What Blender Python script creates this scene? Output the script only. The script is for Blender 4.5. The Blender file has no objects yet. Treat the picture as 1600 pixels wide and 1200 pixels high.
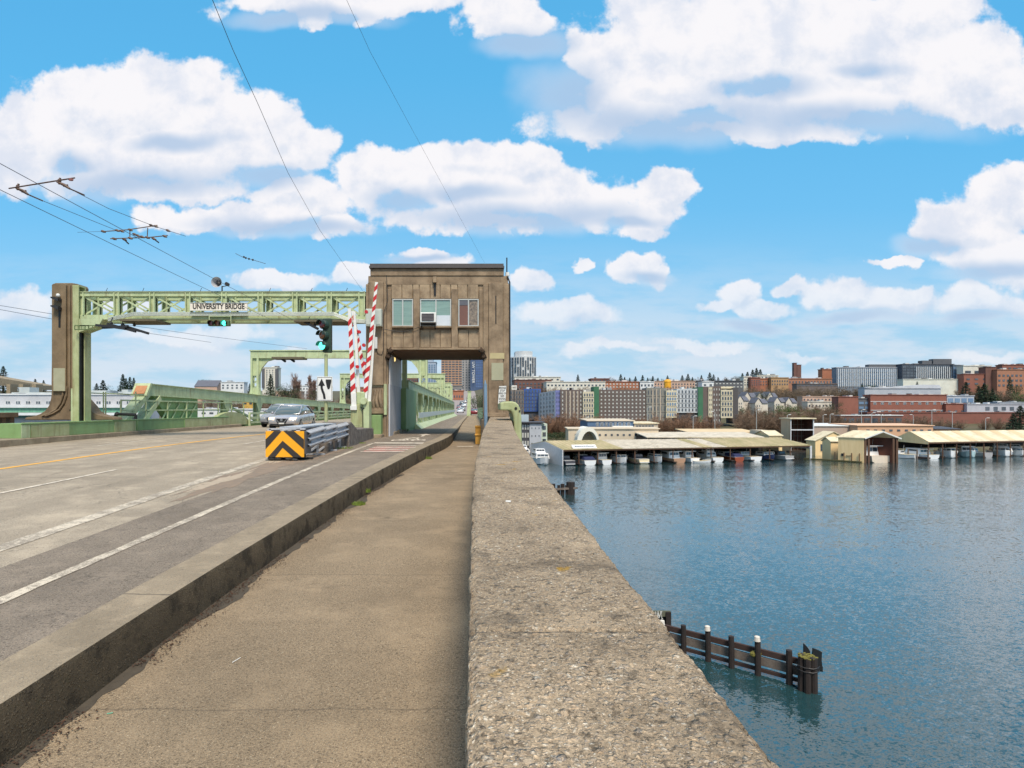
import bpy, math, random
from math import radians as R, sin, cos, pi, sqrt
from mathutils import Vector, Matrix, noise as mnoise
random.seed(7)
sc = bpy.context.scene
COL = sc.collection
F = 950.0; CX = 740.0; HY = 638.0; EYE = 14.0      # focal length and vanishing point of the bridge axis, eye height over the water
# ------------------------------------------------------------------ camera
cam = bpy.data.cameras.new('camera'); camo = bpy.data.objects.new('camera', cam); COL.objects.link(camo)
camo.location = (0, 0, EYE); camo.rotation_euler = (R(90), 0, 0)
cam.sensor_width = 36; cam.lens = F / 1600 * 36
cam.shift_x = 60 / 1600; cam.shift_y = 38 / 1600
cam.clip_start = 0.05; cam.clip_end = 20000
sc.camera = camo
sc.view_settings.view_transform = 'Standard'; sc.view_settings.look = 'None'
sc.view_settings.exposure = 1.58; sc.view_settings.gamma = 1
# ------------------------------------------------------------------ sun
SUN_EL, SUN_AZ = 55, 167      # azimuth measured clockwise from +Y
sl = bpy.data.lights.new('sun', 'SUN'); so = bpy.data.objects.new('sun', sl); COL.objects.link(so)
sl.energy = 1.5; sl.angle = R(16); sl.color = (1.0, 0.89, 0.74)
sd = Vector((sin(R(SUN_AZ)) * cos(R(SUN_EL)), cos(R(SUN_AZ)) * cos(R(SUN_EL)), sin(R(SUN_EL))))
so.rotation_euler = (-sd).to_track_quat('-Z', 'Y').to_euler(); so.location = (0, -20, 60)
# ------------------------------------------------------------------ sky with clouds
BLOBS = [  # cloud puffs: centre and radii in 1/950 of the sky plane
 (60,205,85,75),(130,150,75,62),(215,165,105,78),(300,150,45,58),(330,205,120,78),(432,190,58,48),(470,225,62,48),(20,235,70,55),(240,245,190,48),
 (320,335,115,24),(480,300,60,30),(520,348,62,22),(400,338,90,30),(440,292,40,26),
 (600,268,72,42),(730,252,85,44),(760,302,200,54),(822,250,58,34),(905,312,110,44),(1032,296,40,34),(1000,330,66,28),
 (790,32,78,46),(925,85,58,42),(1100,55,170,80),(1300,70,230,95),(1500,120,110,88),(1010,135,130,50),(1260,165,190,38),(1440,25,90,50),(1560,160,90,45),
 (1575,305,62,48),(1515,350,88,50),(1560,405,85,42),(1398,402,26,12),
 (1008,408,42,27),(975,420,42,22),(1030,424,26,20),(895,418,16,12),
 (1155,466,34,25),(1128,486,36,10),(1195,492,55,16),(1240,460,38,12),(1320,466,58,27),(1385,474,68,28),(1425,466,28,20),(1530,474,85,28),
 (440,448,75,16),(552,440,42,18),(672,402,66,15),(822,436,26,26),(530,4,185,24),(960,182,130,30),(1180,198,180,26),(220,285,170,26),(740,345,150,18),(880,496,75,22),(40,475,65,26),
 (1090,534,95,10),(300,520,120,16),(480,560,90,14),(1255,552,40,8),(1540,560,60,10),(950,545,90,10),(200,470,60,10)]
SHADE = [  # the shaded undersides of the clouds, same units
 (230,284,210,36),(110,250,60,26),(420,272,85,28),(440,362,140,18),(800,338,230,28),(620,312,75,28),(960,348,95,15),(890,145,85,65),(1050,186,210,40),(1300,194,230,34),(820,62,80,24),(1190,140,110,26),
 (1545,428,95,22),(1450,392,50,18),(1002,440,48,13),(1160,505,75,13),(1340,497,115,14),(1530,502,85,14),(480,20,130,16),(660,408,60,9),(1350,110,70,20),(280,215,90,18),(730,300,90,16)]
def nn(t, kind, **kw):
    n = t.nodes.new(kind)
    for k, v in kw.items(): setattr(n, k, v)
    return n
def cloud_group():
    g = bpy.data.node_groups.new('cloud_field', 'ShaderNodeTree')
    g.interface.new_socket('P', in_out='INPUT', socket_type='NodeSocketVector')
    g.interface.new_socket('M', in_out='OUTPUT', socket_type='NodeSocketFloat')
    gi = nn(g, 'NodeGroupInput'); go = nn(g, 'NodeGroupOutput'); L = g.links.new
    n1 = nn(g, 'ShaderNodeTexNoise'); n1.inputs['Scale'].default_value = 6.5; n1.inputs['Detail'].default_value = 5; n1.inputs['Roughness'].default_value = .58
    L(gi.outputs[0], n1.inputs['Vector'])
    s = nn(g, 'ShaderNodeVectorMath', operation='SUBTRACT'); L(n1.outputs['Color'], s.inputs[0]); s.inputs[1].default_value = (.5, .5, .5)
    m = nn(g, 'ShaderNodeVectorMath', operation='MULTIPLY_ADD'); L(s.outputs[0], m.inputs[0]); m.inputs[1].default_value = (.15, .12, 0); L(gi.outputs[0], m.inputs[2])
    acc = None
    for (cx, cy, rx, ry) in BLOBS:
        u, v = (cx - CX) / F, (HY - cy) / F; a, b = F / rx, F / ry
        k = nn(g, 'ShaderNodeVectorMath', operation='MULTIPLY_ADD'); L(m.outputs[0], k.inputs[0])
        k.inputs[1].default_value = (a, b, 0); k.inputs[2].default_value = (-u * a, -v * b, 0)
        l = nn(g, 'ShaderNodeVectorMath', operation='LENGTH'); L(k.outputs[0], l.inputs[0])
        if acc is None: acc = l.outputs['Value']
        else:
            q = nn(g, 'ShaderNodeMath', operation='SMOOTH_MIN'); q.inputs[2].default_value = .22
            L(acc, q.inputs[0]); L(l.outputs['Value'], q.inputs[1]); acc = q.outputs[0]
    n2 = nn(g, 'ShaderNodeTexNoise'); n2.inputs['Scale'].default_value = 17; n2.inputs['Detail'].default_value = 8; n2.inputs['Roughness'].default_value = .6
    L(gi.outputs[0], n2.inputs['Vector'])
    o = nn(g, 'ShaderNodeMath', operation='MULTIPLY_ADD'); L(n2.outputs['Fac'], o.inputs[0]); o.inputs[1].default_value = 1.1; L(acc, o.inputs[2])
    L(o.outputs[0], go.inputs[0])
    return g
def shade_nodes(t, vec, L):
    n1 = nn(t, 'ShaderNodeTexNoise'); n1.inputs['Scale'].default_value = 5; n1.inputs['Detail'].default_value = 4; L(vec, n1.inputs['Vector'])
    s_ = nn(t, 'ShaderNodeVectorMath', operation='SUBTRACT'); L(n1.outputs['Color'], s_.inputs[0]); s_.inputs[1].default_value = (.5, .5, .5)
    m = nn(t, 'ShaderNodeVectorMath', operation='MULTIPLY_ADD'); L(s_.outputs[0], m.inputs[0]); m.inputs[1].default_value = (.2, .08, 0); L(vec, m.inputs[2]); acc = None
    for (cx, cy, rx, ry) in SHADE:
        u, v = (cx - CX) / F, (HY - cy) / F; a, b = F / rx, F / ry
        k = nn(t, 'ShaderNodeVectorMath', operation='MULTIPLY_ADD'); L(m.outputs[0], k.inputs[0]); k.inputs[1].default_value = (a, b, 0); k.inputs[2].default_value = (-u * a, -v * b, 0)
        l = nn(t, 'ShaderNodeVectorMath', operation='LENGTH'); L(k.outputs[0], l.inputs[0])
        if acc is None: acc = l.outputs['Value']
        else: q = nn(t, 'ShaderNodeMath', operation='SMOOTH_MIN'); q.inputs[2].default_value = .35; L(acc, q.inputs[0]); L(l.outputs['Value'], q.inputs[1]); acc = q.outputs[0]
    r = nn(t, 'ShaderNodeMapRange', interpolation_type='SMOOTHSTEP'); L(acc, r.inputs['Value']); r.inputs['From Min'].default_value = 1.25; r.inputs['From Max'].default_value = .2
    return r.outputs[0]
def make_world():
    w = bpy.data.worlds.new('World'); sc.world = w; w.use_nodes = True; t = w.node_tree; t.nodes.clear(); L = t.links.new
    out = nn(t, 'ShaderNodeOutputWorld'); bg = nn(t, 'ShaderNodeBackground'); L(bg.outputs[0], out.inputs[0])
    sky = nn(t, 'ShaderNodeTexSky'); sky.sky_type = 'NISHITA'; sky.sun_disc = False
    sky.sun_elevation = R(SUN_EL); sky.sun_rotation = R(SUN_AZ); sky.altitude = 0; sky.dust_density = .6; sky.ozone_density = 1.5
    bg.inputs['Strength'].default_value = 0.069
    tc = nn(t, 'ShaderNodeTexCoord'); sp = nn(t, 'ShaderNodeSeparateXYZ'); L(tc.outputs['Generated'], sp.inputs[0])
    ab = nn(t, 'ShaderNodeMath', operation='ABSOLUTE'); L(sp.outputs['Y'], ab.inputs[0])
    mx = nn(t, 'ShaderNodeMath', operation='MAXIMUM'); L(ab.outputs[0], mx.inputs[0]); mx.inputs[1].default_value = .05
    u = nn(t, 'ShaderNodeMath', operation='DIVIDE'); L(sp.outputs['X'], u.inputs[0]); L(mx.outputs[0], u.inputs[1])
    v = nn(t, 'ShaderNodeMath', operation='DIVIDE'); L(sp.outputs['Z'], v.inputs[0]); L(mx.outputs[0], v.inputs[1])
    cb = nn(t, 'ShaderNodeCombineXYZ'); L(u.outputs[0], cb.inputs[0]); L(v.outputs[0], cb.inputs[1])
    G = cloud_group()
    a = nn(t, 'ShaderNodeGroup'); a.node_tree = G; L(cb.outputs[0], a.inputs[0])
    off = nn(t, 'ShaderNodeVectorMath', operation='ADD'); L(cb.outputs[0], off.inputs[0]); off.inputs[1].default_value = (-.006, .016, 0)
    b = nn(t, 'ShaderNodeGroup'); b.node_tree = G; L(off.outputs[0], b.inputs[0])
    al = nn(t, 'ShaderNodeMapRange', interpolation_type='SMOOTHSTEP'); L(a.outputs[0], al.inputs['Value'])
    al.inputs['From Min'].default_value = 1.73; al.inputs['From Max'].default_value = 1.5; 
    fm = nn(t, 'ShaderNodeMath', operation='MULTIPLY_ADD'); fm.inputs[1].default_value = -.5; fm.inputs[2].default_value = 1.47; fm2 = nn(t, 'ShaderNodeMapRange'); L(v.outputs[0], fm2.inputs['Value']); fm2.inputs['From Min'].default_value = .05; fm2.inputs['From Max'].default_value = .25; fm2.inputs['To Min'].default_value = -.5; fm2.inputs['To Max'].default_value = 0
    fm3 = nn(t, 'ShaderNodeMath', operation='ADD'); L(fm.outputs[0], fm3.inputs[0]); L(fm2.outputs[0], fm3.inputs[1]); L(fm3.outputs[0], al.inputs['From Max'])
    lo = nn(t, 'ShaderNodeMapRange', interpolation_type='SMOOTHSTEP'); L(v.outputs[0], lo.inputs['Value']); lo.inputs['From Min'].default_value = .03; lo.inputs['From Max'].default_value = .3; lo.inputs['To Min'].default_value = .5; lo.inputs['To Max'].default_value = 1
    al_ = nn(t, 'ShaderNodeMath', operation='MULTIPLY'); L(al.outputs[0], al_.inputs[0]); L(lo.outputs[0], al_.inputs[1]); al = al_
    # clouds overhead, beyond the part of the sky the blobs describe
    n3 = nn(t, 'ShaderNodeTexNoise'); n3.inputs['Scale'].default_value = 3.5; n3.inputs['Detail'].default_value = 6; L(tc.outputs['Generated'], n3.inputs['Vector'])
    hi = nn(t, 'ShaderNodeMapRange', interpolation_type='SMOOTHSTEP'); L(n3.outputs['Fac'], hi.inputs['Value']); hi.inputs['From Min'].default_value = .46; hi.inputs['From Max'].default_value = .6
    hm = nn(t, 'ShaderNodeMapRange'); L(v.outputs[0], hm.inputs['Value']); hm.inputs['From Min'].default_value = .72; hm.inputs['From Max'].default_value = .95
    hh = nn(t, 'ShaderNodeMath', operation='MULTIPLY'); L(hi.outputs[0], hh.inputs[0]); L(hm.outputs[0], hh.inputs[1])
    alp = nn(t, 'ShaderNodeMath', operation='MAXIMUM'); L(al.outputs[0], alp.inputs[0]); L(hh.outputs[0], alp.inputs[1])
    # underside shade: the field grows thinner upwards = lit top, thicker upwards = shaded base
    df = nn(t, 'ShaderNodeMath', operation='SUBTRACT'); L(a.outputs[0], df.inputs[0]); L(b.outputs[0], df.inputs[1])
    sh = nn(t, 'ShaderNodeMapRange', interpolation_type='SMOOTHSTEP'); L(df.outputs[0], sh.inputs['Value']); sh.inputs['From Min'].default_value = -.1; sh.inputs['From Max'].default_value = .55
    K = 1 / .15
    n5 = nn(t, 'ShaderNodeTexNoise'); n5.inputs['Scale'].default_value = 11; n5.inputs['Detail'].default_value = 6; n5.inputs['Roughness'].default_value = .6; L(cb.outputs[0], n5.inputs['Vector'])
    r5 = nn(t, 'ShaderNodeMapRange', interpolation_type='SMOOTHSTEP'); L(n5.outputs['Fac'], r5.inputs['Value']); r5.inputs['From Min'].default_value = .44; r5.inputs['From Max'].default_value = .68; r5.inputs['To Max'].default_value = .85
    c5 = nn(t, 'ShaderNodeMix', data_type='RGBA'); L(r5.outputs[0], c5.inputs['Factor']); c5.inputs['A'].default_value = (.69 * K, .68 * K, .70 * K, 1); c5.inputs['B'].default_value = (.52 * K, .56 * K, .645 * K, 1)
    sd_ = shade_nodes(t, cb.outputs[0], L)
    L(sd_, fm.inputs[0])
    rl = nn(t, 'ShaderNodeMath', operation='MULTIPLY'); L(sh.outputs[0], rl.inputs[0]); rl.inputs[1].default_value = .38
    sx_ = nn(t, 'ShaderNodeMath', operation='MULTIPLY'); L(sd_, sx_.inputs[0]); sx_.inputs[1].default_value = .95
    sh = nn(t, 'ShaderNodeMath', operation='MAXIMUM'); L(rl.outputs[0], sh.inputs[0]); L(sx_.outputs[0], sh.inputs[1])
    cc = nn(t, 'ShaderNodeMix', data_type='RGBA'); L(sh.outputs[0], cc.inputs['Factor'])
    K = 1 / .15
    L(c5.outputs['Result'], cc.inputs['A']); cc.inputs['B'].default_value = (.35 * K, .445 * K, .585 * K, 1)
    # the clear sky, with the colour balance of the photograph
    tint = nn(t, 'ShaderNodeMix', data_type='RGBA', blend_type='MULTIPLY'); tint.inputs['Factor'].default_value = 1
    L(sky.outputs[0], tint.inputs['A']); tint.inputs['B'].default_value = TINT
    # pale air towards the horizon
    hz = nn(t, 'ShaderNodeMapRange', interpolation_type='SMOOTHERSTEP'); L(v.outputs[0], hz.inputs['Value']); hz.inputs['From Min'].default_value = -.02; hz.inputs['From Max'].default_value = .34
    hz.inputs['To Min'].default_value = .9; hz.inputs['To Max'].default_value = 0
    hc = nn(t, 'ShaderNodeMix', data_type='RGBA'); L(hz.outputs[0], hc.inputs['Factor']); L(tint.outputs['Result'], hc.inputs['A']); hc.inputs['B'].default_value = (.44 * K, .575 * K, .70 * K, 1)
    gr = nn(t, 'ShaderNodeValToRGB'); e = gr.color_ramp.elements
    st = ((0, (.52, .69, .82)), (.1, (.37, .62, .81)), (.2, (.255, .585, .84)), (.33, (.16, .54, .865)), (.55, (.107, .50, .86)), (1, (.08, .42, .80)))
    while len(e) < len(st): e.new(.5)
    for i, (q, c) in enumerate(st): e[i].position = q; e[i].color = c + (1,)
    L(v.outputs[0], gr.inputs[0])
    gk = nn(t, 'ShaderNodeVectorMath', operation='SCALE'); L(gr.outputs[0], gk.inputs[0]); gk.inputs['Scale'].default_value = .745 / .15
    bl = nn(t, 'ShaderNodeMix', data_type='RGBA'); bl.inputs['Factor'].default_value = .82; L(hc.outputs['Result'], bl.inputs['A']); L(gk.outputs[0], bl.inputs['B']); hc = bl
    vs = nn(t, 'ShaderNodeVectorMath', operation='MULTIPLY'); L(cb.outputs[0], vs.inputs[0]); vs.inputs[1].default_value = (3.2, 13, 1)
    n6 = nn(t, 'ShaderNodeTexNoise'); n6.inputs['Scale'].default_value = 1.6; n6.inputs['Detail'].default_value = 6; n6.inputs['Roughness'].default_value = .6; L(vs.outputs[0], n6.inputs['Vector'])
    r6 = nn(t, 'ShaderNodeMapRange', interpolation_type='SMOOTHSTEP'); L(n6.outputs['Fac'], r6.inputs['Value']); r6.inputs['From Min'].default_value = .36; r6.inputs['From Max'].default_value = .6
    v6 = nn(t, 'ShaderNodeMapRange', interpolation_type='SMOOTHSTEP'); L(v.outputs[0], v6.inputs['Value']); v6.inputs['From Min'].default_value = .0; v6.inputs['From Max'].default_value = .3; v6.inputs['To Min'].default_value = .9; v6.inputs['To Max'].default_value = 0
    m6 = nn(t, 'ShaderNodeMath', operation='MULTIPLY'); L(r6.outputs[0], m6.inputs[0]); L(v6.outputs[0], m6.inputs[1])
    h6 = nn(t, 'ShaderNodeMix', data_type='RGBA'); L(m6.outputs[0], h6.inputs['Factor']); L(hc.outputs['Result'], h6.inputs['A']); h6.inputs['B'].default_value = (.53 * K, .585 * K, .655 * K, 1); hc = h6
    # the shaded bases are thin and let the blue through
    th = nn(t, 'ShaderNodeMath', operation='MULTIPLY_ADD'); L(sh.outputs[0], th.inputs[0]); th.inputs[1].default_value = 0; th.inputs[2].default_value = 1
    al2 = nn(t, 'ShaderNodeMath', operation='MULTIPLY'); L(alp.outputs[0], al2.inputs[0]); L(th.outputs[0], al2.inputs[1]); alp = al2
    vl = nn(t, 'ShaderNodeMath', operation='MULTIPLY'); L(sd_, vl.inputs[0]); vl.inputs[1].default_value = .72; vm = nn(t, 'ShaderNodeMath', operation='MAXIMUM'); L(vl.outputs[0], vm.inputs[0]); L(alp.outputs[0], vm.inputs[1]); alp = vm
    fin = nn(t, 'ShaderNodeMix', data_type='RGBA'); L(alp.outputs[0], fin.inputs['Factor']); L(hc.outputs['Result'], fin.inputs['A']); L(cc.outputs['Result'], fin.inputs['B'])
    L(fin.outputs['Result'], bg.inputs['Color'])
    w.cycles.sampling_method = 'MANUAL'; w.cycles.sample_map_resolution = 256
TINT = (.55, .8, 1.0, 1)
make_world()
# ------------------------------------------------------------------ helpers
def W(px, py, d): return Vector(((px - CX) * d / F, d, EYE - (py - HY) * d / F))
def X(px, d): return (px - CX) * d / F
def Z(py, d): return EYE - (py - HY) * d / F
def lin(c):
    c = c / 255.0
    return c / 12.92 if c <= .04045 else ((c + .055) / 1.055) ** 2.4
def S(r, g, b, k=1.0): return (lin(r) * k, lin(g) * k, lin(b) * k, 1)
_m = {}
def mat(name, col, rough=.8, metal=0, col2=None, scale=3.0, amt=.5, bump=0, bscale=30, streak=None, spec=.5, coat=0, emis=None, stretch=(1, 1, 1), detail=5):
    if name in _m: return _m[name]
    m = bpy.data.materials.new(name); m.use_nodes = True; t = m.node_tree; L = t.links.new
    p = t.nodes['Principled BSDF']; p.inputs['Roughness'].default_value = rough; p.inputs['Metallic'].default_value = metal
    p.inputs['Specular IOR Level'].default_value = spec; p.inputs['Coat Weight'].default_value = coat
    geo = nn(t, 'ShaderNodeNewGeometry')
    src = None
    if col2 is None: col2 = tuple(c * .72 for c in col[:3]) + (1,)
    mp = nn(t, 'ShaderNodeVectorMath', operation='MULTIPLY'); L(geo.outputs['Position'], mp.inputs[0]); mp.inputs[1].default_value = stretch
    n = nn(t, 'ShaderNodeTexNoise'); n.inputs['Scale'].default_value = scale; n.inputs['Detail'].default_value = detail; n.inputs['Roughness'].default_value = .65; L(mp.outputs[0], n.inputs['Vector'])
    r = nn(t, 'ShaderNodeMapRange'); L(n.outputs['Fac'], r.inputs['Value']); r.inputs['From Min'].default_value = .35; r.inputs['From Max'].default_value = .7; r.inputs['To Max'].default_value = amt
    mx = nn(t, 'ShaderNodeMix', data_type='RGBA'); L(r.outputs[0], mx.inputs['Factor']); mx.inputs['A'].default_value = col; mx.inputs['B'].default_value = col2
    src = mx.outputs['Result']
    if streak:      # vertical run-off stains / rust
        sc_, scol, samt = streak
        mp2 = nn(t, 'ShaderNodeVectorMath', operation='MULTIPLY'); L(geo.outputs['Position'], mp2.inputs[0]); mp2.inputs[1].default_value = (sc_, sc_, sc_ * .12)
        n2 = nn(t, 'ShaderNodeTexNoise'); n2.inputs['Scale'].default_value = 1; n2.inputs['Detail'].default_value = 6; n2.inputs['Roughness'].default_value = .7; L(mp2.outputs[0], n2.inputs['Vector'])
        r2 = nn(t, 'ShaderNodeMapRange'); L(n2.outputs['Fac'], r2.inputs['Value']); r2.inputs['From Min'].default_value = .52; r2.inputs['From Max'].default_value = .75; r2.inputs['To Max'].default_value = samt
        m2 = nn(t, 'ShaderNodeMix', data_type='RGBA'); L(r2.outputs[0], m2.inputs['Factor']); L(src, m2.inputs['A']); m2.inputs['B'].default_value = scol; src = m2.outputs['Result']
    L(src, p.inputs['Base Color'])
    if bump:
        n3 = nn(t, 'ShaderNodeTexNoise'); n3.inputs['Scale'].default_value = bscale; n3.inputs['Detail'].default_value = 4; L(geo.outputs['Position'], n3.inputs['Vector'])
        bp = nn(t, 'ShaderNodeBump'); bp.inputs['Strength'].default_value = bump; bp.inputs['Distance'].default_value = .02; L(n3.outputs['Fac'], bp.inputs['Height']); L(bp.outputs[0], p.inputs['Normal'])
    if emis: p.inputs['Emission Color'].default_value = emis[0]; p.inputs['Emission Strength'].default_value = emis[1]
    _m[name] = m
    return m
WL = {}     # world location of every object built here
def tag(o, label=None, cat=None, group=None, kind=None):
    if label: o['label'] = label
    if cat: o['category'] = cat
    if group: o['group'] = group
    if kind: o['kind'] = kind
    return o
def thing(name, label, cat, loc, group=None, rz=0):
    o = bpy.data.objects.new(name, None); COL.objects.link(o); o.location = loc; o.rotation_euler.z = rz; o.empty_display_size = .3
    WL[o.name] = Vector(loc); return tag(o, label, cat, group)
class MB:
    def __init__(s): s.v = []; s.f = []; s.mi = []
    def add(s, vs, fs, mi=0):
        b = len(s.v); s.v += [tuple(v) for v in vs]
        for f in fs: s.f.append(tuple(i + b for i in f)); s.mi.append(mi)
        return s
    def quad(s, a, b, c, d, mi=0): return s.add([a, b, c, d], [(0, 1, 2, 3)], mi)
    def box(s, x0, x1, y0, y1, z0, z1, mi=0):
        x0, x1 = min(x0, x1), max(x0, x1); y0, y1 = min(y0, y1), max(y0, y1); z0, z1 = min(z0, z1), max(z0, z1)
        v = [(x, y, z) for z in (z0, z1) for y in (y0, y1) for x in (x0, x1)]
        return s.add(v, [(0, 2, 3, 1), (4, 5, 7, 6), (0, 1, 5, 4), (2, 6, 7, 3), (0, 4, 6, 2), (1, 3, 7, 5)], mi)
    def bar(s, p, q, w, h, mi=0, up=(0, 0, 1)):
        p, q = Vector(p), Vector(q); d = (q - p).normalized(); up = Vector(up)
        if abs(d.dot(up)) > .98: up = Vector((0, 1, 0))
        r = d.cross(up).normalized() * (w / 2); u = r.cross(d).normalized() * (h / 2)
        v = [p - r - u, p + r - u, p + r + u, p - r + u, q - r - u, q + r - u, q + r + u, q - r + u]
        return s.add(v, [(0, 1, 2, 3), (7, 6, 5, 4), (0, 4, 5, 1), (1, 5, 6, 2), (2, 6, 7, 3), (3, 7, 4, 0)], mi)
    def tube(s, pts, r, n=6, mi=0, cap=True):
        pts = [Vector(p) for p in pts]; rs = r if isinstance(r, (list, tuple)) else [r] * len(pts); vs = []; fs = []
        ref = None
        for i, p in enumerate(pts):
            d = (pts[min(i + 1, len(pts) - 1)] - pts[max(i - 1, 0)]).normalized()
            if ref is None: ref = Vector((0, 0, 1)) if abs(d.z) < .9 else Vector((0, 1, 0))
            a = d.cross(ref)
            if a.length < 1e-4: a = d.cross(Vector((1, 0, 0)))
            a.normalize(); b = a.cross(d).normalized()
            vs += [p + (a * cos(2 * pi * k / n) + b * sin(2 * pi * k / n)) * rs[i] for k in range(n)]
        for i in range(len(pts) - 1):
            for k in range(n): k2 = (k + 1) % n; fs.append((i * n + k, i * n + k2, (i + 1) * n + k2, (i + 1) * n + k))
        if cap: fs.append(tuple(range(n - 1, -1, -1))); fs.append(tuple((len(pts) - 1) * n + k for k in range(n)))
        return s.add(vs, fs, mi)
    def prism(s, poly, axis, a0, a1, mi=0):
        # poly: 2D points; axis 'y' -> (x,z), 'x' -> (y,z), 'z' -> (x,y)
        def P(u, v, a): return {'y': (u, a, v), 'x': (a, u, v), 'z': (u, v, a)}[axis]
        n = len(poly); vs = [P(u, v, a0) for u, v in poly] + [P(u, v, a1) for u, v in poly]
        return s.add(vs, [tuple(range(n - 1, -1, -1)), tuple(range(n, 2 * n))] + [(i, (i + 1) % n, n + (i + 1) % n, n + i) for i in range(n)], mi)
    def cyl(s, c, r, h, n=12, axis='z', mi=0, r2=None):
        c = Vector(c); d = {'x': Vector((1, 0, 0)), 'y': Vector((0, 1, 0)), 'z': Vector((0, 0, 1))}[axis]
        return s.tube([c, c + d * h], [r, r if r2 is None else r2], n, mi)
    def ball(s, c, r, n=8, m=5, mi=0, sq=(1, 1, 1)):
        vs = []; fs = []
        for j in range(m + 1):
            t = pi * j / m
            for k in range(n): vs.append((c[0] + r * sq[0] * sin(t) * cos(2 * pi * k / n), c[1] + r * sq[1] * sin(t) * sin(2 * pi * k / n), c[2] + r * sq[2] * cos(t)))
        for j in range(m):
            for k in range(n): k2 = (k + 1) % n; fs.append((j * n + k, (j + 1) * n + k, (j + 1) * n + k2, j * n + k2))
        return s.add(vs, fs, mi)
    def loft(s, rings, mi=0, close=True, caps=True):
        n = len(rings[0]); vs = [p for r in rings for p in r]; fs = []
        for i in range(len(rings) - 1):
            for k in range(n if close else n - 1): k2 = (k + 1) % n; fs.append((i * n + k, i * n + k2, (i + 1) * n + k2, (i + 1) * n + k))
        if caps: fs.append(tuple(range(n - 1, -1, -1))); fs.append(tuple((len(rings) - 1) * n + k for k in range(n)))
        return s.add(vs, fs, mi)
    def build(s, name, mats, parent=None, local=False, smooth=False, bevel=0, sub=0, fix=True):
        me = bpy.data.meshes.new(name)
        if not isinstance(mats, (list, tuple)): mats = [mats]
        if parent is None:
            xs = [v[0] for v in s.v]; ys = [v[1] for v in s.v]; zs = [v[2] for v in s.v]
            o3 = Vector(((min(xs) + max(xs)) / 2, (min(ys) + max(ys)) / 2, min(zs)))
        elif local: o3 = Vector((0, 0, 0))
        else: o3 = WL[parent.name]
        me.from_pydata([(v[0] - o3.x, v[1] - o3.y, v[2] - o3.z) for v in s.v], [], s.f)
        for m in mats: me.materials.append(m)
        for i, p in enumerate(me.polygons): p.material_index = s.mi[i]; p.use_smooth = smooth
        me.update()
        if fix:
            import bmesh
            b = bmesh.new(); b.from_mesh(me); bmesh.ops.recalc_face_normals(b, faces=b.faces); b.to_mesh(me); b.free()
        o = bpy.data.objects.new(name, me); COL.objects.link(o)
        if parent is None: o.location = o3; WL[o.name] = o3
        else: o.parent = parent; WL[o.name] = WL.get(parent.name, Vector((0, 0, 0)))
        if bevel:
            md = o.modifiers.new('edge', 'BEVEL'); md.width = bevel; md.segments = 2; md.limit_method = 'ANGLE'; md.angle_limit = R(40)
        if sub: md = o.modifiers.new('soft', 'SUBSURF'); md.levels = sub; md.render_levels = sub
        return o
def struct(o): o['kind'] = 'structure'; return o
def kids(o): return [c for c in COL.objects if c.parent == o]
def copy_tree(o, parent=None):
    c = o.copy(); COL.objects.link(c)
    if parent: c.parent = parent
    for k in o.children: copy_tree(k, c)
    return c
def text(name, body, size, loc, m, parent, rot=(R(90), 0, 0), ext=.01, sx=1, align='CENTER', bold=0):
    cu = bpy.data.curves.new(name, 'FONT'); cu.body = body; cu.size = size; cu.extrude = ext; cu.align_x = align; cu.align_y = 'CENTER'; cu.offset = bold; cu.resolution_u = 4
    q = bpy.data.objects.new('t', cu); COL.objects.link(q); bpy.context.view_layer.update()
    me = bpy.data.meshes.new_from_object(q.evaluated_get(bpy.context.evaluated_depsgraph_get())); bpy.data.objects.remove(q); me.name = name; me.materials.clear(); me.materials.append(m)
    o = bpy.data.objects.new(name, me); COL.objects.link(o); o.parent = parent; o.rotation_euler = rot; o.scale = (sx, 1, 1)
    o.location = Vector(loc) - WL[parent.name]; return o
ORD = 'first second third fourth fifth sixth seventh eighth ninth tenth eleventh twelfth thirteenth fourteenth fifteenth sixteenth seventeenth eighteenth nineteenth twentieth twenty-first twenty-second twenty-third twenty-fourth twenty-fifth twenty-sixth twenty-seventh twenty-eighth twenty-ninth thirtieth thirty-first thirty-second thirty-third thirty-fourth'.split()
def nth(rows, i): return ORD[sorted(range(len(rows)), key=lambda k: rows[k][0]).index(i)]
def interp(tab, d):
    if d <= tab[0][0]: a, b = tab[0], tab[1]
    elif d >= tab[-1][0]: a, b = tab[-2], tab[-1]
    else:
        for a, b in zip(tab, tab[1:]):
            if a[0] <= d <= b[0]: break
    return a[1] + (b[1] - a[1]) * (d - a[0]) / (b[0] - a[0])
def smooth_tab(tab, w=2.0):
    def f(d, w=w): return sum(interp(tab, d + k * w / 3) * g for k, g in ((-3, .06), (-2, .12), (-1, .2), (0, .24), (1, .2), (2, .12), (3, .06)))
    return f
ROAD_H = smooth_tab([(-8, 1.852), (0, 1.7), (10, 1.51), (16, 1.40), (20, 1.33), (24, 1.28), (28, 1.25), (60, 1.25), (100, 1.33), (132, 1.5), (160, 1.4), (200, .8), (300, -3), (450, -10), (700, -20), (1500, -40)], 4)
WALK_H = smooth_tab([(-8, 2.172), (0, 2.02), (10, 1.83), (14.5, 1.76), (22, 1.69), (27.6, 1.66), (50, 1.28), (60, 1.25), (100, 1.33), (132, 1.5), (160, 1.4), (200, .8)], 3)
PAR_H = smooth_tab([(-4, .876), (0, .8), (10, .61), (20, .45), (28, .37), (40, .3)], 3)
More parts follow.
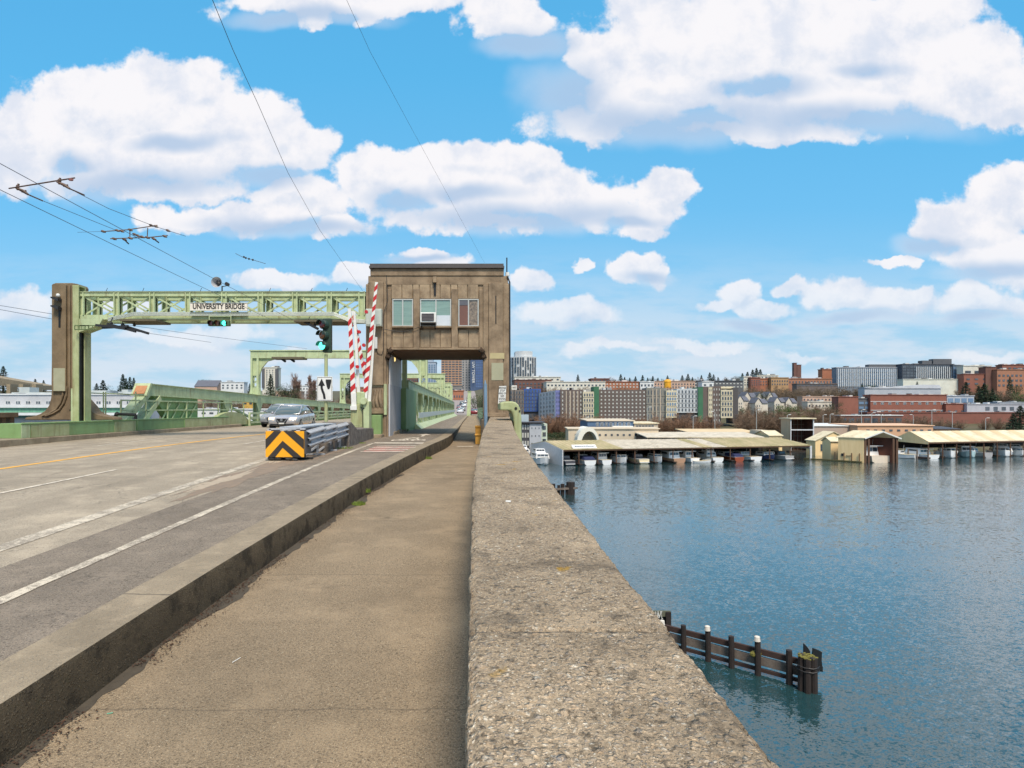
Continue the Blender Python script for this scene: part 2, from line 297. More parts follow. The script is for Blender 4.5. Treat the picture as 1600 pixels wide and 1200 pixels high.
KERB_X = smooth_tab([(-8, -2.7), (3.3, -2.6), (5.6, -2.58), (10, -2.4), (13.5, -2.2), (18, -1.85), (22, -1.5), (25, -1.2), (27.6, -1.05), (35, -1.0), (60, -.95), (132, -.9), (200, -.9)], 1.5)
PAR_L = smooth_tab([(-4, -.01), (6, .0), (9.3, .08), (15, .24), (20, .46), (25, .66), (28, .78)], 2)
PAR_R = smooth_tab([(-4, .645), (2, .66), (5.85, .72), (9.3, .79), (15, 1.0), (20, 1.26), (28, 1.68)], 2)
def rz(d, x=-5): return EYE - ROAD_H(d) - max(0, (-x - 8)) * .009
def wz(d): return EYE - WALK_H(d)
def pz(d): return EYE - PAR_H(d)
ROADL = -16.9
# ------------------------------------------------------------------ materials of the ground
def aggregate(name, cells, cement, pebbles, fine, bump, stains=None, lichen=0, big=1.2, dark=.5, pick0=.5, tracks=0, grit=0, jamt=.55, mossx=None, joints=None):
    m = bpy.data.materials.new(name); m.use_nodes = True; t = m.node_tree; L = t.links.new
    p = t.nodes['Principled BSDF']; p.inputs['Roughness'].default_value = .88; p.inputs['Specular IOR Level'].default_value = .3
    geo = nn(t, 'ShaderNodeNewGeometry'); P = geo.outputs['Position']
    def noise(scale, detail=4, rough=.6):
        n = nn(t, 'ShaderNodeTexNoise'); n.inputs['Scale'].default_value = scale; n.inputs['Detail'].default_value = detail; n.inputs['Roughness'].default_value = rough; L(P, n.inputs['Vector']); return n.outputs['Fac']
    def rng(v, a, b, c=0, d=1, it='LINEAR'):
        r = nn(t, 'ShaderNodeMapRange', interpolation_type=it); L(v, r.inputs['Value']); r.inputs['From Min'].default_value = a; r.inputs['From Max'].default_value = b; r.inputs['To Min'].default_value = c; r.inputs['To Max'].default_value = d; return r.outputs[0]
    def mix(f, a, b, bt='MIX'):
        x = nn(t, 'ShaderNodeMix', data_type='RGBA', blend_type=bt)
        for s_, v in (('Factor', f), ('A', a), ('B', b)):
            if hasattr(v, 'is_output'): L(v, x.inputs[s_])
            else: x.inputs[s_].default_value = v
        return x.outputs['Result']
    src = cement; hgt = None
    wn = nn(t, 'ShaderNodeTexNoise'); wn.inputs['Scale'].default_value = cells[0] * 1.5; L(P, wn.inputs['Vector'])
    wv = nn(t, 'ShaderNodeVectorMath', operation='MULTIPLY_ADD'); L(wn.outputs['Color'], wv.inputs[0]); wv.inputs[1].default_value = (.5 / cells[0],) * 3; L(P, wv.inputs[2])
    for ci, c in enumerate(cells):
        v = nn(t, 'ShaderNodeTexVoronoi'); v.inputs['Scale'].default_value = c; v.inputs['Randomness'].default_value = 1; L(wv.outputs[0], v.inputs['Vector'])
        ss = nn(t, 'ShaderNodeSeparateColor'); L(v.outputs['Color'], ss.inputs[0])
        cr = nn(t, 'ShaderNodeValToRGB'); cr.color_ramp.interpolation = 'LINEAR'; e = cr.color_ramp.elements
        while len(e) < len(pebbles): e.new(.5)
        for i, col in enumerate(pebbles): e[i].position = i / (len(pebbles) - 1); e[i].color = col
        L(ss.outputs[0], cr.inputs[0])
        inside = rng(v.outputs['Distance'], .28, .55, 1, 0)
        # only some of the cells are pebbles
        pick = rng(ss.outputs[1], .35 if ci else pick0, .4 if ci else pick0 + .05)
        f = nn(t, 'ShaderNodeMath', operation='MULTIPLY'); L(inside, f.inputs[0]); L(pick, f.inputs[1])
        src = mix(f.outputs[0], src, cr.outputs[0])
        h = nn(t, 'ShaderNodeMath', operation='MULTIPLY_ADD'); L(f.outputs[0], h.inputs[0]); h.inputs[1].default_value = 1.0 / (1 + ci)
        if hgt is not None: L(hgt, h.inputs[2])
        else: h.inputs[2].default_value = 0
        hgt = h.outputs[0]
    src = mix(rng(noise(fine, 5, .75), .4, .72, 0, dark), src, (.05, .042, .032, 1))
    if grit:
        src = mix(rng(noise(grit, 3, .7), .54, .62, 0, .75), src, tuple(c * .22 for c in cement[:3]) + (1,)); src = mix(rng(noise(grit * 1.7, 3, .7), .58, .66, 0, .7), src, tuple(min(.9, c * 1.75) for c in cement[:3]) + (1,))
    src = mix(rng(noise(big, 6, .6), .42, .68, 0, .42), src, tuple(c * .38 for c in cement[:3]) + (1,))
    src = mix(rng(noise(big * 3.1, 6, .6), .5, .7, 0, .3), src, tuple(min(1, c * 1.6) for c in cement[:3]) + (1,))
    if tracks:
        mp = nn(t, 'ShaderNodeVectorMath', operation='MULTIPLY'); L(P, mp.inputs[0]); mp.inputs[1].default_value = (1.5, .05, 1); n = nn(t, 'ShaderNodeTexNoise'); n.inputs['Scale'].default_value = 1.2; n.inputs['Detail'].default_value = 6; L(mp.outputs[0], n.inputs['Vector'])
        src = mix(rng(n.outputs['Fac'], .42, .7, 0, tracks), src, tuple(c * .45 for c in cement[:3]) + (1,))
        src = mix(rng(noise(.23, 7, .7), .52, .62, 0, tracks * .7), src, tuple(c * .6 for c in cement[:3]) + (1,))
        mp = nn(t, 'ShaderNodeVectorMath', operation='MULTIPLY'); L(P, mp.inputs[0]); mp.inputs[1].default_value = (.55, .4, 1); vr = nn(t, 'ShaderNodeTexVoronoi', feature='DISTANCE_TO_EDGE'); vr.inputs['Scale'].default_value = .8
        wn2 = nn(t, 'ShaderNodeTexNoise'); wn2.inputs['Scale'].default_value = 2.2; wn2.inputs['Detail'].default_value = 5; L(P, wn2.inputs['Vector']); wv2 = nn(t, 'ShaderNodeVectorMath', operation='MULTIPLY_ADD'); L(wn2.outputs['Color'], wv2.inputs[0]); wv2.inputs[1].default_value = (.5,) * 3; L(mp.outputs[0], wv2.inputs[2]); L(wv2.outputs[0], vr.inputs['Vector'])
        src = mix(rng(vr.outputs['Distance'], 0, .006, tracks * 1.5, 0), src, (.04, .035, .03, 1))
    if lichen: src = mix(rng(noise(5.5, 3, .5), .69, .75, 0, lichen), src, S(176, 134, 30))
    sp = nn(t, 'ShaderNodeSeparateXYZ'); L(P, sp.inputs[0])
    for (scale_, thr, col, am) in (stains or []): src = mix(rng(noise(scale_, 6, .7), thr, thr + .12, 0, am), src, col)
    for (y0, wd) in (joints or []):
        n = nn(t, 'ShaderNodeTexNoise'); n.inputs['Scale'].default_value = 3; L(P, n.inputs['Vector'])
        a = nn(t, 'ShaderNodeMath', operation='MULTIPLY_ADD'); L(n.outputs['Fac'], a.inputs[0]); a.inputs[1].default_value = .12; L(sp.outputs['Y'], a.inputs[2])
        b = nn(t, 'ShaderNodeMath', operation='SUBTRACT'); L(a.outputs[0], b.inputs[0]); b.inputs[1].default_value = y0 + .06
        c = nn(t, 'ShaderNodeMath', operation='ABSOLUTE'); L(b.outputs[0], c.inputs[0])
        src = mix(rng(c.outputs[0], wd * .5, wd, jamt, 0), src, (.05, .043, .035, 1))
    L(src, p.inputs['Base Color'])
    f = nn(t, 'ShaderNodeMath', operation='MULTIPLY_ADD'); L(noise(fine * 2.2, 3, .6), f.inputs[0]); f.inputs[1].default_value = .35; L(hgt, f.inputs[2])
    bp = nn(t, 'ShaderNodeBump'); bp.inputs['Strength'].default_value = bump; bp.inputs['Distance'].default_value = .011; L(f.outputs[0], bp.inputs['Height']); L(bp.outputs[0], p.inputs['Normal'])
    return m
M_PAR = aggregate('exposed_aggregate', (34, 66, 135), S(172, 151, 124), [S(100, 90, 82), S(234, 206, 172), S(190, 162, 130), S(250, 236, 212), S(150, 130, 108), S(232, 202, 164), S(136, 132, 130), S(206, 180, 148), S(110, 100, 90)], 130, .9, lichen=.75, dark=.6, grit=38, jamt=.8, pick0=.62, joints=[(2.08, .012)], big=1.1, stains=[(2.2, .54, S(84, 74, 62), .55), (6, .58, S(64, 58, 50), .5)])
M_WALK = aggregate('sidewalk_concrete', (85, 190), S(156, 136, 110), [S(108, 96, 80), S(180, 156, 124), S(150, 132, 108), S(216, 190, 154), S(134, 118, 98), S(232, 214, 184)], 80, .6, big=.55, dark=.5, grit=62, jamt=.3,
                   stains=[(.9, .62, S(84, 74, 60), .5)], joints=[(3.93, .012), (6.9, .014), (9.9, .016), (13.2, .02), (16.5, .02), (20, .03), (24, .03)])
M_ROAD = aggregate('road_asphalt', (120, 260), S(180, 164, 142), [S(130, 120, 108), S(172, 160, 142), S(150, 138, 122), S(192, 178, 158)], 120, .3, big=.5, tracks=.36, dark=.4, grit=50, joints=[(12.9, .02), (19.5, .02)])
M_BIKE = aggregate('bike_lane_asphalt', (90, 210), S(142, 128, 112), [S(106, 96, 88), S(166, 150, 132), S(134, 120, 106), S(200, 184, 162)], 90, .5, big=.7, tracks=.3, dark=.5, grit=45, stains=[(1.6, .58, S(84, 76, 70), .5)])
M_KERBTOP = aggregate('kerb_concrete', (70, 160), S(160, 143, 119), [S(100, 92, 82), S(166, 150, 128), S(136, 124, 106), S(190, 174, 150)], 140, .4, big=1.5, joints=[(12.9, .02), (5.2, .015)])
M_KERBF = aggregate('kerb_face_shade_and_grime', (60, 150), S(98, 86, 68), [S(70, 60, 50), S(122, 108, 86), S(96, 86, 68), S(146, 130, 106)], 60, .8, big=1.3, dark=.8, stains=[(3.0, .5, S(40, 35, 28), .7), (9, .58, S(60, 62, 36), .5)])  # dark base colour carries the shade of this side, besides grime and moss
def worn_paint(name, col, wear=.5, under=S(140, 128, 113)):
    m = bpy.data.materials.new(name); m.use_nodes = True; t = m.node_tree; L = t.links.new; p = t.nodes['Principled BSDF']; p.inputs['Roughness'].default_value = .85
    geo = nn(t, 'ShaderNodeNewGeometry'); acc = None
    for sc_, w_ in ((3.5, .9), (24, .8), (110, 1.0)):
        n = nn(t, 'ShaderNodeTexNoise'); n.inputs['Scale'].default_value = sc_; n.inputs['Detail'].default_value = 4; n.inputs['Roughness'].default_value = .7; L(geo.outputs['Position'], n.inputs['Vector'])
        a = nn(t, 'ShaderNodeMath', operation='MULTIPLY_ADD'); L(n.outputs['Fac'], a.inputs[0]); a.inputs[1].default_value = w_ / 2.7
        if acc is not None: L(acc, a.inputs[2])
        else: a.inputs[2].default_value = 0
        acc = a.outputs[0]
    r = nn(t, 'ShaderNodeMapRange'); L(acc, r.inputs['Value']); c = .60 - wear * .2; r.inputs['From Min'].default_value = c - .035; r.inputs['From Max'].default_value = c + .035
    x = nn(t, 'ShaderNodeMix', data_type='RGBA'); L(r.outputs[0], x.inputs['Factor']); x.inputs['A'].default_value = col; x.inputs['B'].default_value = under; L(x.outputs['Result'], p.inputs['Base Color'])
    return m
M_YEL = worn_paint('yellow_line_paint', S(232, 170, 60), .25); M_WHT = worn_paint('white_line_paint', S(208, 194, 172), .54); M_WHT2 = worn_paint('fresh_white_line_paint', S(218, 204, 184), .36)
M_RED = worn_paint('faded_red_paint', S(196, 120, 110), .45)
# ------------------------------------------------------------------ bridge surfaces
def strip(name, m, xl, xr, d0, d1, zf, step=.5, nx=1, thick=0, dz=0):
    b = MB(); n = max(2, int((d1 - d0) / step) + 1); ds = [d0 + (d1 - d0) * i / (n - 1) for i in range(n)]
    for i in range(n):
        d = ds[i]; a, c = (xl(d) if callable(xl) else xl), (xr(d) if callable(xr) else xr)
        for k in range(nx + 1):
            x = a + (c - a) * k / nx; b.v.append((x, d, zf(d, x) + dz))
    for i in range(n - 1):
        for k in range(nx):
            q = i * (nx + 1) + k; b.f.append((q, q + 1, q + nx + 2, q + nx + 1)); b.mi.append(0)
    o = b.build(name, m); return o
RZ = lambda d, x: rz(d, x)
BIKE_IN = -4.7
struct(strip('road', M_ROAD, ROADL, BIKE_IN, -8, 140, RZ, 1, 6))
struct(strip('bike_lane', M_BIKE, BIKE_IN, lambda d: KERB_X(d) - .42, -8, 140, RZ, .5, 1))
# kerb: top band and the face, its shade painted in with the grime, dropping to the sidewalk
struct(strip('kerb', M_KERBTOP, lambda d: KERB_X(d) - .42, KERB_X, -8, 140, lambda d, x: rz(d) + .012, .25))
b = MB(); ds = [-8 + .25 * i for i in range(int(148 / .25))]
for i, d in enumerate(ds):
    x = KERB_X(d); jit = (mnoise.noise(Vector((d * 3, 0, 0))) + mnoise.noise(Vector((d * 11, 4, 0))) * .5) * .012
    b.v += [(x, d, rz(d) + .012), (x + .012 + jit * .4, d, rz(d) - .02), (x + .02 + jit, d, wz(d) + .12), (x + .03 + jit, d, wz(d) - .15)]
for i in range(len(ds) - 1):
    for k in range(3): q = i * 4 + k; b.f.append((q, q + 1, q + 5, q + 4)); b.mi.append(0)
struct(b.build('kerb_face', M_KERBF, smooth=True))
struct(strip('sidewalk', M_WALK, lambda d: KERB_X(d) - .02, lambda d: (PAR_L(d) if d < 27 else .8) + .05, -8, 140, lambda d, x: wz(d), .5, 2))
# painted lines
def line(name, m, pts, w, d0, d1, dz=.006, step=.6):
    xf = (lambda d: interp(pts, d)) if not isinstance(pts, (int, float)) else (lambda d: pts)
    nz = lambda d, k: .012 * mnoise.noise(Vector((d * 9, k, 0))) + .02 * mnoise.noise(Vector((d * 1.7, k, 3)))
    return struct(strip(name, m, lambda d: xf(d) - w / 2 + nz(d, 1), lambda d: xf(d) + w / 2 + nz(d, 7), d0, d1, RZ, .12 if w > .12 else step, 1, dz=dz))
YX = [(-8, -12.0), (10, -11.5), (14.7, -11.35), (20, -11.15), (25, -10.75), (30, -10.3), (36, -10.1), (60, -9.9), (120, -9.9)]
line('centre_line_marking', M_YEL, YX, .2, -8, 120)
line('edge_line_marking', M_WHT, [(-8, -4.9), (6.8, -5.3), (10, -5.43), (16.5, -5.66), (30, -5.7)], .24, -8, 17.5)
line('bike_lane_line_marking', M_WHT, [(-8, -3.95), (12.2, -3.93), (18, -3.85), (22.6, -3.72)], .13, -8, 22.6)
for a, c in ((1.5, 4.5), (10.2, 14.2), (22.2, 25.4)): line('lane_dash_marking', M_WHT2, -8.35, .1, a, c)
line('lane_dash_marking', M_WHT2, -13.6, .1, 22, 27)
# cycle-lane stop bar, red and white bars, bike symbol and arrow
def patch(name, m, poly, dz=.008, lane=True):
    b = MB(); b.add([(x, y, (rz(y) if lane else wz(y)) + dz) for x, y in poly], [tuple(range(len(poly)))]); return struct(b.build(name, m))
patch('stop_bar_marking', M_WHT2, [(-3.72, 22.45), (-1.78, 22.35), (-1.72, 22.85), (-3.72, 22.95)])
for k in range(4):
    y = 18.7 + k * .75
    if k < 3: patch('red_bar_marking', M_RED, [(-3.45 + k * .03, y + .17), (-2.75, y + .24), (-2.12 + k * .08, y + .3), (-2.12 + k * .08, y + .68), (-3.45 + k * .03, y + .6)], .007)
    patch('white_bar_marking', M_WHT2, [(-3.5 + k * .05, y), (-2.2 + k * .11, y + .12), (-2.15 + k * .11, y + .33), (-3.5 + k * .05, y + .2)], .012)
def ring_patch(name, cx, cy, rx, ry, w):
    b = MB(); n = 18; vs = []
    for k in range(n):
        a = 2 * pi * k / n
        for q in (1, 1 - w): vs.append((cx + rx * q * cos(a), cy + ry * q * sin(a), rz(cy) + .01))
    b.add(vs, [(2 * k, 2 * ((k + 1) % n), 2 * ((k + 1) % n) + 1, 2 * k + 1) for k in range(n)]); return struct(b.build(name, M_WHT2))
b = MB()
def seg(b, x0, y0, x1, y1, w):
    a = Vector((x0, y0, 0)); c = Vector((x1, y1, 0)); n = (c - a).normalized().cross(Vector((0, 0, 1))) * w / 2
    b.add([(q.x, q.y, rz(q.y) + .01) for q in (a - n, a + n, c + n, c - n)], [(0, 1, 2, 3)])
for cx in (-3.0, -2.2):
    n = 18; vs = []
    for k in range(n):
        a = 2 * pi * k / n
        for q in (1, .68): vs.append((cx + .3 * q * cos(a), 24.3 + .62 * q * sin(a), rz(24.3) + .01))
    b.add(vs, [(2 * k, 2 * ((k + 1) % n), 2 * ((k + 1) % n) + 1, 2 * k + 1) for k in range(n)])
for s_ in ((-3.0, 24.3, -2.8, 25.3), (-2.8, 25.3, -2.35, 25.2), (-2.6, 24.2, -2.8, 25.3), (-2.2, 24.3, -2.38, 25.6), (-2.6, 24.25, -2.35, 25.2), (-3.0, 24.3, -2.6, 24.2)): seg(b, *s_, .09)
seg(b, -2.85, 25.5, -2.45, 26.2, .22); seg(b, -2.45, 26.2, -2.3, 25.7, .12)
struct(b.build('bike_symbol_marking', M_WHT2, fix=False))
patch('arrow_marking', M_WHT2, [(-2.36, 26.9), (-2.24, 26.9), (-2.22, 28.3), (-1.95, 28.2), (-2.3, 29.6), (-2.65, 28.3), (-2.38, 28.3)], .01)
patch('sidewalk_line_marking', M_WHT2, [(-.72, 26.3), (-.02, 26.3), (-.02, 26.6), (-.75, 26.6)], .008, False)
# dirt trodden into the gore in front of the crash cushion
M_DIRT = mat('packed_dirt', S(142, 122, 102), .95, col2=S(122, 108, 94), scale=6, amt=.9, bump=.5, bscale=60)
def blotch(name, m, cx, cy, rx, ry, dz, lane=True, seed=0, n=60, ang=0):
    b = MB(); vs = [(cx, cy, (rz(cy) if lane else wz(cy)) + dz)]
    for k in range(n):
        a = 2 * pi * k / n; q = 1 + .6 * mnoise.noise(Vector((cos(a) * 2 + seed, sin(a) * 2, seed))) + .5 * mnoise.noise(Vector((cos(a) * 7 + seed, sin(a) * 7, seed)))
        dx, dy = rx * q * cos(a), ry * q * sin(a); x = cx + dx * cos(ang) - dy * sin(ang); y = cy + dx * sin(ang) + dy * cos(ang); vs.append((x, y, (rz(y) if lane else wz(y)) + dz))
    b.add(vs, [(0, k + 1, (k + 1) % n + 1) for k in range(n)]); return struct(b.build(name, m))
blotch('dirt_patch', M_DIRT, -4.95, 13.6, .38, 3.0, .0035, seed=1); blotch('dirt_patch', M_DIRT, -4.75, 17.8, .5, 2.2, .0035, seed=3)
blotch('dirt_patch', mat('gravel_dust', S(176, 158, 136), .95, scale=9, amt=.7), -5.1, 12.3, .16, 1.5, .0045, seed=5)
# moist dark gutter and leaf litter along the foot of the kerb
M_LITTER = mat('leaf_litter', S(84, 56, 38), .95, col2=S(52, 42, 34), scale=22, amt=1, bump=.6, bscale=70)
b = MB(); r_ = random.Random(4)
for i in range(5200):
    d = 1.3 + 15 * (r_.random() ** 1.6); dens = mnoise.noise(Vector((d * 1.3, 3, 0)))
    if dens < -.1: continue
    w_ = .05 + .1 * max(0, dens + .3); x = KERB_X(d) + .035 + abs(r_.gauss(0, w_)); s_ = r_.uniform(.003, .011); a = r_.uniform(0, 6.3); z = wz(d) + .004 + r_.random() * .012
    b.add([(x + s_ * cos(a), d + s_ * sin(a), z + r_.uniform(0, .008)), (x + s_ * cos(a + 2), d + s_ * sin(a + 2), z), (x + s_ * 1.3 * cos(a + 4), d + s_ * 1.3 * sin(a + 4), z + r_.uniform(0, .01))], [(0, 1, 2)])
o = b.build('leaf_litter', M_LITTER, fix=False); tag(o, 'brown leaf litter lying along the foot of the long kerb', 'leaf litter', kind='stuff')
M_DAMP = mat('damp_concrete', S(84, 75, 62), .75, col2=S(66, 58, 48), scale=14, amt=.9, bump=.3, bscale=120)
b = MB(); vs = []; n = 260
for i in range(n + 1):
    d = 1.0 + 15 * i / n; x0 = KERB_X(d) + .0; wd = .13 + .16 * max(-.4, mnoise.noise(Vector((d * .9, 9, 0)))) + .05 * mnoise.noise(Vector((d * 5, 2, 0)))
    vs += [(x0, d, wz(d) + .003), (x0 + max(.03, wd), d, wz(d) + .003)]
b.add(vs, [(2 * i, 2 * i + 1, 2 * i + 3, 2 * i + 2) for i in range(n)]); struct(b.build('damp_gutter', M_DAMP))
# parapet, finely meshed where it is close so its worn edges are real
def parapet():
    b = MB(); ds = []; d = -1.2
    while d < 27.3: ds.append(d); d += .014 if 0.9 < d < 2.6 else .03 if d < 6 else .12 if d < 12 else .4
    ds.append(27.3); joint = 2.08
    nt = 46; prof = [('l', -1.25), ('l', -.6), ('l', -.2), ('l', -.06), ('l', -.03), ('l', -.012)] + [('t', k / (nt - 1)) for k in range(nt)] + [('r', -.012), ('r', -.03), ('r', -.06), ('r', -.2), ('r', -.6), ('r', -1.6)]
    for d in ds:
        L_, R_, zt = PAR_L(d), PAR_R(d), pz(d)
        jd = abs(d - joint - .015 * mnoise.noise(Vector((0, d, 1)))); g = max(0, 1 - jd / .013)
        for k, (s_, q) in enumerate(prof):
            if s_ == 't': x = L_ + (R_ - L_) * q; z = zt; e = min(q, 1 - q) * (R_ - L_); z -= .014 * max(0, 1 - e / .02) ** 2
            elif s_ == 'l': x = L_ - .012 * (1 if q < -.02 else .55); z = zt + q
            else: x = R_ + .012 * (1 if q < -.02 else .55); z = zt + q
            nz = mnoise.noise(Vector((x * 38, d * 38, z * 38))) * .0045 + mnoise.noise(Vector((x * 90, d * 90, z * 90))) * .003 + mnoise.noise(Vector((x * 5, d * 5, z * 5))) * .006
            if s_ == 't': z += nz - .02 * g; x += nz * .7
            else: x += nz * (1.5 if s_ == 'r' else -1.5)
            b.v.append((x, d, z))
    w = len(prof)
    for i in range(len(ds) - 1):
        for k in range(w - 1): q = i * w + k; b.f.append((q, q + 1, q + w + 1, q + w)); b.mi.append(0)
    b.f.append(tuple((len(ds) - 1) * w + k for k in range(w))); b.mi.append(0)
    o = b.build('parapet', M_PAR, smooth=True)
    tag(o, 'long pebbly concrete parapet beside the sidewalk, above the water', 'parapet wall')
parapet()
# deck slab and the piers that carry it
M_CONC = mat('weathered_concrete', S(122, 102, 80), .9, col2=S(90, 73, 56), scale=1.6, amt=.8, bump=.35, bscale=26, streak=(3.2, S(58, 46, 36), .6))
M_CONCL = mat('pale_concrete', S(160, 146, 122), .9, col2=S(120, 104, 84), scale=2.4, amt=.8, bump=.3, bscale=30, streak=(4, S(84, 74, 60), .5))
b = MB()
for i in range(-8, 140, 2): b.box(-19.6, PAR_R(min(i, 27)) - .15 if i < 27 else .9, i, i + 2, min(wz(i), wz(i + 2)) - 1.4, min(wz(i), wz(i + 2)) - .16)
struct(b.build('bridge_deck', M_CONC))
for i, y in enumerate((-6, 30, 118)):
    b = MB(); b.box(-18, .6, y - 1.6, y + 1.6, -3, wz(y) - 1.45); b.box(-18.6, 1.2, y - 2.2, y + 2.2, -3, 1.4)
    o = b.build('bridge_pier', M_CONC, bevel=.08); tag(o, ['concrete pier under the bridge nearest the camera', 'concrete pier standing under the bridge control tower', 'concrete pier under the far end of the bascule span'][i], 'bridge pier', 'piers under the bridge deck')
# ------------------------------------------------------------------ water and land
def water():
    m = bpy.data.materials.new('water'); m.use_nodes = True; t = m.node_tree; L = t.links.new; p = t.nodes['Principled BSDF']
    p.inputs['Base Color'].default_value = (.016, .05, .056, 1); p.inputs['Roughness'].default_value = .05; p.inputs['IOR'].default_value = 1.6; p.inputs['Coat Weight'].default_value = .6; p.inputs['Coat Roughness'].default_value = .05; p.inputs['Coat IOR'].default_value = 1.33; p.inputs['Specular IOR Level'].default_value = .5
    geo = nn(t, 'ShaderNodeNewGeometry')
    acc = None
    for sc_, st, am in ((2.1, (1, 1.35, 1), .33), (6.5, (1, 1.4, 1), .44), (.09, (1, 2.2, 1), .09)):
        mp = nn(t, 'ShaderNodeVectorMath', operation='MULTIPLY'); L(geo.outputs['Position'], mp.inputs[0]); mp.inputs[1].default_value = st
        n = nn(t, 'ShaderNodeTexNoise'); n.inputs['Scale'].default_value = sc_; n.inputs['Detail'].default_value = 3; n.inputs['Roughness'].default_value = .55; n.inputs['Distortion'].default_value = .5; L(mp.outputs[0], n.inputs['Vector'])
        q = nn(t, 'ShaderNodeVectorMath', operation='SUBTRACT'); L(n.outputs['Color'], q.inputs[0]); q.inputs[1].default_value = (.5, .5, .5)
        a = nn(t, 'ShaderNodeVectorMath', operation='MULTIPLY_ADD'); L(q.outputs[0], a.inputs[0]); a.inputs[1].default_value = (am, am, 0)
        if acc is not None: L(acc, a.inputs[2])
        else: a.inputs[2].default_value = (0, 0, 1)
        acc = a.outputs[0]
    nz = nn(t, 'ShaderNodeVectorMath', operation='NORMALIZE'); L(acc, nz.inputs[0]); L(nz.outputs[0], p.inputs['Normal']); L(nz.outputs[0], p.inputs['Coat Normal'])
    return m
b = MB(); b.quad((-4000, -600, 0), (4000, -600, 0), (4000, 700, 0), (-4000, 700, 0)); struct(b.build('water', water()))
def sstep(a, c, x): x = max(0, min(1, (x - a) / (c - a))); return x * x * (3 - 2 * x)
def gz(x, y):
    right = interp([(150, -3), (196, -3), (202, 1.0), (230, 1.6), (300, 4.8), (340, 9), (430, 17), (520, 27), (600, 34), (760, 42), (1000, 50), (1600, 66), (3000, 80), (9000, 90)], y)
    sx = sstep(60, 230, x); right += sx * interp([(0, 0), (300, 0), (330, 1), (420, 4), (600, 2), (3000, 0)], y)
    left = interp([(120, -3), (166, -3), (172, 6), (220, 9.5), (300, 12), (400, 16), (600, 24), (900, 34), (1600, 60), (3000, 80), (9000, 90)], y)
    k = sstep(-40, 14, x); z = left * (1 - k) + right * k
    c = math.exp(-((x + 4) / 16) ** 2)
    if y > 190: z = z * (1 - c) + (EYE - ROAD_H(y) - .5) * c
    z += (mnoise.noise(Vector((x / 40, y / 40, 0))) * .6) * sstep(260, 420, y)
    return z
b = MB(); ys = []; y = 150
while y < 9000: ys.append(y); y *= 1.0 + (.02 if y < 700 else .08)
xs = [i / 60 for i in range(-60, 61)]
for y in ys:
    for u in xs: X_ = (u * 1.5) * y * (1 + abs(u)); b.v.append((X_, y, gz(X_, y)))
nx = len(xs)
for i in range(len(ys) - 1):
    for k in range(nx - 1): q = i * nx + k; b.f.append((q, q + 1, q + nx + 1, q + nx)); b.mi.append(0)
M_LAND = mat('winter_hillside', S(96, 84, 62), .95, col2=S(66, 72, 44), scale=.05, amt=1, detail=8, bump=.3, bscale=1)
struct(b.build('ground', M_LAND, smooth=True))
# the street that climbs away from the far end of the bridge
struct(strip('street', mat('far_street_asphalt', S(150, 138, 132), .9, scale=.4, amt=.4), -16, 1.5, 140, 900, lambda d, x: EYE - ROAD_H(d), 8, 2, dz=.02))
b = MB()
for i in range(140, 230, 6): b.box(-17, 2.2, i, i + 6, EYE - ROAD_H(i) - 1.6, EYE - ROAD_H(i + 6 if ROAD_H(i + 6) > ROAD_H(i) else i) - .1)
struct(b.build('street_viaduct', M_CONC))
# ------------------------------------------------------------------ materials of the bridge
M_TOWER = mat('tower_concrete', S(156, 135, 110), .9, col2=S(108, 91, 72), scale=1.7, amt=1, bump=.5, bscale=22, streak=(2.2, S(70, 58, 46), .5))
M_PANEL = mat('pale_tower_panel', S(168, 147, 120), .9, col2=S(120, 102, 82), scale=2.2, amt=1, bump=.5, bscale=22, streak=(2.6, S(80, 66, 53), .5))
M_PYLON = mat('dark_pylon_concrete', S(132, 113, 88), .9, col2=S(98, 82, 62), scale=1.3, amt=.9, bump=.4, bscale=22, streak=(2.6, S(66, 52, 40), .6))
M_TOWERD = mat('tower_concrete_groove', S(70, 54, 40), .95, scale=3, amt=.4)
M_GRN = mat('pale_green_steel_paint', S(188, 200, 158), .6, col2=S(158, 170, 128), scale=1.8, amt=.9, bump=.2, bscale=14, streak=(4.5, S(120, 96, 60), .75))
M_GRN2 = mat('fresh_green_paint', S(132, 162, 108), .6, col2=S(108, 138, 84), scale=1.2, amt=.7, bump=.1, bscale=12, streak=(3.6, S(112, 112, 66), .65))
M_GRN3 = mat('yellowed_green_paint', S(174, 180, 136), .6, col2=S(144, 150, 100), scale=1.8, amt=.8, bump=.1, bscale=12, streak=(3.5, S(112, 84, 50), .8))
M_GRND = mat('old_dark_green_steel', S(104, 124, 82), .7, col2=S(80, 92, 60), scale=3, amt=.7)
M_PALE = mat('faded_panel_paint', S(166, 164, 138), .85, col2=S(150, 148, 122), scale=3, amt=.7, bump=.2, bscale=20)
M_RUST = mat('rusty_plate', S(186, 132, 92), .85, col2=S(160, 110, 76), scale=9, amt=.8)
M_DARK = mat('dark_metal', S(44, 42, 42), .55, scale=8, amt=.5)
M_BLACK = mat('black_paint', S(24, 24, 24), .5)
M_WHITE = mat('white_paint', S(226, 226, 222), .5, col2=S(200, 198, 192), scale=4, amt=.6)
M_OFFW = mat('off_white_wall', S(205, 206, 208), .6, col2=S(188, 188, 190), scale=1.5, amt=.7)
M_GREY = mat('grey_enamel_box', S(190, 196, 186), .5, col2=S(168, 172, 160), scale=3, amt=.6)
M_ALU = mat('aluminium_frame', S(196, 196, 190), .35, metal=.3, scale=8, amt=.3)
M_GALV = mat('galvanised_steel', S(196, 197, 200), .4, metal=.25, col2=S(158, 160, 164), scale=5, amt=.7, bump=.15, bscale=9)
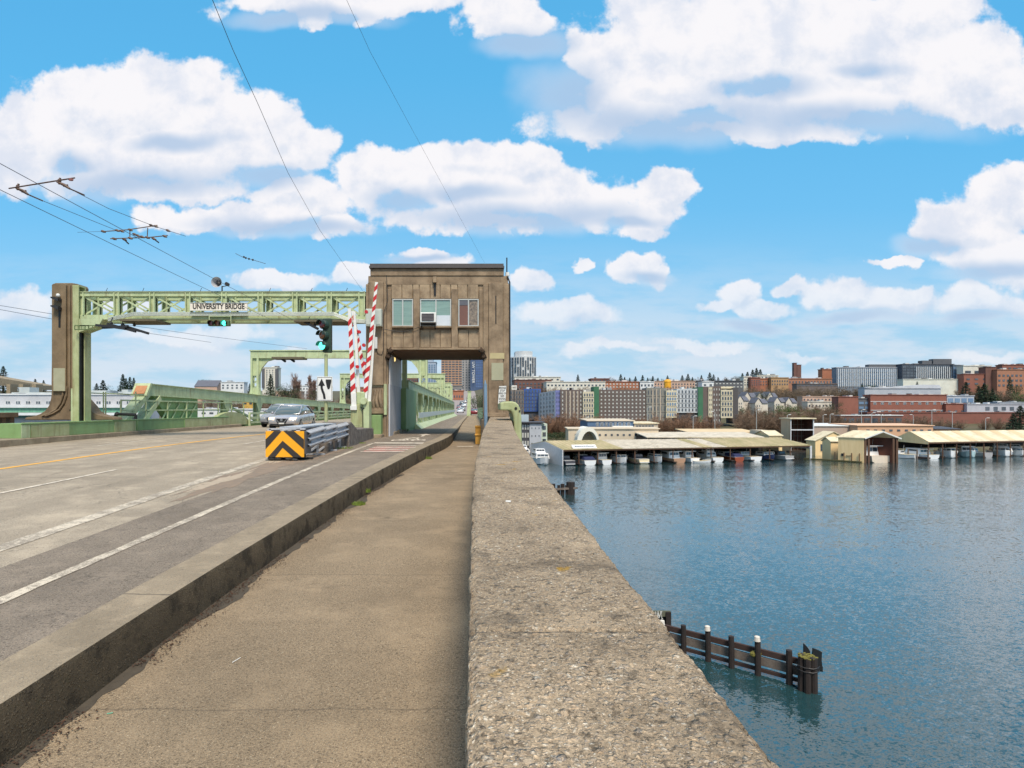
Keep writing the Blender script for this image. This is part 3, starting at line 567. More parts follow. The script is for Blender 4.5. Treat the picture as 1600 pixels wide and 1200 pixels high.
M_BLUE = mat('blue_grey_post_paint', S(120, 146, 168), .5, col2=S(100, 124, 144), scale=5, amt=.6)
M_BLIND = mat('green_blind_behind_glass', S(132, 158, 148), .1, col2=S(110, 134, 126), scale=1.5, amt=.7, stretch=(1, 1, 8), coat=.8)
M_BLINDW = mat('white_board_behind_glass', S(206, 212, 218), .15, scale=2, amt=.3, coat=.8)
M_BRN = mat('brown_board_behind_glass', S(118, 76, 56), .15, scale=2, amt=.5, coat=.8)
M_CURT = mat('patterned_curtain_behind_glass', S(150, 132, 112), .15, col2=S(60, 50, 44), scale=9, amt=1, coat=.8)
M_YELL = mat('yellow_step_paint', S(224, 168, 74), .6, col2=S(206, 148, 58), scale=6, amt=.7)
M_REDP = mat('red_barrier_paint', S(190, 34, 38), .5, scale=6, amt=.3)
M_TEXT = mat('sign_black_lettering', S(40, 38, 36), .6)
# ------------------------------------------------------------------ control tower
TD = 27.0
def tx(px, d=TD): return X(px, d)
def tz(py, d=TD): return Z(py, d)
tower = thing('bridge_tower', 'brown concrete bridge control tower with three windows above a passage', 'bridge tower', (tx(684), TD + 2.6, wz(28)))
DB = TD + 5.3; TB = wz(27) - .3
b = MB()
# two legs, the room over the passage, the parapet band
b.box(tx(573), tx(605.5), TD + .22, DB, TB, tz(440)); b.box(tx(757), tx(795), TD + .22, DB, TB, tz(440))
b.box(tx(605.5), tx(757), TD + .2, DB - .1, tz(544.5), tz(440))
b.box(tx(574.5), tx(794), TD + .14, DB + .05, tz(444), tz(430)); b.box(tx(578), tx(787.5), TD + .1, DB, tz(430), tz(418.6))
w = b.build('wall', M_TOWER, tower, bevel=.02)
b = MB(); b.box(tx(576.5), tx(788), TD + .0, DB + .08, tz(418.4), tz(415.2)); b.box(tx(577.5), tx(787), TD + .05, DB + .02, tz(415.2), tz(411.4)); b.build('parapet_cap', mat('dark_roof_flashing', S(82, 76, 74), .5, scale=5, amt=.6), tower)
# stepped corner pilasters
b = MB()
b.box(tx(571), tx(576), TD + .1, DB - .3, TB, tz(443)); b.box(tx(576), tx(599), TD, TD + .3, tz(602) , tz(440)); b.box(tx(599), tx(603.4), TD + .07, TD + .3, TB, tz(443.5))
b.box(tx(603.4), tx(610.5), TD + .13, TD + .3, tz(545), tz(451))
b.box(tx(576), tx(599), TD + .1, TD + .3, TB, tz(602))
b.build('corner_pilaster', M_TOWER, tower, bevel=.025)
b = MB()
b.box(tx(748.6), tx(755), TD + .13, TD + .3, tz(545), tz(451)); b.box(tx(755), tx(763.6), TD + .07, TD + .3, TB, tz(444)); b.box(tx(763.6), tx(786), TD, TD + .3, TB, tz(441.5)); b.box(tx(786), tx(795.6), TD + .1, DB - .3, TB, tz(443))
b.build('corner_pilaster', M_TOWER, tower, bevel=.025)
for a, c in ((645.6, 655.4), (705.4, 715.4)):
    b = MB(); b.box(tx(a), tx(c), TD + .05, TD + .25, tz(544.5), tz(451)); b.build('window_pilaster', M_TOWER, tower, bevel=.02)
# panels between grooves above and below the windows
for xs_, y0, y1 in (([610.6, 627.3, 644.3, 654.6, 671.6, 687.4, 704, 715, 730.6, 747.4], 465.6, 431.5), ([612.5, 629.5, 645.6], 542.5, 515), ([655.6, 671.5, 687.5, 705.3], 542.5, 515), ([715.5, 732, 748.5], 542.5, 515)):
    b = MB()
    for a, c in zip(xs_, xs_[1:]): b.box(tx(a) + .015, tx(c) - .015, TD + .145, TD + .24, tz(y0), tz(y1))
    b.build('wall_panels', M_PANEL, tower, bevel=.012)
b = MB(); b.box(tx(606), tx(757), TD + .03, TD + .24, tz(546.5), tz(543.2)); b.build('lintel', M_TOWER, tower, bevel=.02)
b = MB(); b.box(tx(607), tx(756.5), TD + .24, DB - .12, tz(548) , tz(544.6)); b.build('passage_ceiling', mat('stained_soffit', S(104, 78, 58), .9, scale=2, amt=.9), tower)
for (a, c, mats) in ((612.5, 645, (M_BLIND, M_BLIND)), (656, 704.8, (M_BLIND, M_BLIND)), (716, 748, (M_BRN, M_CURT))):
    y0, y1 = 509.5, 466.5; fr = MB(); t_ = .05
    for (p, q, r1, s1) in ((a, c, y1, y1 + 1.6), (a, c, y0 - 1.8, y0)): fr.box(tx(p), tx(q), TD + .1, TD + .2, tz(s1), tz(r1))
    mid = (a + c) / 2 - (0 if c - a < 40 else -.5)
    for p, q in ((a, a + 1.7), (mid - .9, mid + .9), (c - 1.7, c)): fr.box(tx(p), tx(q), TD + .104, TD + .196, tz(y0 - 1.8), tz(y1 + 1.6))
    wd = fr.build('window', M_ALU, tower)
    for i, (p, q) in enumerate(((a + 1.7, mid - .9), (mid + .9, c - 1.7))):
        g = MB(); g.box(tx(p), tx(q), TD + .14, TD + .17, tz(y0 - 1.8), tz(y1 + 1.6)); g.build('pane', mats[i], wd)
    sl_ = MB(); sl_.box(tx(a - .6), tx(c + .6), TD - .03, TD + .2, tz(y0 + 2.2), tz(y0)); sl_.build('sill', M_TOWER, wd)
    if c - a > 40:
        g = MB(); g.box(tx(mid + .9), tx(c - 1.7), TD + .125, TD + .145, tz(507.7), tz(492)); g.build('board', M_BLINDW, wd)
    if a > 700:
        g = MB(); g.box(tx(a + 1.7), tx(mid - .9), TD + .125, TD + .142, tz(476), tz(468)); g.build('blind', mat('grey_blind', S(96, 92, 96), .2, coat=.8), wd)
# air conditioner
ac = thing('air_conditioner', 'white boxy air conditioner sticking out of the middle tower window', 'air conditioner', (tx(670), TD - .2, tz(506)))
b = MB(); b.box(tx(657.6), tx(682.2), TD - .38, TD + .1, tz(505.6), tz(490)); b.build('casing', M_WHITE, ac, bevel=.03)
b = MB(); b.box(tx(660), tx(679), TD - .41, TD - .375, tz(503), tz(492)); b.build('grille', mat('grey_grille', S(88, 80, 84), .6), ac)
for k in range(5): b = MB(); b.box(tx(660.5), tx(678.5), TD - .43, TD - .41, tz(502 - k * 2.2), tz(501.4 - k * 2.2)); b.build('grille_slat', mat('grille_slat_grey', S(120, 114, 116), .5), ac)
b = MB(); b.bar((tx(659), TD + .1, tz(514)), (tx(659), TD - .34, tz(506)), .04, .04); b.bar((tx(680), TD + .1, tz(514)), (tx(680), TD - .34, tz(506)), .04, .04); b.box(tx(658), tx(681), TD - .3, TD + .1, tz(507.2), tz(505.8)); b.build('bracket', M_DARK, ac)
# slots and stains, faded paint panels
for a, c, y0, y1, dd in ((677.6, 681, 461, 442, .1), (774, 775.6, 506, 462, -.012)):
    b = MB(); b.box(tx(a), tx(c), TD + dd, TD + dd + .06, tz(y0), tz(y1)); b.build('slot', M_BLACK, tower)
b = MB(); b.box(tx(676.6), tx(682), TD - .03, TD + .12, tz(441), tz(431)); b.box(tx(676.8), tx(681.8), TD - .06, TD + .0, tz(430.6), tz(427.6)); b.build('vent_hood', M_TOWER, tower)
b = MB(); b.box(tx(581), tx(597.3), TD + .085, TD + .15, tz(604), tz(569)); b.build('painted_panel', M_PALE, tower)
b = MB(); b.box(tx(765.5), tx(788), TD - .012, TD + .05, tz(560.5), tz(551.5)); b.build('painted_panel', mat('cream_patch', S(186, 172, 130), .85, scale=3, amt=.6), tower)
b = MB(); b.box(tx(768), tx(786.5), TD - .012, TD + .05, tz(594), tz(567)); b.build('painted_panel', M_PALE, tower)
# scroll foot of the left leg
b = MB()
for k in range(4):
    x0 = tx(579.5 + k * 5); pts = []
    for i in range(9):
        t_ = i / 8; pts.append((x0 + .04 * sin(t_ * 5 + k), TD + .08 - .16 * sin(t_ * pi) * t_, tz(608 + t_ * 30)))
    b.tube(pts, [.05 + .035 * (i / 8) for i in range(9)], 7)
b.box(tx(577), tx(600), TD - .06, TD + .3, tz(646), tz(640)); b.box(tx(578.5), tx(598.5), TD - .0, TD + .3, tz(640), tz(637))
b.build('scroll_foot', M_TOWER, tower, smooth=False)
# scroll brackets at the head of the passage
for (px, dd) in ((607.5, TD + .1), (755, TD + .1), (627, DB - .6), (755, DB - .6)):
    b = MB(); s_ = 1 if px < 700 else -1; x0 = X(px, dd)
    b.tube([(x0, dd, Z(546, dd)), (x0 + .1 * s_, dd, Z(549, dd)), (x0 + .02 * s_, dd, Z(554, dd)), (x0 - .06 * s_, dd, Z(559, dd)), (x0 + .0 * s_, dd, Z(563, dd))], [.16, .15, .13, .12, .06], 8)
    b.cyl((x0 + .05 * s_, dd - .14, Z(549, dd)), .1, .26, 10, 'y'); b.cyl((x0 - .02 * s_, dd - .12, Z(558, dd)), .08, .24, 10, 'y'); b.build('scroll_bracket', M_TOWERD, tower, smooth=True)
# white-painted wall of the passage
XW = X(606, TD) + .005
b = MB(); b.box(XW - .05, XW + .03, TD + .5, DB - .4, wz(28), tz(552)); b.build('painted_wall', M_OFFW, tower)
b = MB(); b.box(XW - .04, XW + .045, TD + .35, DB - .3, wz(28) + .1, tz(600)); b.build('painted_wall', mat('grey_white_wall', S(186, 188, 194), .6, scale=2, amt=.5), tower)
b = MB(); b.ball((X(616, 29), 29, tz(556)), .07, 10, 6, sq=(1, 1, 1.6)); b.build('passage_lamp', mat('lamp_glass_lit', S(250, 226, 160), .3, emis=(S(255, 220, 140), .5)), tower)
# wall furniture on the left leg
b = MB(); b.box(tx(573.5), tx(598), TD - .38, TD, tz(511), tz(484.5)); bx_ = b.build('electrical_cabinet', M_GREY, tower, bevel=.02)
b = MB(); b.box(tx(575), tx(596.5), TD - .395, TD - .378, tz(509), tz(486.5)); b.build('cabinet_door', M_GREY, bx_, bevel=.01)
b = MB(); b.box(tx(585.5), tx(590), TD - .12, TD + .02, tz(545), tz(527)); b.build('speaker_box', M_WHITE, tower, bevel=.01)
b = MB()
b.tube([tuple(W(px, py, TD - .03)) for px, py in ((598, 514), (612, 516.5), (625, 518.5), (638, 517), (650, 513), (655, 511))], .014, 5)
b.tube([tuple(W(px, py, TD - .03)) for px, py in ((588, 545), (590, 552), (597, 554), (599, 546), (599, 490), (606, 470), (604, 430))], .014, 5)
b.build('cable', M_DARK, tower)
b = MB(); b.tube([(tx(797), TD + .1, tz(640)), (tx(796.5), TD + .1, tz(440)), (tx(793), TD + .1, tz(431))], .035, 6); b.build('conduit', M_DARK, tower)
b = MB(); b.tube([(tx(792.5), TD + .3, tz(432)), (tx(792.5), TD + .3, tz(400))], .028, 6); b.cyl((tx(793.5), TD + .3, tz(429)), .09, .16, 8, mi=1); b.build('antenna', [M_BLACK, M_WHITE], tower)
# notice on the right leg
nt = thing('notice_sign', 'white notice with black lines of capitals fixed low on the right tower leg', 'sign', (tx(785), TD - .06, tz(630)))
b = MB(); b.prism([(tx(778), tz(631)), (tx(789.5), tz(630)), (tx(791), tz(603)), (tx(779.8), tz(603.4))], 'y', TD - .09, TD - .07); b.build('sign_panel', M_WHITE, nt)
for i, s_ in enumerate(('BRIDGE', 'STOP', 'HERE ON', 'RED', 'SIGNAL', 'AHEAD')): text('lettering', s_, .115, (tx(784.8), TD - .1, tz(606.3 + i * 4.2)), M_TEXT, nt, ext=.002, sx=.8)
# green plinth boxes round the left leg
b = MB(); b.box(tx(574, TD), X(595.5, 26.6), 26.6, 35.4, rz(27) + .12, Z(648.5, 26.6)); o = b.build('plinth', M_GRN2, bevel=.02); tag(o, 'smooth green plinth wall round the foot of the tower leg', 'plinth')
b = MB(); b.box(tx(566), X(597.5, 26.5), 26.2, 37, rz(27) - .2, rz(27) + .13)
for i in range(7): b.box(X(597.5, 26.5) - .02, X(597.5, 26.5) + .25 + .05 * (i % 3), 28.6 + i * 1.4, 29.9 + i * 1.4, rz(27) - .2, rz(27) + .16 + .03 * (i % 2))
o = b.build('plinth_kerb', M_CONCL, bevel=.03); tag(o, 'mossy concrete kerb under the green plinth and truss', 'kerb')
b = MB(); b.box(X(603, 27.3) - .05, X(603, 27.3) + .07, 27.0, 27.2, Z(648, 27), Z(600, 27)); o = b.build('steel_post', M_GRN); tag(o, 'short pale green steel strip standing on the plinth at the tower leg', 'post')
b = MB(); b.box(X(629, 33) - .03, X(629, 33) + .22, 33, 33.3, rz(33), Z(562, 33)); o = b.build('steel_post', M_GRN); tag(o, 'tall thin green steel post at the back of the tower passage', 'post')
# ------------------------------------------------------------------ portal over the road
PD = 27.3
portal = thing('road_portal', 'green steel portal beam with crossed bracing spanning the road beside the tower', 'portal beam', (X(130, PD), PD, rz(PD, -16)))
XL, XR = X(124, PD), X(572, PD)
def truss_face(y, parent):
    b = MB(); b.box(XL, XR, y - .12, y + .12, Z(463.5, PD), Z(457.5, PD)); b.box(XL, XR, y - .16, y + .16, Z(457.6, PD), Z(456.6, PD)); b.build('top_chord', M_GRN, parent)
    b = MB(); b.box(XL, XR, y - .12, y + .12, Z(499, PD), Z(492.5, PD)); b.box(XL, XR, y - .18, y + .18, Z(500, PD), Z(499, PD)); b.build('bottom_chord', M_GRN, parent)
    ps = [129, 184.5, 240, 295.5, 352, 408.5, 462, 515.5, 566]
    for i, p in enumerate(ps):
        b = MB(); wv = 4.2 if 0 < i < 8 else 5; b.box(X(p - wv, PD), X(p - wv, PD) + .05, y - .16, y + .16, Z(493, PD), Z(456, PD)); b.box(X(p - wv, PD) + .05, X(p + wv, PD), y - .05, y + .05, Z(492.6, PD), Z(463.4, PD)); b.box(X(p + wv, PD) - .05, X(p + wv, PD) + .0, y - .16, y + .16, Z(493, PD), Z(456, PD)); b.build('upright', M_GRN, parent)
    for i, (p, q) in enumerate(zip(ps, ps[1:])):
        b = MB(); b.bar((X(p + 4, PD), y - .03, Z(464, PD)), (X(q - 4, PD), y - .03, Z(491, PD)), .04, .07); b.bar((X(p + 4, PD), y + .03, Z(491, PD)), (X(q - 4, PD), y + .03, Z(464, PD)), .04, .07)
        b.box(X((p + q) / 2 - 2.4, PD), X((p + q) / 2 + 2.4, PD), y - .01, y + .08, Z(479.5, PD), Z(475.5, PD)); b.build('cross_brace', M_GRN, parent)
truss_face(PD, portal); truss_face(PD + 1.1, portal)
for p in (129, 184.5, 240, 295.5, 352, 408.5, 462, 515.5):
    for py in (461, 496): b = MB(); b.box(X(p, PD) - .06, X(p, PD) + .06, PD + .12, PD + .98, Z(py, PD) - .08, Z(py, PD) + .08); b.build('cross_tie', M_GRN, portal)
# column
b = MB(); b.box(X(119, PD), X(128.5, PD), PD - .25, PD - .2, rz(PD, -16) - .1, Z(447, PD)); b.box(X(119, PD), X(128.5, PD), PD + .2, PD + .25, rz(PD, -16), Z(447, PD)); b.box(X(119, PD), X(119, PD) + .05, PD - .2, PD + .2, rz(PD, -16), Z(447, PD)); b.box(X(119.2, PD), X(128.5, PD), PD - .2, PD + .2, Z(449, PD), Z(447, PD))
b.box(X(128.5, PD) + .04, X(130, PD) + .04, PD + .05, PD + .5, rz(PD, -16) - .1, Z(455, PD)); b.build('column', M_GRN3, portal)
b = MB(); b.box(X(128.5, PD) - .03, X(128.5, PD) - .01, PD - .2, PD + .2, rz(PD, -16), Z(500, PD)); b.build('column_slot', M_BLACK, portal)
b = MB(); b.box(X(113, PD), X(118, PD), PD - .1, PD + .1, Z(660, PD), Z(607, PD)); b.build('stiffener', M_GRN, portal)
b = MB(); b.prism([(X(120, PD), Z(499, PD)), (X(165, PD), Z(499, PD)), (X(160, PD), Z(508, PD)), (X(128, PD), Z(520, PD)), (X(120, PD), Z(520, PD))], 'y', PD - .22, PD + .5); b.build('gusset', M_GRN, portal)
for p, q in ((136, 162), (128, 150)):
    b = MB(); b.tube([(X(p, PD), PD - .5, Z(517, PD)), (X(q, PD), PD - .5, Z(517, PD)), (X(q, PD), PD - .5, Z(511, PD)), (X(p, PD), PD - .5, Z(511, PD)), (X(p, PD), PD - .5, Z(517, PD))], .025, 5)
    for k in range(5): x_ = X(p + (q - p) * k / 4, PD); b.tube([(x_, PD - .5, Z(517, PD)), (x_, PD - .5, Z(511, PD))], .02, 4)
    b.build('small_railing', M_GRND, portal)
# conduits along the beam
b = MB()
for k in range(4):
    z0 = Z(490 + k * 1.5, PD)
    b.tube([(X(175, PD), PD - .3, z0 - .25), (X(215, PD), PD - .3, z0), (X(524, PD), PD - .3, z0), (X(548, PD), PD - .3, z0 - .28), (X(574, PD), PD - .3, z0 - .34)], .022, 5)
b.build('conduits', mat('pale_conduit', S(200, 206, 196), .4, metal=.3), portal)
b = MB()
for x0, x1, py in ((140, 560, 455.2),): b.tube([(X(x0, PD), PD, Z(py - 0, PD)), (X(x1, PD), PD, Z(py, PD))], .012, 4)
for p in (165, 222, 312, 420, 485, 540): b.tube([(X(p, PD), PD, Z(457, PD)), (X(p + 3, PD), PD, Z(450, PD))], .012, 4)
b.build('top_wire', M_DARK, portal)
# trolley wire guide boards slung under the beam
def boards(name, px0, px1, py, d, parent, n=2, tilt=3):
    b = MB(); b.box(X(px0, d), X(px1, d), d - .9, d + .4, Z(py + 3, d), Z(py, d)); b.build(name, M_DARK if False else mat('weathered_board', S(104, 96, 76), .85, scale=3, amt=.8), parent)
boards('wire_guide_board', 205, 260, 503, PD, portal); boards('wire_guide_board', 468, 545, 504, PD, portal)
b = MB()
for a, c, e, f in ((150, 508, 196, 513), (168, 506, 212, 518), (190, 508, 232, 521), (476, 503, 497, 514), (160, 512, 200, 510)): b = MB(); b.bar(W(a, c, PD - .7), W(e, f, PD - .9), .1, .1); b.build('trolley_skate', M_DARK, portal)
for p, q in ((172, 505), (190, 507), (208, 508), (480, 504), (490, 508)): b = MB(); b.tube([W(p, q, PD - .7), W(p + 4, q - 9, PD - .3)], .02, 4); b.ball(W(p + 2, q, PD - .7), .07, 6, 4); b.build('trolley_hanger', M_DARK, portal)
sg = thing('bridge_name_sign', 'long white name board with black capitals reading UNIVERSITY BRIDGE on the green portal', 'sign', (X(347, PD), PD - .4, Z(487, PD)))
b = MB(); b.box(X(303, PD), X(391.5, PD), PD - .38, PD - .34, Z(487.2, PD), Z(475.6, PD)); b.build('sign_panel', mat('cream_sign_board', S(226, 218, 204), .6, scale=6, amt=.3), sg)
text('lettering', 'UNIVERSITY BRIDGE', .33, (X(347.2, PD), PD - .39, Z(481.3, PD)), M_TEXT, sg, ext=.004, sx=.77, bold=.007)
b = MB(); 
for (p, q, r1, s1) in ((302.4, 392, 475.8, 475.1), (302.4, 392, 487.7, 487)): b.box(X(p, PD), X(q, PD), PD - .4, PD - .33, Z(s1 if s1 > r1 else r1, PD), Z(min(r1, s1), PD))
b.build('sign_frame', M_GREY, sg)
def lens_mats(): return {'r': mat('unlit_red_lens', S(104, 30, 34), .25, coat=.5), 'a': mat('unlit_amber_lens', S(132, 78, 40), .25, coat=.5), 'g': mat('lit_green_lens', S(60, 220, 190), .3, emis=(S(70, 240, 205), 1.5))}
LM = lens_mats()
hs = thing('horizontal_traffic_light', 'three lens traffic light hung sideways under the green portal beam', 'traffic light', (X(348, PD), PD - .4, Z(511, PD)))
b = MB(); b.box(X(331.5, PD), X(364.5, PD), PD - .45, PD - .25, Z(511.2, PD), Z(503, PD)); b.build('housing', mat('signal_green_housing', S(70, 96, 66), .5), hs, bevel=.02)
for px, k in ((337, 'r'), (347, 'a'), (357, 'g')):
    b = MB(); b.cyl((X(px, PD), PD - .47, Z(507, PD)), .105, .02, 14, 'y'); L_ = b.build('lens', LM[k], hs)
    b = MB(); v = [( .115 * cos(a), .115 * sin(a)) for a in [pi * (1.25 - 1.5 * i / 12) for i in range(13)]]
    for (x1, z1), (x2, z2) in zip(v, v[1:]): b.quad((X(px, PD) + x1, PD - .62, Z(507, PD) + z1), (X(px, PD) + x2, PD - .62, Z(507, PD) + z2), (X(px, PD) + x2, PD - .45, Z(507, PD) + z2), (X(px, PD) + x1, PD - .45, Z(507, PD) + z1))
    b.build('visor', M_BLACK, L_)
b = MB()
for px in (331.5, 365): b.tube([(X(px, PD), PD - .3, Z(507, PD)), (X(px, PD), PD - .3, Z(493, PD))], .022, 5)
b.tube([(X(331.5, PD), PD - .3, Z(496, PD)), (X(365, PD), PD - .3, Z(496, PD))], .02, 5); b.build('hanger', M_GRN, hs)
hn = thing('horn_speaker', 'round grey horn speaker standing on top of the green portal beam', 'speaker', (X(344, PD), PD, Z(456, PD)))
b = MB()
rr = [(.24, -.3), (.215, -.26), (.14, -.12), (.07, .0), (.05, .15)]
b.loft([[(X(342.5, PD) + r_ * cos(2 * pi * k / 18), PD + y_, Z(443, PD) + r_ * sin(2 * pi * k / 18)) for k in range(18)] for r_, y_ in rr], caps=False); b.build('bell', M_GALV, hn, smooth=True, fix=False)
b = MB(); b.ball((X(344, PD), PD - .12, Z(444, PD)), .1, 8, 6); b.build('driver', M_DARK, hn)
b = MB(); b.tube([(X(347, PD), PD, Z(456, PD)), (X(347, PD), PD, Z(447, PD))], .03, 6); b.cyl((X(355, PD), PD - .1, Z(444, PD)), .08, .2, 10, 'y'); b.bar((X(347, PD), PD, Z(448, PD)), (X(356, PD), PD, Z(446, PD)), .03, .03); b.build('mast', M_DARK, hn)
# ------------------------------------------------------------------ concrete pylon, plinth and balustrade on the far side of the road
QD = 28.4
py_ = thing('concrete_pylon', 'tall brown concrete pylon with flared foot at the left end of the green portal', 'pylon', (X(100, QD), QD, Z(658, QD)))
def pylon_prof(z):  # left px, right px edge per picture row
    return z
rows = [(656, 38, 178), (652, 40, 176), (650.5, 52, 162), (647, 62, 150), (642, 70, 143), (634, 76, 137), (622, 79.5, 126), (606, 81, 124), (560, 81.5, 123), (500, 81.5, 123), (452, 81.5, 123), (447, 81.5, 123), (443.5, 84, 121), (442, 86, 112)]
b = MB(); rings = []
for py, a, c in rows:
    z = Z(py, QD); rings.append([(X(a, QD), QD, z), (X(c, QD), QD, z), (X(c, QD), QD + .75, z), (X(a, QD), QD + .75, z)])
b.loft(rings); b.build('shaft', M_PYLON, py_, bevel=.03)
b = MB()
rows2 = [(650, 96, 108), (644, 96, 107.5), (630, 92, 106), (612, 84, 105.5), (600, 83, 105.5), (560, 83.5, 105.5), (446, 83.5, 105.5), (444, 86, 103)]
b.loft([[(X(a, QD), QD - .12, Z(py, QD)), (X(c, QD), QD - .12, Z(py, QD)), (X(c, QD), QD, Z(py, QD)), (X(a, QD), QD, Z(py, QD))] for py, a, c in rows2[3:]])
b.box(X(108.5, QD), X(111, QD), QD - .06, QD, Z(640, QD), Z(446, QD)); b.box(X(113.5, QD), X(117, QD), QD - .06, QD, Z(648, QD), Z(446, QD))
# curved ribs of the flared foot
for off in (0, 5.5):
    pts = [(X(px + off, QD), QD - .04, Z(y_, QD)) for px, y_ in ((100, 604), (99, 618), (95, 630), (88, 640), (78, 646), (66, 650))]; b.tube(pts, .05, 5)
b.build('fluting', M_PYLON, py_, bevel=.015)
b = MB(); b.box(X(86.5, QD), X(104.5, QD), QD - .135, QD - .1, Z(611, QD), Z(575.5, QD)); b.build('painted_panel', M_PALE, py_)
b = MB(); b.box(X(94.5, QD), X(97.5, QD), QD - .14, QD - .1, Z(512, QD), Z(484, QD)); b.build('slot', M_BLACK, py_)
for y_ in (466, 479): b = MB(); b.prism([(X(88, QD), Z(y_ + 2, QD)), (X(99.5, QD), Z(y_ + 7, QD)), (X(99.5, QD), Z(y_ + 2.5, QD)), (X(95, QD), Z(y_, QD)), (X(88, QD), Z(y_, QD))], 'y', QD - .4, QD - .1); b.build('hood', M_DARK, py_)
b = MB(); b.ball((X(96.5, QD), QD - .25, Z(463, QD)), .09, 8, 5); b.build('lamp', M_WHITE, py_)
# plinth along the road's left edge
PX = -16.9
b = MB(); zt0 = Z(661, 22.7)
b.box(PX - .9, PX, 22.7, 42, rz(22, PX) + .26, zt0 - .02); 
b.box(PX - .02, PX + .03, 22.7, 42, zt0 - .06, zt0 + .0)
for yy in (30.5, 35.5): b.box(PX, PX + .03, yy, yy + .06, rz(22, PX) + .28, zt0 - .07)
o = b.build('green_plinth_wall', M_GRN2, bevel=.015); tag(o, 'low green painted wall along the left edge of the road', 'plinth wall')
b = MB(); b.box(-20.8, PX - .92, 27.9, 34, rz(22, PX) - .2, zt0 - .1); o_ = b.build('pylon_base', M_CONC); tag(o_, 'concrete base block under the foot of the tall pylon', 'base block')
for (y0, y1, m, nm) in ((23.2, 25.4, M_GRN3, 'paint_patch'), (22.71, 23.15, M_GRN, 'paint_patch'), (28.6, 30.4, M_GRN3, 'paint_patch'), (35.6, 41.95, M_GRN3, 'paint_patch')):
    b = MB(); b.box(PX, PX + .012, y0, y1, rz(22, PX) + .27, zt0 - .08); c_ = b.build(nm, m, o)
b = MB(); b.box(PX - 1.1, PX + .12, -8, 44, rz(10, PX) - .4, rz(22, PX) + .26)
struct(b.build('left_kerb', M_CONCL, bevel=.03))
b = MB(); b.box(PX - 3.6, PX - 1.1, -8, 44, rz(10, PX) - .4, rz(22, PX) + .22); struct(b.build('left_sidewalk', M_WALK))
# concrete balustrade on the far left
bal = thing('balustrade', 'grey concrete balustrade with upright slots beyond the road at the far left', 'balustrade', (-20.6, 18, rz(20, PX)))
zb = rz(22, PX)
b = MB(); b.box(-21.15, -20.65, -6, 27.6, zb + .98, zb + 1.2); b.build('rail', M_CONC, bal, bevel=.02)
b = MB(); b.box(-21.1, -20.7, -6, 27.6, zb - .2, zb + .22); b.build('foot', M_CONC, bal)
for i in range(68):
    b = MB(); y_ = 27.4 - .5 * i; b.box(-21.02, -20.78, y_ - .12, y_ + .12, zb + .22, zb + .98); b.build('baluster', M_CONC, bal) if i < 60 else None
# ------------------------------------------------------------------ bascule trusses on both sides of the roadway
def girder(name, label, x, y0, y1, ztop0, ztop1, parent_panels=True, ch=.55, step=6.4, first=9, panels=True, sw=.5, side=1, vw=.28):
    t_ = thing(name, label, 'truss', (x, (y0 + y1) / 2, rz(40)))
    zt = lambda y: ztop0 + (ztop1 - ztop0) * (y - y0) / (y1 - y0); zb_ = rz(60) + .15
    b = MB(); w_ = sw / 2; n = 8
    b.loft([[(x - w_, y, zt(y) - ch), (x + w_, y, zt(y) - ch), (x + w_, y, zt(y)), (x - w_, y, zt(y))] for y in (y0, y1)])
    b.loft([[(x - w_ - .06, y, zt(y)), (x + w_ + .06, y, zt(y)), (x + w_ + .06, y, zt(y) + .04), (x - w_ - .06, y, zt(y) + .04)] for y in (y0 - .02, y1)]); 
    b.loft([[(x - w_ - .04, y, zt(y) - ch - .04), (x + w_ + .04, y, zt(y) - ch - .04), (x + w_ + .04, y, zt(y) - ch), (x - w_ - .04, y, zt(y) - ch)] for y in (y0 + .02, y1)]); b.build('top_chord', M_GRN, t_)
    b = MB(); b.box(x - w_, x + w_, y0, y1, zb_ - .35, zb_ + .1); b.build('bottom_chord', M_GRN2, t_)
    y = y0 + first; k = 0
    while y < y1 - .5:
        h = zt(y) - ch
        b = MB(); b.box(x - w_ + .02, x - w_ + .1, y - vw / 2, y + vw / 2, zb_ + .1, h - .04); b.box(x + w_ - .1, x + w_ - .02, y - vw / 2, y + vw / 2, zb_ + .1, h - .04); b.box(x - w_ + .1, x + w_ - .1, y - .03, y + .03, zb_ + .1, h - .04)
        b.prism([(y - vw / 2 - .6, h - .04), (y + vw / 2 + .6, h - .04), (y + vw / 2, h - .8), (y - vw / 2, h - .8)], 'x', x + side * (w_ + .0), x + side * (w_ + .03)); b.build('upright', M_GRN, t_)
        yn = min(y + step, y1 - .3); h2 = zt(yn) - ch
        b = MB(); q = (y + yn) / 2; b.bar((x, y + .2, h - .3), (x, yn - .2, zb_ + .15), .14, .16) if k % 2 == 0 else b.bar((x, y + .2, zb_ + .15), (x, yn - .2, h2 - .3), .14, .16)
        b.build('diagonal', M_GRN3 if k % 3 == 1 else M_GRN, t_)
        y += step; k += 1
    return t_, zt, zb_
GX = -17.7
tL, ztL, zbL = girder('bascule_truss', 'green steel bascule truss rising along the left side of the road', GX, 32.6, 112, 15.3, 14.2, first=10.5, step=6.4, ch=.58)
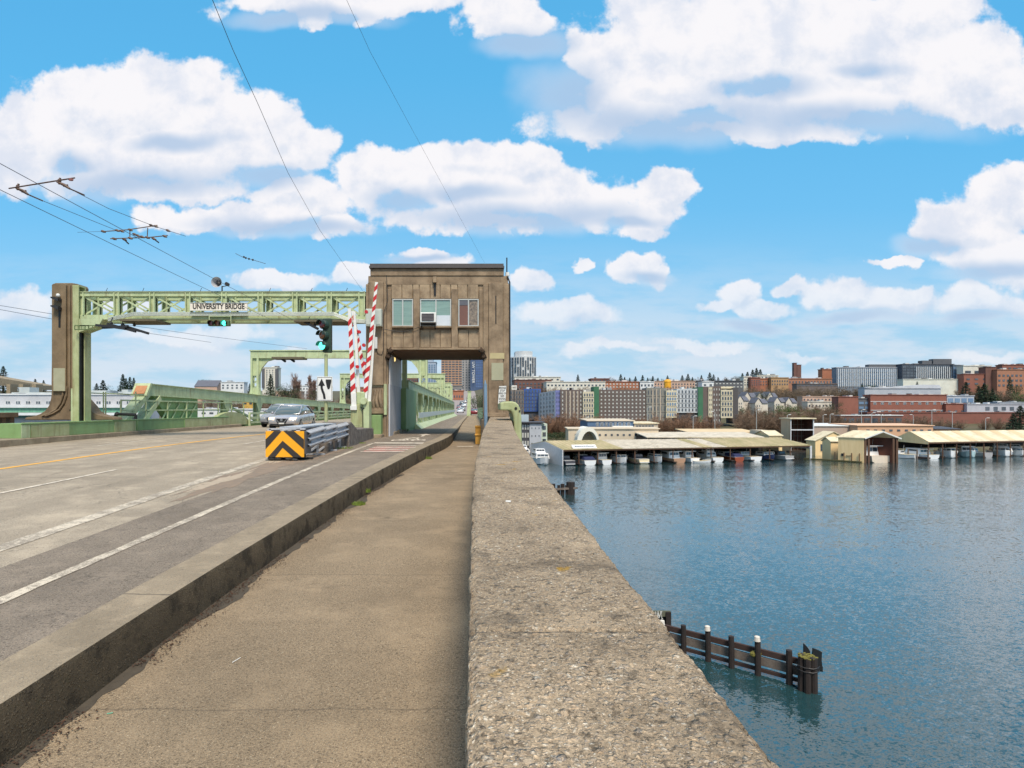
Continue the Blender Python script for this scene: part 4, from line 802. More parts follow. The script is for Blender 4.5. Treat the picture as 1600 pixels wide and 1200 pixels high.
# heavy end of the left truss
b = MB(); zt = ztL(33); b.prism([(33.2, zt - .6), (38.6, zt - .62), (38.6, zbL + .3), (35.2, zbL + .3)], 'x', GX - .2, GX + .18); b.build('web_plate', M_GRND if False else M_GRN2, tL)
for p, q in (((32.7, zt - .45), (29.6, zbL - .2)), ((33.8, zt - .7), (31.4, zbL - .2))):
    b = MB(); b.bar((GX + .05, p[0], p[1]), (GX + .05, q[0], q[1]), .55, .3); b.build('end_brace', M_GRN, tL)
b = MB(); b.prism([(32.55, zt + .05), (32.75, zt + .05), (32.3, zt - .62), (32.1, zt - .62)], 'x', GX - .42, GX + .42); b.build('end_plate', M_GRN, tL)
b = MB(); b.prism([(32.46, zt - .08), (32.52, zt - .08), (32.18, zt - .52), (32.1, zt - .52)], 'x', GX - .3, GX + .3); b.build('name_plate', M_RUST, tL)
for i in range(4): b = MB(); b.bar((GX + .24, 34 + i * 1.1, zbL + .4), (GX + .24, 35 + i * 1.1, zt - 1.0), .05, .08); b.build('web_stiffener', M_GRN, tL)
b = MB(); y_ = 43
for k in range(13): a = pi * k / 12; b.v.append((0, 0, 0))
b = MB(); b.prism([(y_ - 3.3 * cos(pi * k / 14), zbL - .1 + .95 * sin(pi * k / 14)) for k in range(15)], 'x', GX + .3, GX + .62); b.build('rack_guard', M_GRN3, tL)
# pipe railing between the pylon and the truss, road-side guard rails
def railing(name, label, x, y0, y1, h, n, rails, m, z0=None, cat='railing', r=.035):
    t_ = thing(name, label, cat, (x, (y0 + y1) / 2, z0)); b = MB()
    for q in rails: b = MB(); b.box(x - r, x + r, y0, y1, z0 + q - r, z0 + q + r); b.build('rail', m, t_)
    for i in range(n): y = y0 + (y1 - y0) * i / (n - 1); b = MB(); b.box(x - r, x + r, y - r, y + r, z0, z0 + h - r); b.build('post', m, t_)
    return t_
railing('pipe_railing', 'thin green pipe railing in front of the left truss', PX - .5, 30, 46, 1.0, 8, (.5, 1.0), M_GRN, zt0 - .05)
railing('guard_rail', 'low green guard rails along the left side of the bascule road', PX - .05, 46, 110, .95, 14, (.25, .6, .95), M_GRN, rz(60, -16), r=.07)
b = MB(); b.tube([(X(183, 30), 30, Z(647, 30)), (X(212, 30), 30, Z(648, 30))], .08, 6); b.tube([(X(212, 30), 30, Z(648, 30)), (X(212, 30), 30, Z(655, 30))], .08, 6); b.tube([(X(181, 30), 30, Z(646, 30)), (X(184, 30), 30, Z(648, 30))], .12, 6); o = b.build('locking_bar', M_DARK); tag(o, 'dark horizontal locking bar on a stub post behind the green wall', 'bar')
b = MB()
for p in (161.5, 165, 212): b.tube([(X(p, 31), 31, Z(657, 31)), (X(p, 31), 31, Z(612, 31))], .035, 5)
b.tube([(X(140, 31), 31, Z(614, 31)), (X(225, 31), 31, Z(617, 31))], .03, 5); o = b.build('fence_posts', M_GRN); tag(o, 'thin green tall posts with a wire between pylon and truss', 'fence')
# right truss, seen through the tower passage
XT = -3.75
tR, ztR, zbR = girder('bascule_truss', 'green steel bascule truss seen through the tower passage, right of the road', XT, 33.2, 112, 15.5, 15.1, first=4.5, step=4.9, ch=.42, side=1, sw=.4)
b = MB(); b.box(XT - .22, XT + .25, 31.5, 37.2, zbR, ztR(36) - .45); b.build('web_plate', M_GRN2, tR)
b = MB(); b.box(XT + .26, XT + .3, 38.4, 112, rz(60) + .62, rz(60) + .98); b.build('guard_board', mat('pale_guard_board', S(196, 202, 196), .6, scale=2, amt=.5), tR)
b = MB(); b.loft([[(XT - .3, y, rz(60) - .3), (XT + w_, y, rz(60) - .3), (XT + .3, y, rz(60) + .3), (XT - .3, y, rz(60) + .3)] for y, w_ in ((36.5, .95), (112, .95))]); b.build('sloping_kerb', M_GRN, tR)
for y in [39 + 2.4 * i for i in range(30)]: b = MB(); b.box(XT + .22, XT + .28, y - .08, y + .08, rz(60) + .3, rz(60) + .62); b.build('stub_post', M_GRN, tR)
# outer railing of the sidewalk beyond the tower
railing('sidewalk_railing', 'green railing on the water side of the sidewalk beyond the tower', .75, 33, 110, 1.3, 26, (.2, .5, .8, 1.1, 1.3), M_GRN, wz(50), r=.05)
# further portals
def portal2(label, d, xl, xr, ztop, hb, lattice=True):
    t_ = thing('truss_portal', label, 'portal', ((xl + xr) / 2, d, rz(60)), 'green portals over the bascule road')
    z0 = ztL(d)
    b = MB(); b.box(xl, xr, d - .25, d + .25, ztop - hb, ztop - .05); b.box(xl - .06, xr + .06, d - .32, d + .32, ztop - .05, ztop + .03); b.build('beam', M_GRN, t_)
    for x, s_ in ((xl, 1), (xr, -1)):
        b = MB(); b.box(x, x + s_ * .16, d - .25, d + .25, z0, ztop - hb); b.box(x + s_ * .5, x + s_ * .66, d - .25, d + .25, z0, ztop - hb)
        hh = ztop - hb - z0; n = 7
        for k in range(n): b.bar((x + s_ * .16, d, z0 + hh * k / n), (x + s_ * .5, d, z0 + hh * (k + 1) / n), .04, .05); b.bar((x + s_ * .5, d, z0 + hh * k / n), (x + s_ * .16, d, z0 + hh * (k + 1) / n), .04, .05)
        b.prism([(x - s_ * .12, z0), (x + s_ * .78, z0), (x + s_ * .66, z0 + .6), (x, z0 + .6)], 'y', d - .2, d + .2)
        b.build('post', M_GRN, t_)
        b = MB(); b.prism([(x + s_ * .0, ztop - hb), (x + s_ * 2.2, ztop - hb), (x + s_ * 1.3, ztop - hb - .25), (x + s_ * .85, ztop - hb - .8), (x + s_ * .66, ztop - hb - 1.4), (x, ztop - hb - 1.4)], 'y', d - .1, d + .1); b.build('knee_brace', M_GRN, t_)
    return t_
p2 = portal2('green portal over the road, second one from the tower, with dark boards under its beam', 49, -17.9, -3.7, Z(548, 49), .62)
boards('wire_guide_board', 430, 478, 559, 49, p2); 
for a in (438, 452): b = MB(); b.bar(W(a, 559, 48.6), W(a + 8, 565, 48.4), .15, .15); b.build('trolley_skate', M_DARK, p2)
portal2('green portal over the road farther down the bascule span, third from the tower', 83, -18.2, -3.9, Z(584, 83), .6)
portal2('green portal over the far end of the bascule span', 108, -18.4, -4.0, Z(598, 108), .7)
# lattice counterweight frame at the far leaf
lf = thing('lattice_frame', 'tangled green lattice frame above the far end of the truss', 'lattice frame', (-6, 116, 13))
for (x0, x1, y) in ((X(668, 116), X(706, 116), 116), (X(672, 120), X(704, 120), 120)):
    z0, z1 = Z(640, 116), Z(603, 116)
    for k in range(6):
        a = x0 + (x1 - x0) * k / 5; b = MB(); b.box(a - .13, a + .13, y - .13, y + .13, 12.7, z1 + (.8 if k == 2 else 0)); b.build('upright', M_GRN, lf)
        if k < 5:
            c = x0 + (x1 - x0) * (k + 1) / 5; b = MB(); b.bar((a, y, z0), (c, y, (z0 + z1) / 2), .1, .14); b.bar((c, y, (z0 + z1) / 2), (a, y, z1), .1, .14); b.bar((c, y, z0), (a, y, (z0 + z1) / 2), .1, .14); b.bar((a, y, (z0 + z1) / 2), (c, y, z1), .1, .14); b.build('brace', M_GRN if k % 2 else M_GRN3, lf)
    b = MB(); b.box(x0, x1, y - .2, y + .2, z1 - .3, z1); b.box(x0, x1, y - .15, y + .15, (z0 + z1) / 2 - .1, (z0 + z1) / 2 + .1); b.build('chord', M_GRN, lf)
o = thing('steel_mast', 'pale green steel mast standing right of the far road beyond the truss', 'mast', (X(733, 105), 105, rz(100)))
b = MB(); b.loft([[(X(729, 105) - .0, 105, 12.2), (X(735, 105), 105, 12.2), (X(735, 105), 105.4, 12.2), (X(729, 105), 105.4, 12.2)], [(X(731, 105), 105, Z(612, 105)), (X(736, 105), 105, Z(612, 105)), (X(736, 105), 105.4, Z(612, 105)), (X(731, 105), 105.4, Z(612, 105))]]); b.build('shaft', M_GRN, o)
b = MB(); b.box(X(730, 105), X(737, 105), 104.9, 105.5, Z(612, 105), Z(611, 105)); b.build('cap', M_GRN3, o)
# ------------------------------------------------------------------ traffic light on its post with the keep-left sign
SD = 22.5
def sx(px, d=SD): return X(px, d)
tl = thing('traffic_light', 'three lens traffic light showing green on a pale green post behind the striped panel', 'traffic light', (sx(509), SD, rz(SD)))
b = MB(); b.tube([(sx(509.5), SD, rz(SD)), (sx(509.5), SD, Z(554, SD))], .065, 10); b.build('post', M_GRN3, tl)
b = MB(); b.box(sx(505), sx(518), SD - .1, SD + .16, Z(551, SD), Z(498, SD)); hb = b.build('housing', mat('dark_green_signal_housing', S(40, 62, 48), .5, scale=6, amt=.5), tl, bevel=.03)
ang = R(-28)
for py, k in ((508, 'r'), (524.5, 'a'), (541, 'g')):
    c = Vector((sx(506), SD - .2, Z(py, SD))); dv = Vector((-.5, -.86, 0)).normalized(); rv = Vector((dv.y, -dv.x, 0)) * -1
    def disc(r, off, n=18): return [c + dv * off + rv * (r * cos(2 * pi * i / n)) + Vector((0, 0, r * sin(2 * pi * i / n))) for i in range(n)]
    b = MB(); b.loft([disc(.17, -.16), disc(.17, .0), disc(.155, .02)]); b.build('lens_housing', mat('dark_green_signal_housing', S(40, 62, 48)), tl)
    b = MB(); b.loft([disc(.145, .02), disc(.13, .05), disc(.07, .07)]); b.build('lens', LM[k], tl, smooth=True)
    b = MB(); n = 18; ii = range(0, 10)
    a_ = [c + dv * .02 + rv * (.165 * cos(2 * pi * i / n)) + Vector((0, 0, .165 * sin(2 * pi * i / n))) for i in ii]; z_ = [c + dv * .19 + rv * (.16 * cos(2 * pi * i / n)) + Vector((0, 0, .16 * sin(2 * pi * i / n))) for i in ii]
    for i in range(len(a_) - 1): b.quad(a_[i], a_[i + 1], z_[i + 1], z_[i])
    b.build('visor', mat('signal_visor', S(34, 50, 42), .6), tl, fix=False)
ks = thing('keep_left_sign', 'white sign with a black curving arrow and island symbol below the green traffic light', 'road sign', (sx(509), SD - .1, Z(627, SD)))
b = MB(); b.box(sx(496.6), sx(520.6), SD - .12, SD - .1, Z(626.6, SD), Z(588.6, SD)); b.build('sign_panel', M_WHITE, ks, bevel=.004)
def sp(pts, y=SD - .126): return [(sx(496.6 + u * 24), y, Z(588.6 + v * 38, SD)) for u, v in pts]
b = MB()
for q in ([(.30, .08), (.52, .38), (.08, .38)],): b.add(sp(q), [(0, 1, 2)])
L1 = [(.22, .36), (.24, .5), (.30, .62), (.38, .74), (.42, .92)]; L2 = [(.38, .36), (.38, .47), (.44, .58), (.53, .72), (.57, .92)]
for i in range(4): b.add(sp([L1[i], L2[i], L2[i + 1], L1[i + 1]]), [(0, 1, 2, 3)])
b.add(sp([(.57, .12), (.92, .12), (.92, .22), (.86, .42), (.80, .52), (.70, .52), (.64, .42), (.57, .22)]), [tuple(range(8))])
b.build('arrow_symbol', M_BLACK, ks, fix=False)
b = MB()
for (u0, u1, v0, v1) in ((.04, .96, .025, .04), (.04, .96, .96, .975), (.04, .06, .04, .96), (.94, .96, .04, .96)):
    b.add(sp([(u0, v0), (u1, v0), (u1, v1), (u0, v1)], SD - .124), [(0, 1, 2, 3)])
b.build('border', M_BLACK, ks, fix=False)
# ------------------------------------------------------------------ raised barrier gates
GD = 25.6
def gx(px, d=GD): return X(px, d)
def gate(label, base, tip, w, d, faces=True, n=11, lights=(), red0=.06, red1=.95, back=None):
    t_ = thing('barrier_gate', label, 'barrier gate', (gx(base[0], d), d, Z(base[1], d)), 'raised red and white barrier arms beside the tower')
    p = Vector((gx(base[0], d), d, Z(base[1], d))); q = Vector((gx(tip[0], d), d, Z(tip[1], d))); ax = (q - p); Ln = ax.length; ax.normalize(); r = Vector((ax.z, 0, -ax.x)) * (w / 2)
    b = MB(); y0, y1 = Vector((0, -.03, 0)), Vector((0, .03, 0))
    k0, k1 = 1.15, .72
    v = [p - r * k0 + y0, p + r * k0 + y0, q + r * k1 + y0, q - r * k1 + y0, p - r * k0 + y1, p + r * k0 + y1, q + r * k1 + y1, q - r * k1 + y1]
    b.add(v, [(0, 1, 2, 3), (7, 6, 5, 4), (0, 4, 5, 1), (1, 5, 6, 2), (2, 6, 7, 3), (3, 7, 4, 0)]); am = b.build('arm', M_WHITE, t_)
    L_ = (red1 - red0) * Ln / n
    for i in range(n):
        a = red0 * Ln + L_ * i; kk = k0 + (k1 - k0) * a / Ln; sl = L_ * .38
        b = MB(); e = Vector((0, -.036, 0)); b.add([p + ax * a - r * kk + e, p + ax * (a + sl) + r * kk + e, p + ax * (a + L_ * .5 + sl) + r * kk + e, p + ax * (a + L_ * .5) - r * kk + e], [(0, 1, 2, 3)]); b.build('red_stripe', M_REDP, am)
    for (f, s_) in lights:
        c = p + ax * Ln * f + r * s_; b = MB(); b.cyl((c.x, d - .1, c.z), .075, .12, 12, 'y'); b.build('warning_lamp', mat('red_lamp_lens', S(190, 30, 34), .25, coat=.6), t_)
    return t_, p, ax, r
g1, *_ = gate('leftmost upright red and white barrier arm standing on the green gate post', (553.5, 640), (546, 482), .19, GD, n=7, red0=.17, red1=.93, lights=((.42, 2.4),))
b = MB(); b.box(gx(550), gx(556.5), GD - .06, GD + .06, Z(641, GD), Z(614, GD)); b.box(gx(548), gx(558), GD - .1, GD + .12, Z(640.5, GD), Z(634, GD)); b.build('arm_socket', M_WHITE, g1)
b = MB(); b.loft([[(gx(557.5) , GD + .12, Z(632, GD)), (gx(563), GD + .12, Z(632, GD)), (gx(563), GD + .2, Z(632, GD)), (gx(557.5), GD + .2, Z(632, GD))], [(gx(551), GD + .12, Z(486, GD)), (gx(554.5), GD + .12, Z(486, GD)), (gx(554.5), GD + .2, Z(486, GD)), (gx(551), GD + .2, Z(486, GD))]]); b.build('back_arm', M_WHITE, g1)
g2, *_ = gate('middle barrier arm slanting between the two taller red and white arms', (574, 606), (551, 486), .15, GD + .5, n=9, red0=.05, red1=.98, lights=((.3, -3.2), (.72, 1.5), (.82, -2.0)))
g3, *_ = gate('tallest red and white barrier arm leaning up against the tower front', (568.5, 640), (588.5, 441), .165, GD + .2, n=11, red0=.12, red1=1.0, lights=((.76, -3.6), (.5, -3.2), (.36, -1.8)))
b = MB(); b.loft([[(gx(571.5), GD + .3, Z(634, GD)), (gx(577), GD + .3, Z(634, GD)), (gx(577), GD + .36, Z(634, GD)), (gx(571.5), GD + .36, Z(634, GD))], [(gx(583), GD + .3, Z(505, GD)), (gx(585), GD + .3, Z(505, GD)), (gx(585), GD + .36, Z(505, GD)), (gx(583), GD + .36, Z(505, GD))]]); b.build('back_arm', M_WHITE, g3)
gp = thing('gate_post', 'yellow-green gate cabinet and post at the foot of the barrier arms', 'gate post', (gx(560), GD, rz(GD)))
b = MB(); b.box(gx(547.5), gx(567), GD + .0, GD + .6, Z(668, GD), Z(632, GD)); b.build('cabinet', M_GRN3, gp, bevel=.03)
b = MB(); b.box(gx(556), gx(569), GD + .1, GD + .5, Z(632, GD), Z(612, GD)); b.build('drive_housing', M_GRN, gp, bevel=.04)
b = MB(); b.box(gx(568), gx(577.5), GD - .1, GD + .5, rz(GD) - .1, Z(627, GD)); b.cyl((gx(569), GD - .2, Z(627, GD)), .15, .3, 12, 'y'); b.build('post', M_GRN, gp, bevel=.02)
b = MB(); b.box(gx(548), gx(566), GD - .02, GD + .02, Z(672, GD), Z(668.5, GD)); b.tube([(gx(564), GD - .03, Z(636, GD)), (gx(567), GD - .12, Z(640, GD)), (gx(570), GD - .12, Z(637, GD))], .02, 5); b.tube([(gx(567.5), GD - .12, Z(640, GD)), (gx(568), GD - .12, Z(668, GD))], .015, 5); b.build('cable', M_DARK, gp)
b = MB(); b.box(gx(548.5), gx(563), GD - .01, GD + .0, Z(665, GD), Z(638, GD)); b.build('cabinet_door', M_GRN3, gp, bevel=.01)
# ------------------------------------------------------------------ crash cushion with chevron panel
CD = 16.2
def cx_(px, d=CD): return X(px, d)
cc = thing('crash_cushion', 'steel crash cushion with ribbed rails behind a black and orange chevron panel', 'crash cushion', (cx_(446), CD, rz(CD)))
x0, x1, z0, z1 = cx_(415.8), cx_(475.6), Z(714, CD), Z(673.5, CD)
b = MB(); b.box(x0, x1, CD - .04, CD, z0, z1); ch = b.build('chevron_panel', mat('reflective_orange', S(240, 168, 26), .45, scale=8, amt=.2, col2=S(226, 148, 20)), cc)
w_, h_ = x1 - x0, z1 - z0
def cp(u, v): return (x0 + u * w_, CD - .046, z0 + v * h_)
M_CB = mat('chevron_black', S(52, 46, 42), .6, scale=5, amt=.5)
for polys in ([[(0, .30), (.42, 1.0), (.22, 1.0), (0, .68)][::1], [(1, .30), (1, .68), (.74, 1.0), (.47, 1.0)]], [[(.06, 0), (.25, 0), (.445, .36), (.445, .63)], [(.445, .36), (.72, 0), (.94, 0), (.445, .63)]]):
    for q in polys: b = MB(); b.add([cp(u, v) for u, v in q], [tuple(range(len(q)))]); b.build('chevron_stripe', M_CB, ch, fix=False)
b = MB(); b.box(x0 + .02, x1 + .05, CD, CD + .5, z0 + .08, z1 - .03); b.build('nose_box', mat('galvanised_dark', S(94, 94, 98), .5, metal=.5, scale=6, amt=.6), cc)
b = MB()
for px in (421, 466): b.box(cx_(px) - .05, cx_(px) + .05, CD - .02, CD + .06, z1 - .02, z1 + .06)
b.box(x0 + .08, x1 + .02, CD - .02, CD + .08, z1 + .035, z1 + .075); b.bar((cx_(438), CD, z1 + .0), (cx_(452), CD - .05, z1 + .05), .03, .03); b.build('clamp_rail', M_GALV, cc)
# thrie-beam rail: ribbed section swept back along both sides
prof = []
for i in range(25):
    t_ = i / 24; prof.append((.1 * (0.5 - .5 * cos(t_ * 2 * pi * 3)), t_ * .5))
def rail(xa, xb, ya, yb, s_, name='ribbed_rail'):
    b = MB(); n = 18; rings = []
    for i in range(n):
        t_ = i / (n - 1); y = ya + (yb - ya) * t_; x = xa + (xb - xa) * t_; zb_ = rz(y) + .3 + .05 * t_
        rings.append([(x + s_ * u, y, zb_ + v) for u, v in prof] )
    b.loft(rings, close=False, caps=False); b.loft([[(x - s_ * .012, y, z) for x, y, z in r_] for r_ in rings], close=False, caps=False); return b.build(name, M_GALV, cc, smooth=True, fix=False)
segs = [(16.35, 18.0), (17.75, 19.4), (19.15, 21.0)]
for i, (a, c) in enumerate(segs):
    f = lambda y: -4.52 + (y - 16.3) * .03
    rail(f(a) + .02 - .012 * i, f(c) + .02 - .012 * i, a, c, 1)
    rail(-5.5 - .012 * i, -5.42 - .012 * i, a, c, -1)
for y in (16.6, 17.8, 19.2, 20.4):
    b = MB(); xr_ = -4.52 + (y - 16.3) * .03
    b.bar((xr_ - .06, y, rz(y) + .75), (xr_ - .1, y - .02, rz(y) + .06), .05, .08); b.bar((-5.42, y, rz(y) + .75), (-5.4, y, rz(y) + .06), .05, .08); b.box(-5.44, xr_ - .03, y - .05, y + .05, rz(y) + .55, rz(y) + .75); b.box(-5.5, xr_ + .12, y - .06, y + .06, rz(y) + .01, rz(y) + .05); b.bar((xr_ - .06, y - .02, rz(y) + .3), (xr_ - .35, y - .5, rz(y) + .03), .05, .05); b.build('diaphragm_frame', M_GALV if y > 17 else M_DARK, cc)
b = MB(); b.box(-5.3, -4.7, 16.6, 20.8, rz(18) + .82, rz(18) + .86); b.box(-5.05, -4.95, 16.6, 20.8, rz(18) + .05, rz(18) + .15); b.build('centre_rail', M_GALV, cc)
b = MB()
for px in (424, 434, 455): b.ball((cx_(px), CD + .05, rz(CD) + .06), .1, 8, 5, sq=(1.2, 1, .7))
b.box(cx_(424), cx_(456), CD, CD + .1, rz(CD) + .1, z0 + .02); b.tube([(cx_(447), CD, rz(CD) + .05), (cx_(466), CD - .05, rz(CD) + .02)], .04, 6); b.build('skid_feet', M_DARK, cc)
# concrete end block and low wall behind the cushion
M_STONE = mat('rough_grey_concrete', S(128, 120, 112), .95, col2=S(84, 76, 70), scale=5, amt=1, bump=.9, bscale=14, streak=(6, S(60, 54, 50), .6))
b = MB(); b.loft([[(-5.35, y, rz(y) - .1), (xr, y, rz(y) - .1), (xr - .02, y, rz(y) + h), (-5.3, y, rz(y) + h)] for y, xr, h in ((20.9, -4.27, .8), (21.3, -4.25, .84), (21.9, -4.2, .62), (22.0, -4.2, .58))]); b.loft([[(-5.3, y, rz(y) - .1), (xr, y, rz(y) - .1), (xr - .02, y, rz(y) + h), (-5.25, y, rz(y) + h)] for y, xr, h in ((22.0, -4.22, .56), (24.2, -4.24, .5), (25.8, -4.24, .44), (25.9, -4.24, .4))])
for k in range(5):  # broken stubs below the rails
    y = 18.9 + k * .45; b.box(-5.2, -4.5 - .05 * (k % 2), y, y + .38, rz(y) - .1, rz(y) + .28 + .04 * (k % 3))
o = b.build('median_wall', M_STONE, bevel=.04); tag(o, 'low rough grey concrete median wall behind the crash cushion', 'low wall')
# ------------------------------------------------------------------ blue-grey post, yellow steps and green bracket by the right leg
b = MB(); d = 26.2; b.tube([(X(759.8, d), d, wz(d)), (X(758.2, d), d, Z(600, d))], .075, 10); b.tube([(X(758.2, d), d, Z(600, d)), (X(758, d), d, Z(594, d))], [.05, .02], 8); b.cyl((X(759.8, d), d, wz(d) - .02), .15, .05, 12)
o = b.build('steel_bollard_post', M_BLUE); tag(o, 'tall blue-grey steel post beside the parapet at the tower leg', 'post')
b = MB(); zb_ = wz(28); x0 = .08
b.box(x0, x0 + .42, 27.9, 28.5, zb_ - .1, zb_ + .42); b.box(x0 - .03, x0 + .46, 27.86, 28.1, zb_ + .38, zb_ + .47); b.box(x0, x0 + .36, 28.5, 29.3, zb_ - .1, zb_ + .8); b.box(x0 - .02, x0 + .4, 28.46, 28.7, zb_ + .74, zb_ + .84)
o = b.build('yellow_step', M_YELL, bevel=.03); tag(o, 'bright yellow painted steel steps against the right tower leg', 'step')
b = MB(); x0 = X(757, 27.5); b.box(x0, X(795, 27.5), 26.9, 28.2, Z(656, 27), Z(651.5, 27)); b.box(X(760, 27.0), X(790, 27), 26.8, 28.1, Z(651.5, 27) , Z(645, 27)); b.box(X(752, 26.8), X(757, 26.8), 26.7, 30, wz(27), Z(655, 27)); b.box(X(757, 26.9), X(797, 26.9), 26.95, 28, wz(27) - 1.2, Z(656, 27)); o = b.build('leg_footing', M_TOWER, bevel=.03); tag(o, 'stepped brown concrete footing where the parapet meets the right tower leg', 'footing')
# green steel end bracket hooked over the outside of the parapet
b = MB(); d0, d1 = 21.6, 22.0
out = [(781.5, 641), (781.5, 631), (783.5, 628.5), (788, 627.3), (800, 627), (806, 628.5), (810.5, 633), (813.5, 641), (815, 655), (815, 672), (815.5, 690), (816.5, 730), (806, 730), (806, 700), (804, 684), (803, 668), (802, 652), (800.5, 645), (798.5, 641.5)]
b.prism([(X(px, d0), Z(py, d0)) for px, py in out], 'y', d0, d1 + 1.6)
o = b.build('end_bracket', M_GRN3, bevel=.05); tag(o, 'curved yellow-green steel bracket hooked over the parapet near the tower', 'bracket')
b = MB(); b.cyl((X(806, d0), d0 - .02, Z(638, d0)), .05, .05, 12, 'y'); b.cyl((X(812, d0), d0 - .03, Z(642, d0)), .03, .04, 8, 'y'); b.build('bolt_hole', M_BLACK, o)
o2 = thing('no_entry_notice', 'small white square notice on a thin stand beyond the right tower leg', 'sign', (X(803, 34), 34, Z(620, 34)))
b = MB(); b.box(X(799.5, 34), X(807.5, 34), 34, 34.03, Z(609, 34), Z(602, 34)); b.build('sign_panel', M_WHITE, o2)
b = MB(); b.box(X(803, 34), X(804, 34), 34.03, 34.08, 11, Z(603, 34)); b.build('stand', M_DARK, o2)
text('lettering', 'NO', .12, (X(803.5, 34), 33.99, Z(605.5, 34)), M_TEXT, o2, ext=.002)
# ------------------------------------------------------------------ grass tufts and small litter on the sidewalk
M_GRASS = mat('fresh_grass', S(128, 146, 58), .8, col2=S(86, 108, 44), scale=40, amt=.9)
def tuft(label, c, n, r, h, seed):
    r_ = random.Random(seed); b = MB()
    for i in range(n):
        a = r_.uniform(0, 6.28); q = r * sqrt(r_.random()); x, y = c[0] + q * cos(a), c[1] + q * sin(a); hh = h * r_.uniform(.4, 1.1) * (1 - .5 * q / r); bx, by = r_.gauss(0, .4) * hh, r_.gauss(0, .4) * hh; w_ = .006 + .002 * r_.random(); t_ = r_.uniform(0, 3.14)
        dx, dy = w_ * cos(t_), w_ * sin(t_)
        b.add([(x - dx, y - dy, c[2]), (x + dx, y + dy, c[2]), (x + bx * .5 + dx * .7, y + by * .5 + dy * .7, c[2] + hh * .65), (x + bx * .5 - dx * .7, y + by * .5 - dy * .7, c[2] + hh * .65), (x + bx * 1.2, y + by * 1.2, c[2] + hh)], [(0, 1, 2, 3), (3, 2, 4)])
    o = b.build('grass_tuft', M_GRASS, fix=False); tag(o, label, 'grass tuft')
d = 11.4; tuft('bright green grass tuft growing at the foot of the kerb on the sidewalk', (KERB_X(d) + .17, d, wz(d)), 260, .12, .1, 1)
d = 12.6; tuft('small green weed in the joint of the tall kerb face', (KERB_X(d) + .06, d, wz(d) + .05), 60, .06, .12, 5)
d = 20.5; tuft('tiny grass tuft at the kerb bend nearest the tower', (KERB_X(d) + .1, d, wz(d)), 160, .14, .12, 2)
tuft('grass growing at the side of the crash cushion by the bike lane', (-4.3, 20.2, rz(20.2)), 180, .3, .1, 3)
tuft('grass in the corner where the end block meets the low median wall', (-4.15, 22.6, rz(22.6)), 100, .15, .07, 8)
M_PAPER = mat('paper_scrap', S(226, 222, 214), .7)
for (px, py, ln, a, nm, lb) in ((363, 1024, .045, .9, 'straw_scrap', 'thin white scrap lying on the sidewalk beside the crack'), (167, 1102, .03, .2, 'mint_scrap', 'small mint green scrap in the gutter near the kerb foot')):
    d = 950 * 1.96 / (py - 638 + 18); x = X(px, d); b = MB(); b.bar((x, d, wz(d) + .006), (x + ln * cos(a), d + ln * sin(a) * 2.5, wz(d) + .006), .006, .004); o = b.build(nm, M_PAPER if 'straw' in nm else mat('mint_plastic', S(120, 190, 160), .5)); tag(o, lb, 'litter')
b = MB(); d = 4.6; b.prism([(X(790, d), d), (X(797, d), d - .02), (X(799, d), d + .03), (X(791, d), d + .04)], 'z', pz(d) + .004, pz(d) + .01); o = b.build('paper_scrap', M_PAPER); tag(o, 'small white chip of paint on top of the parapet', 'litter')
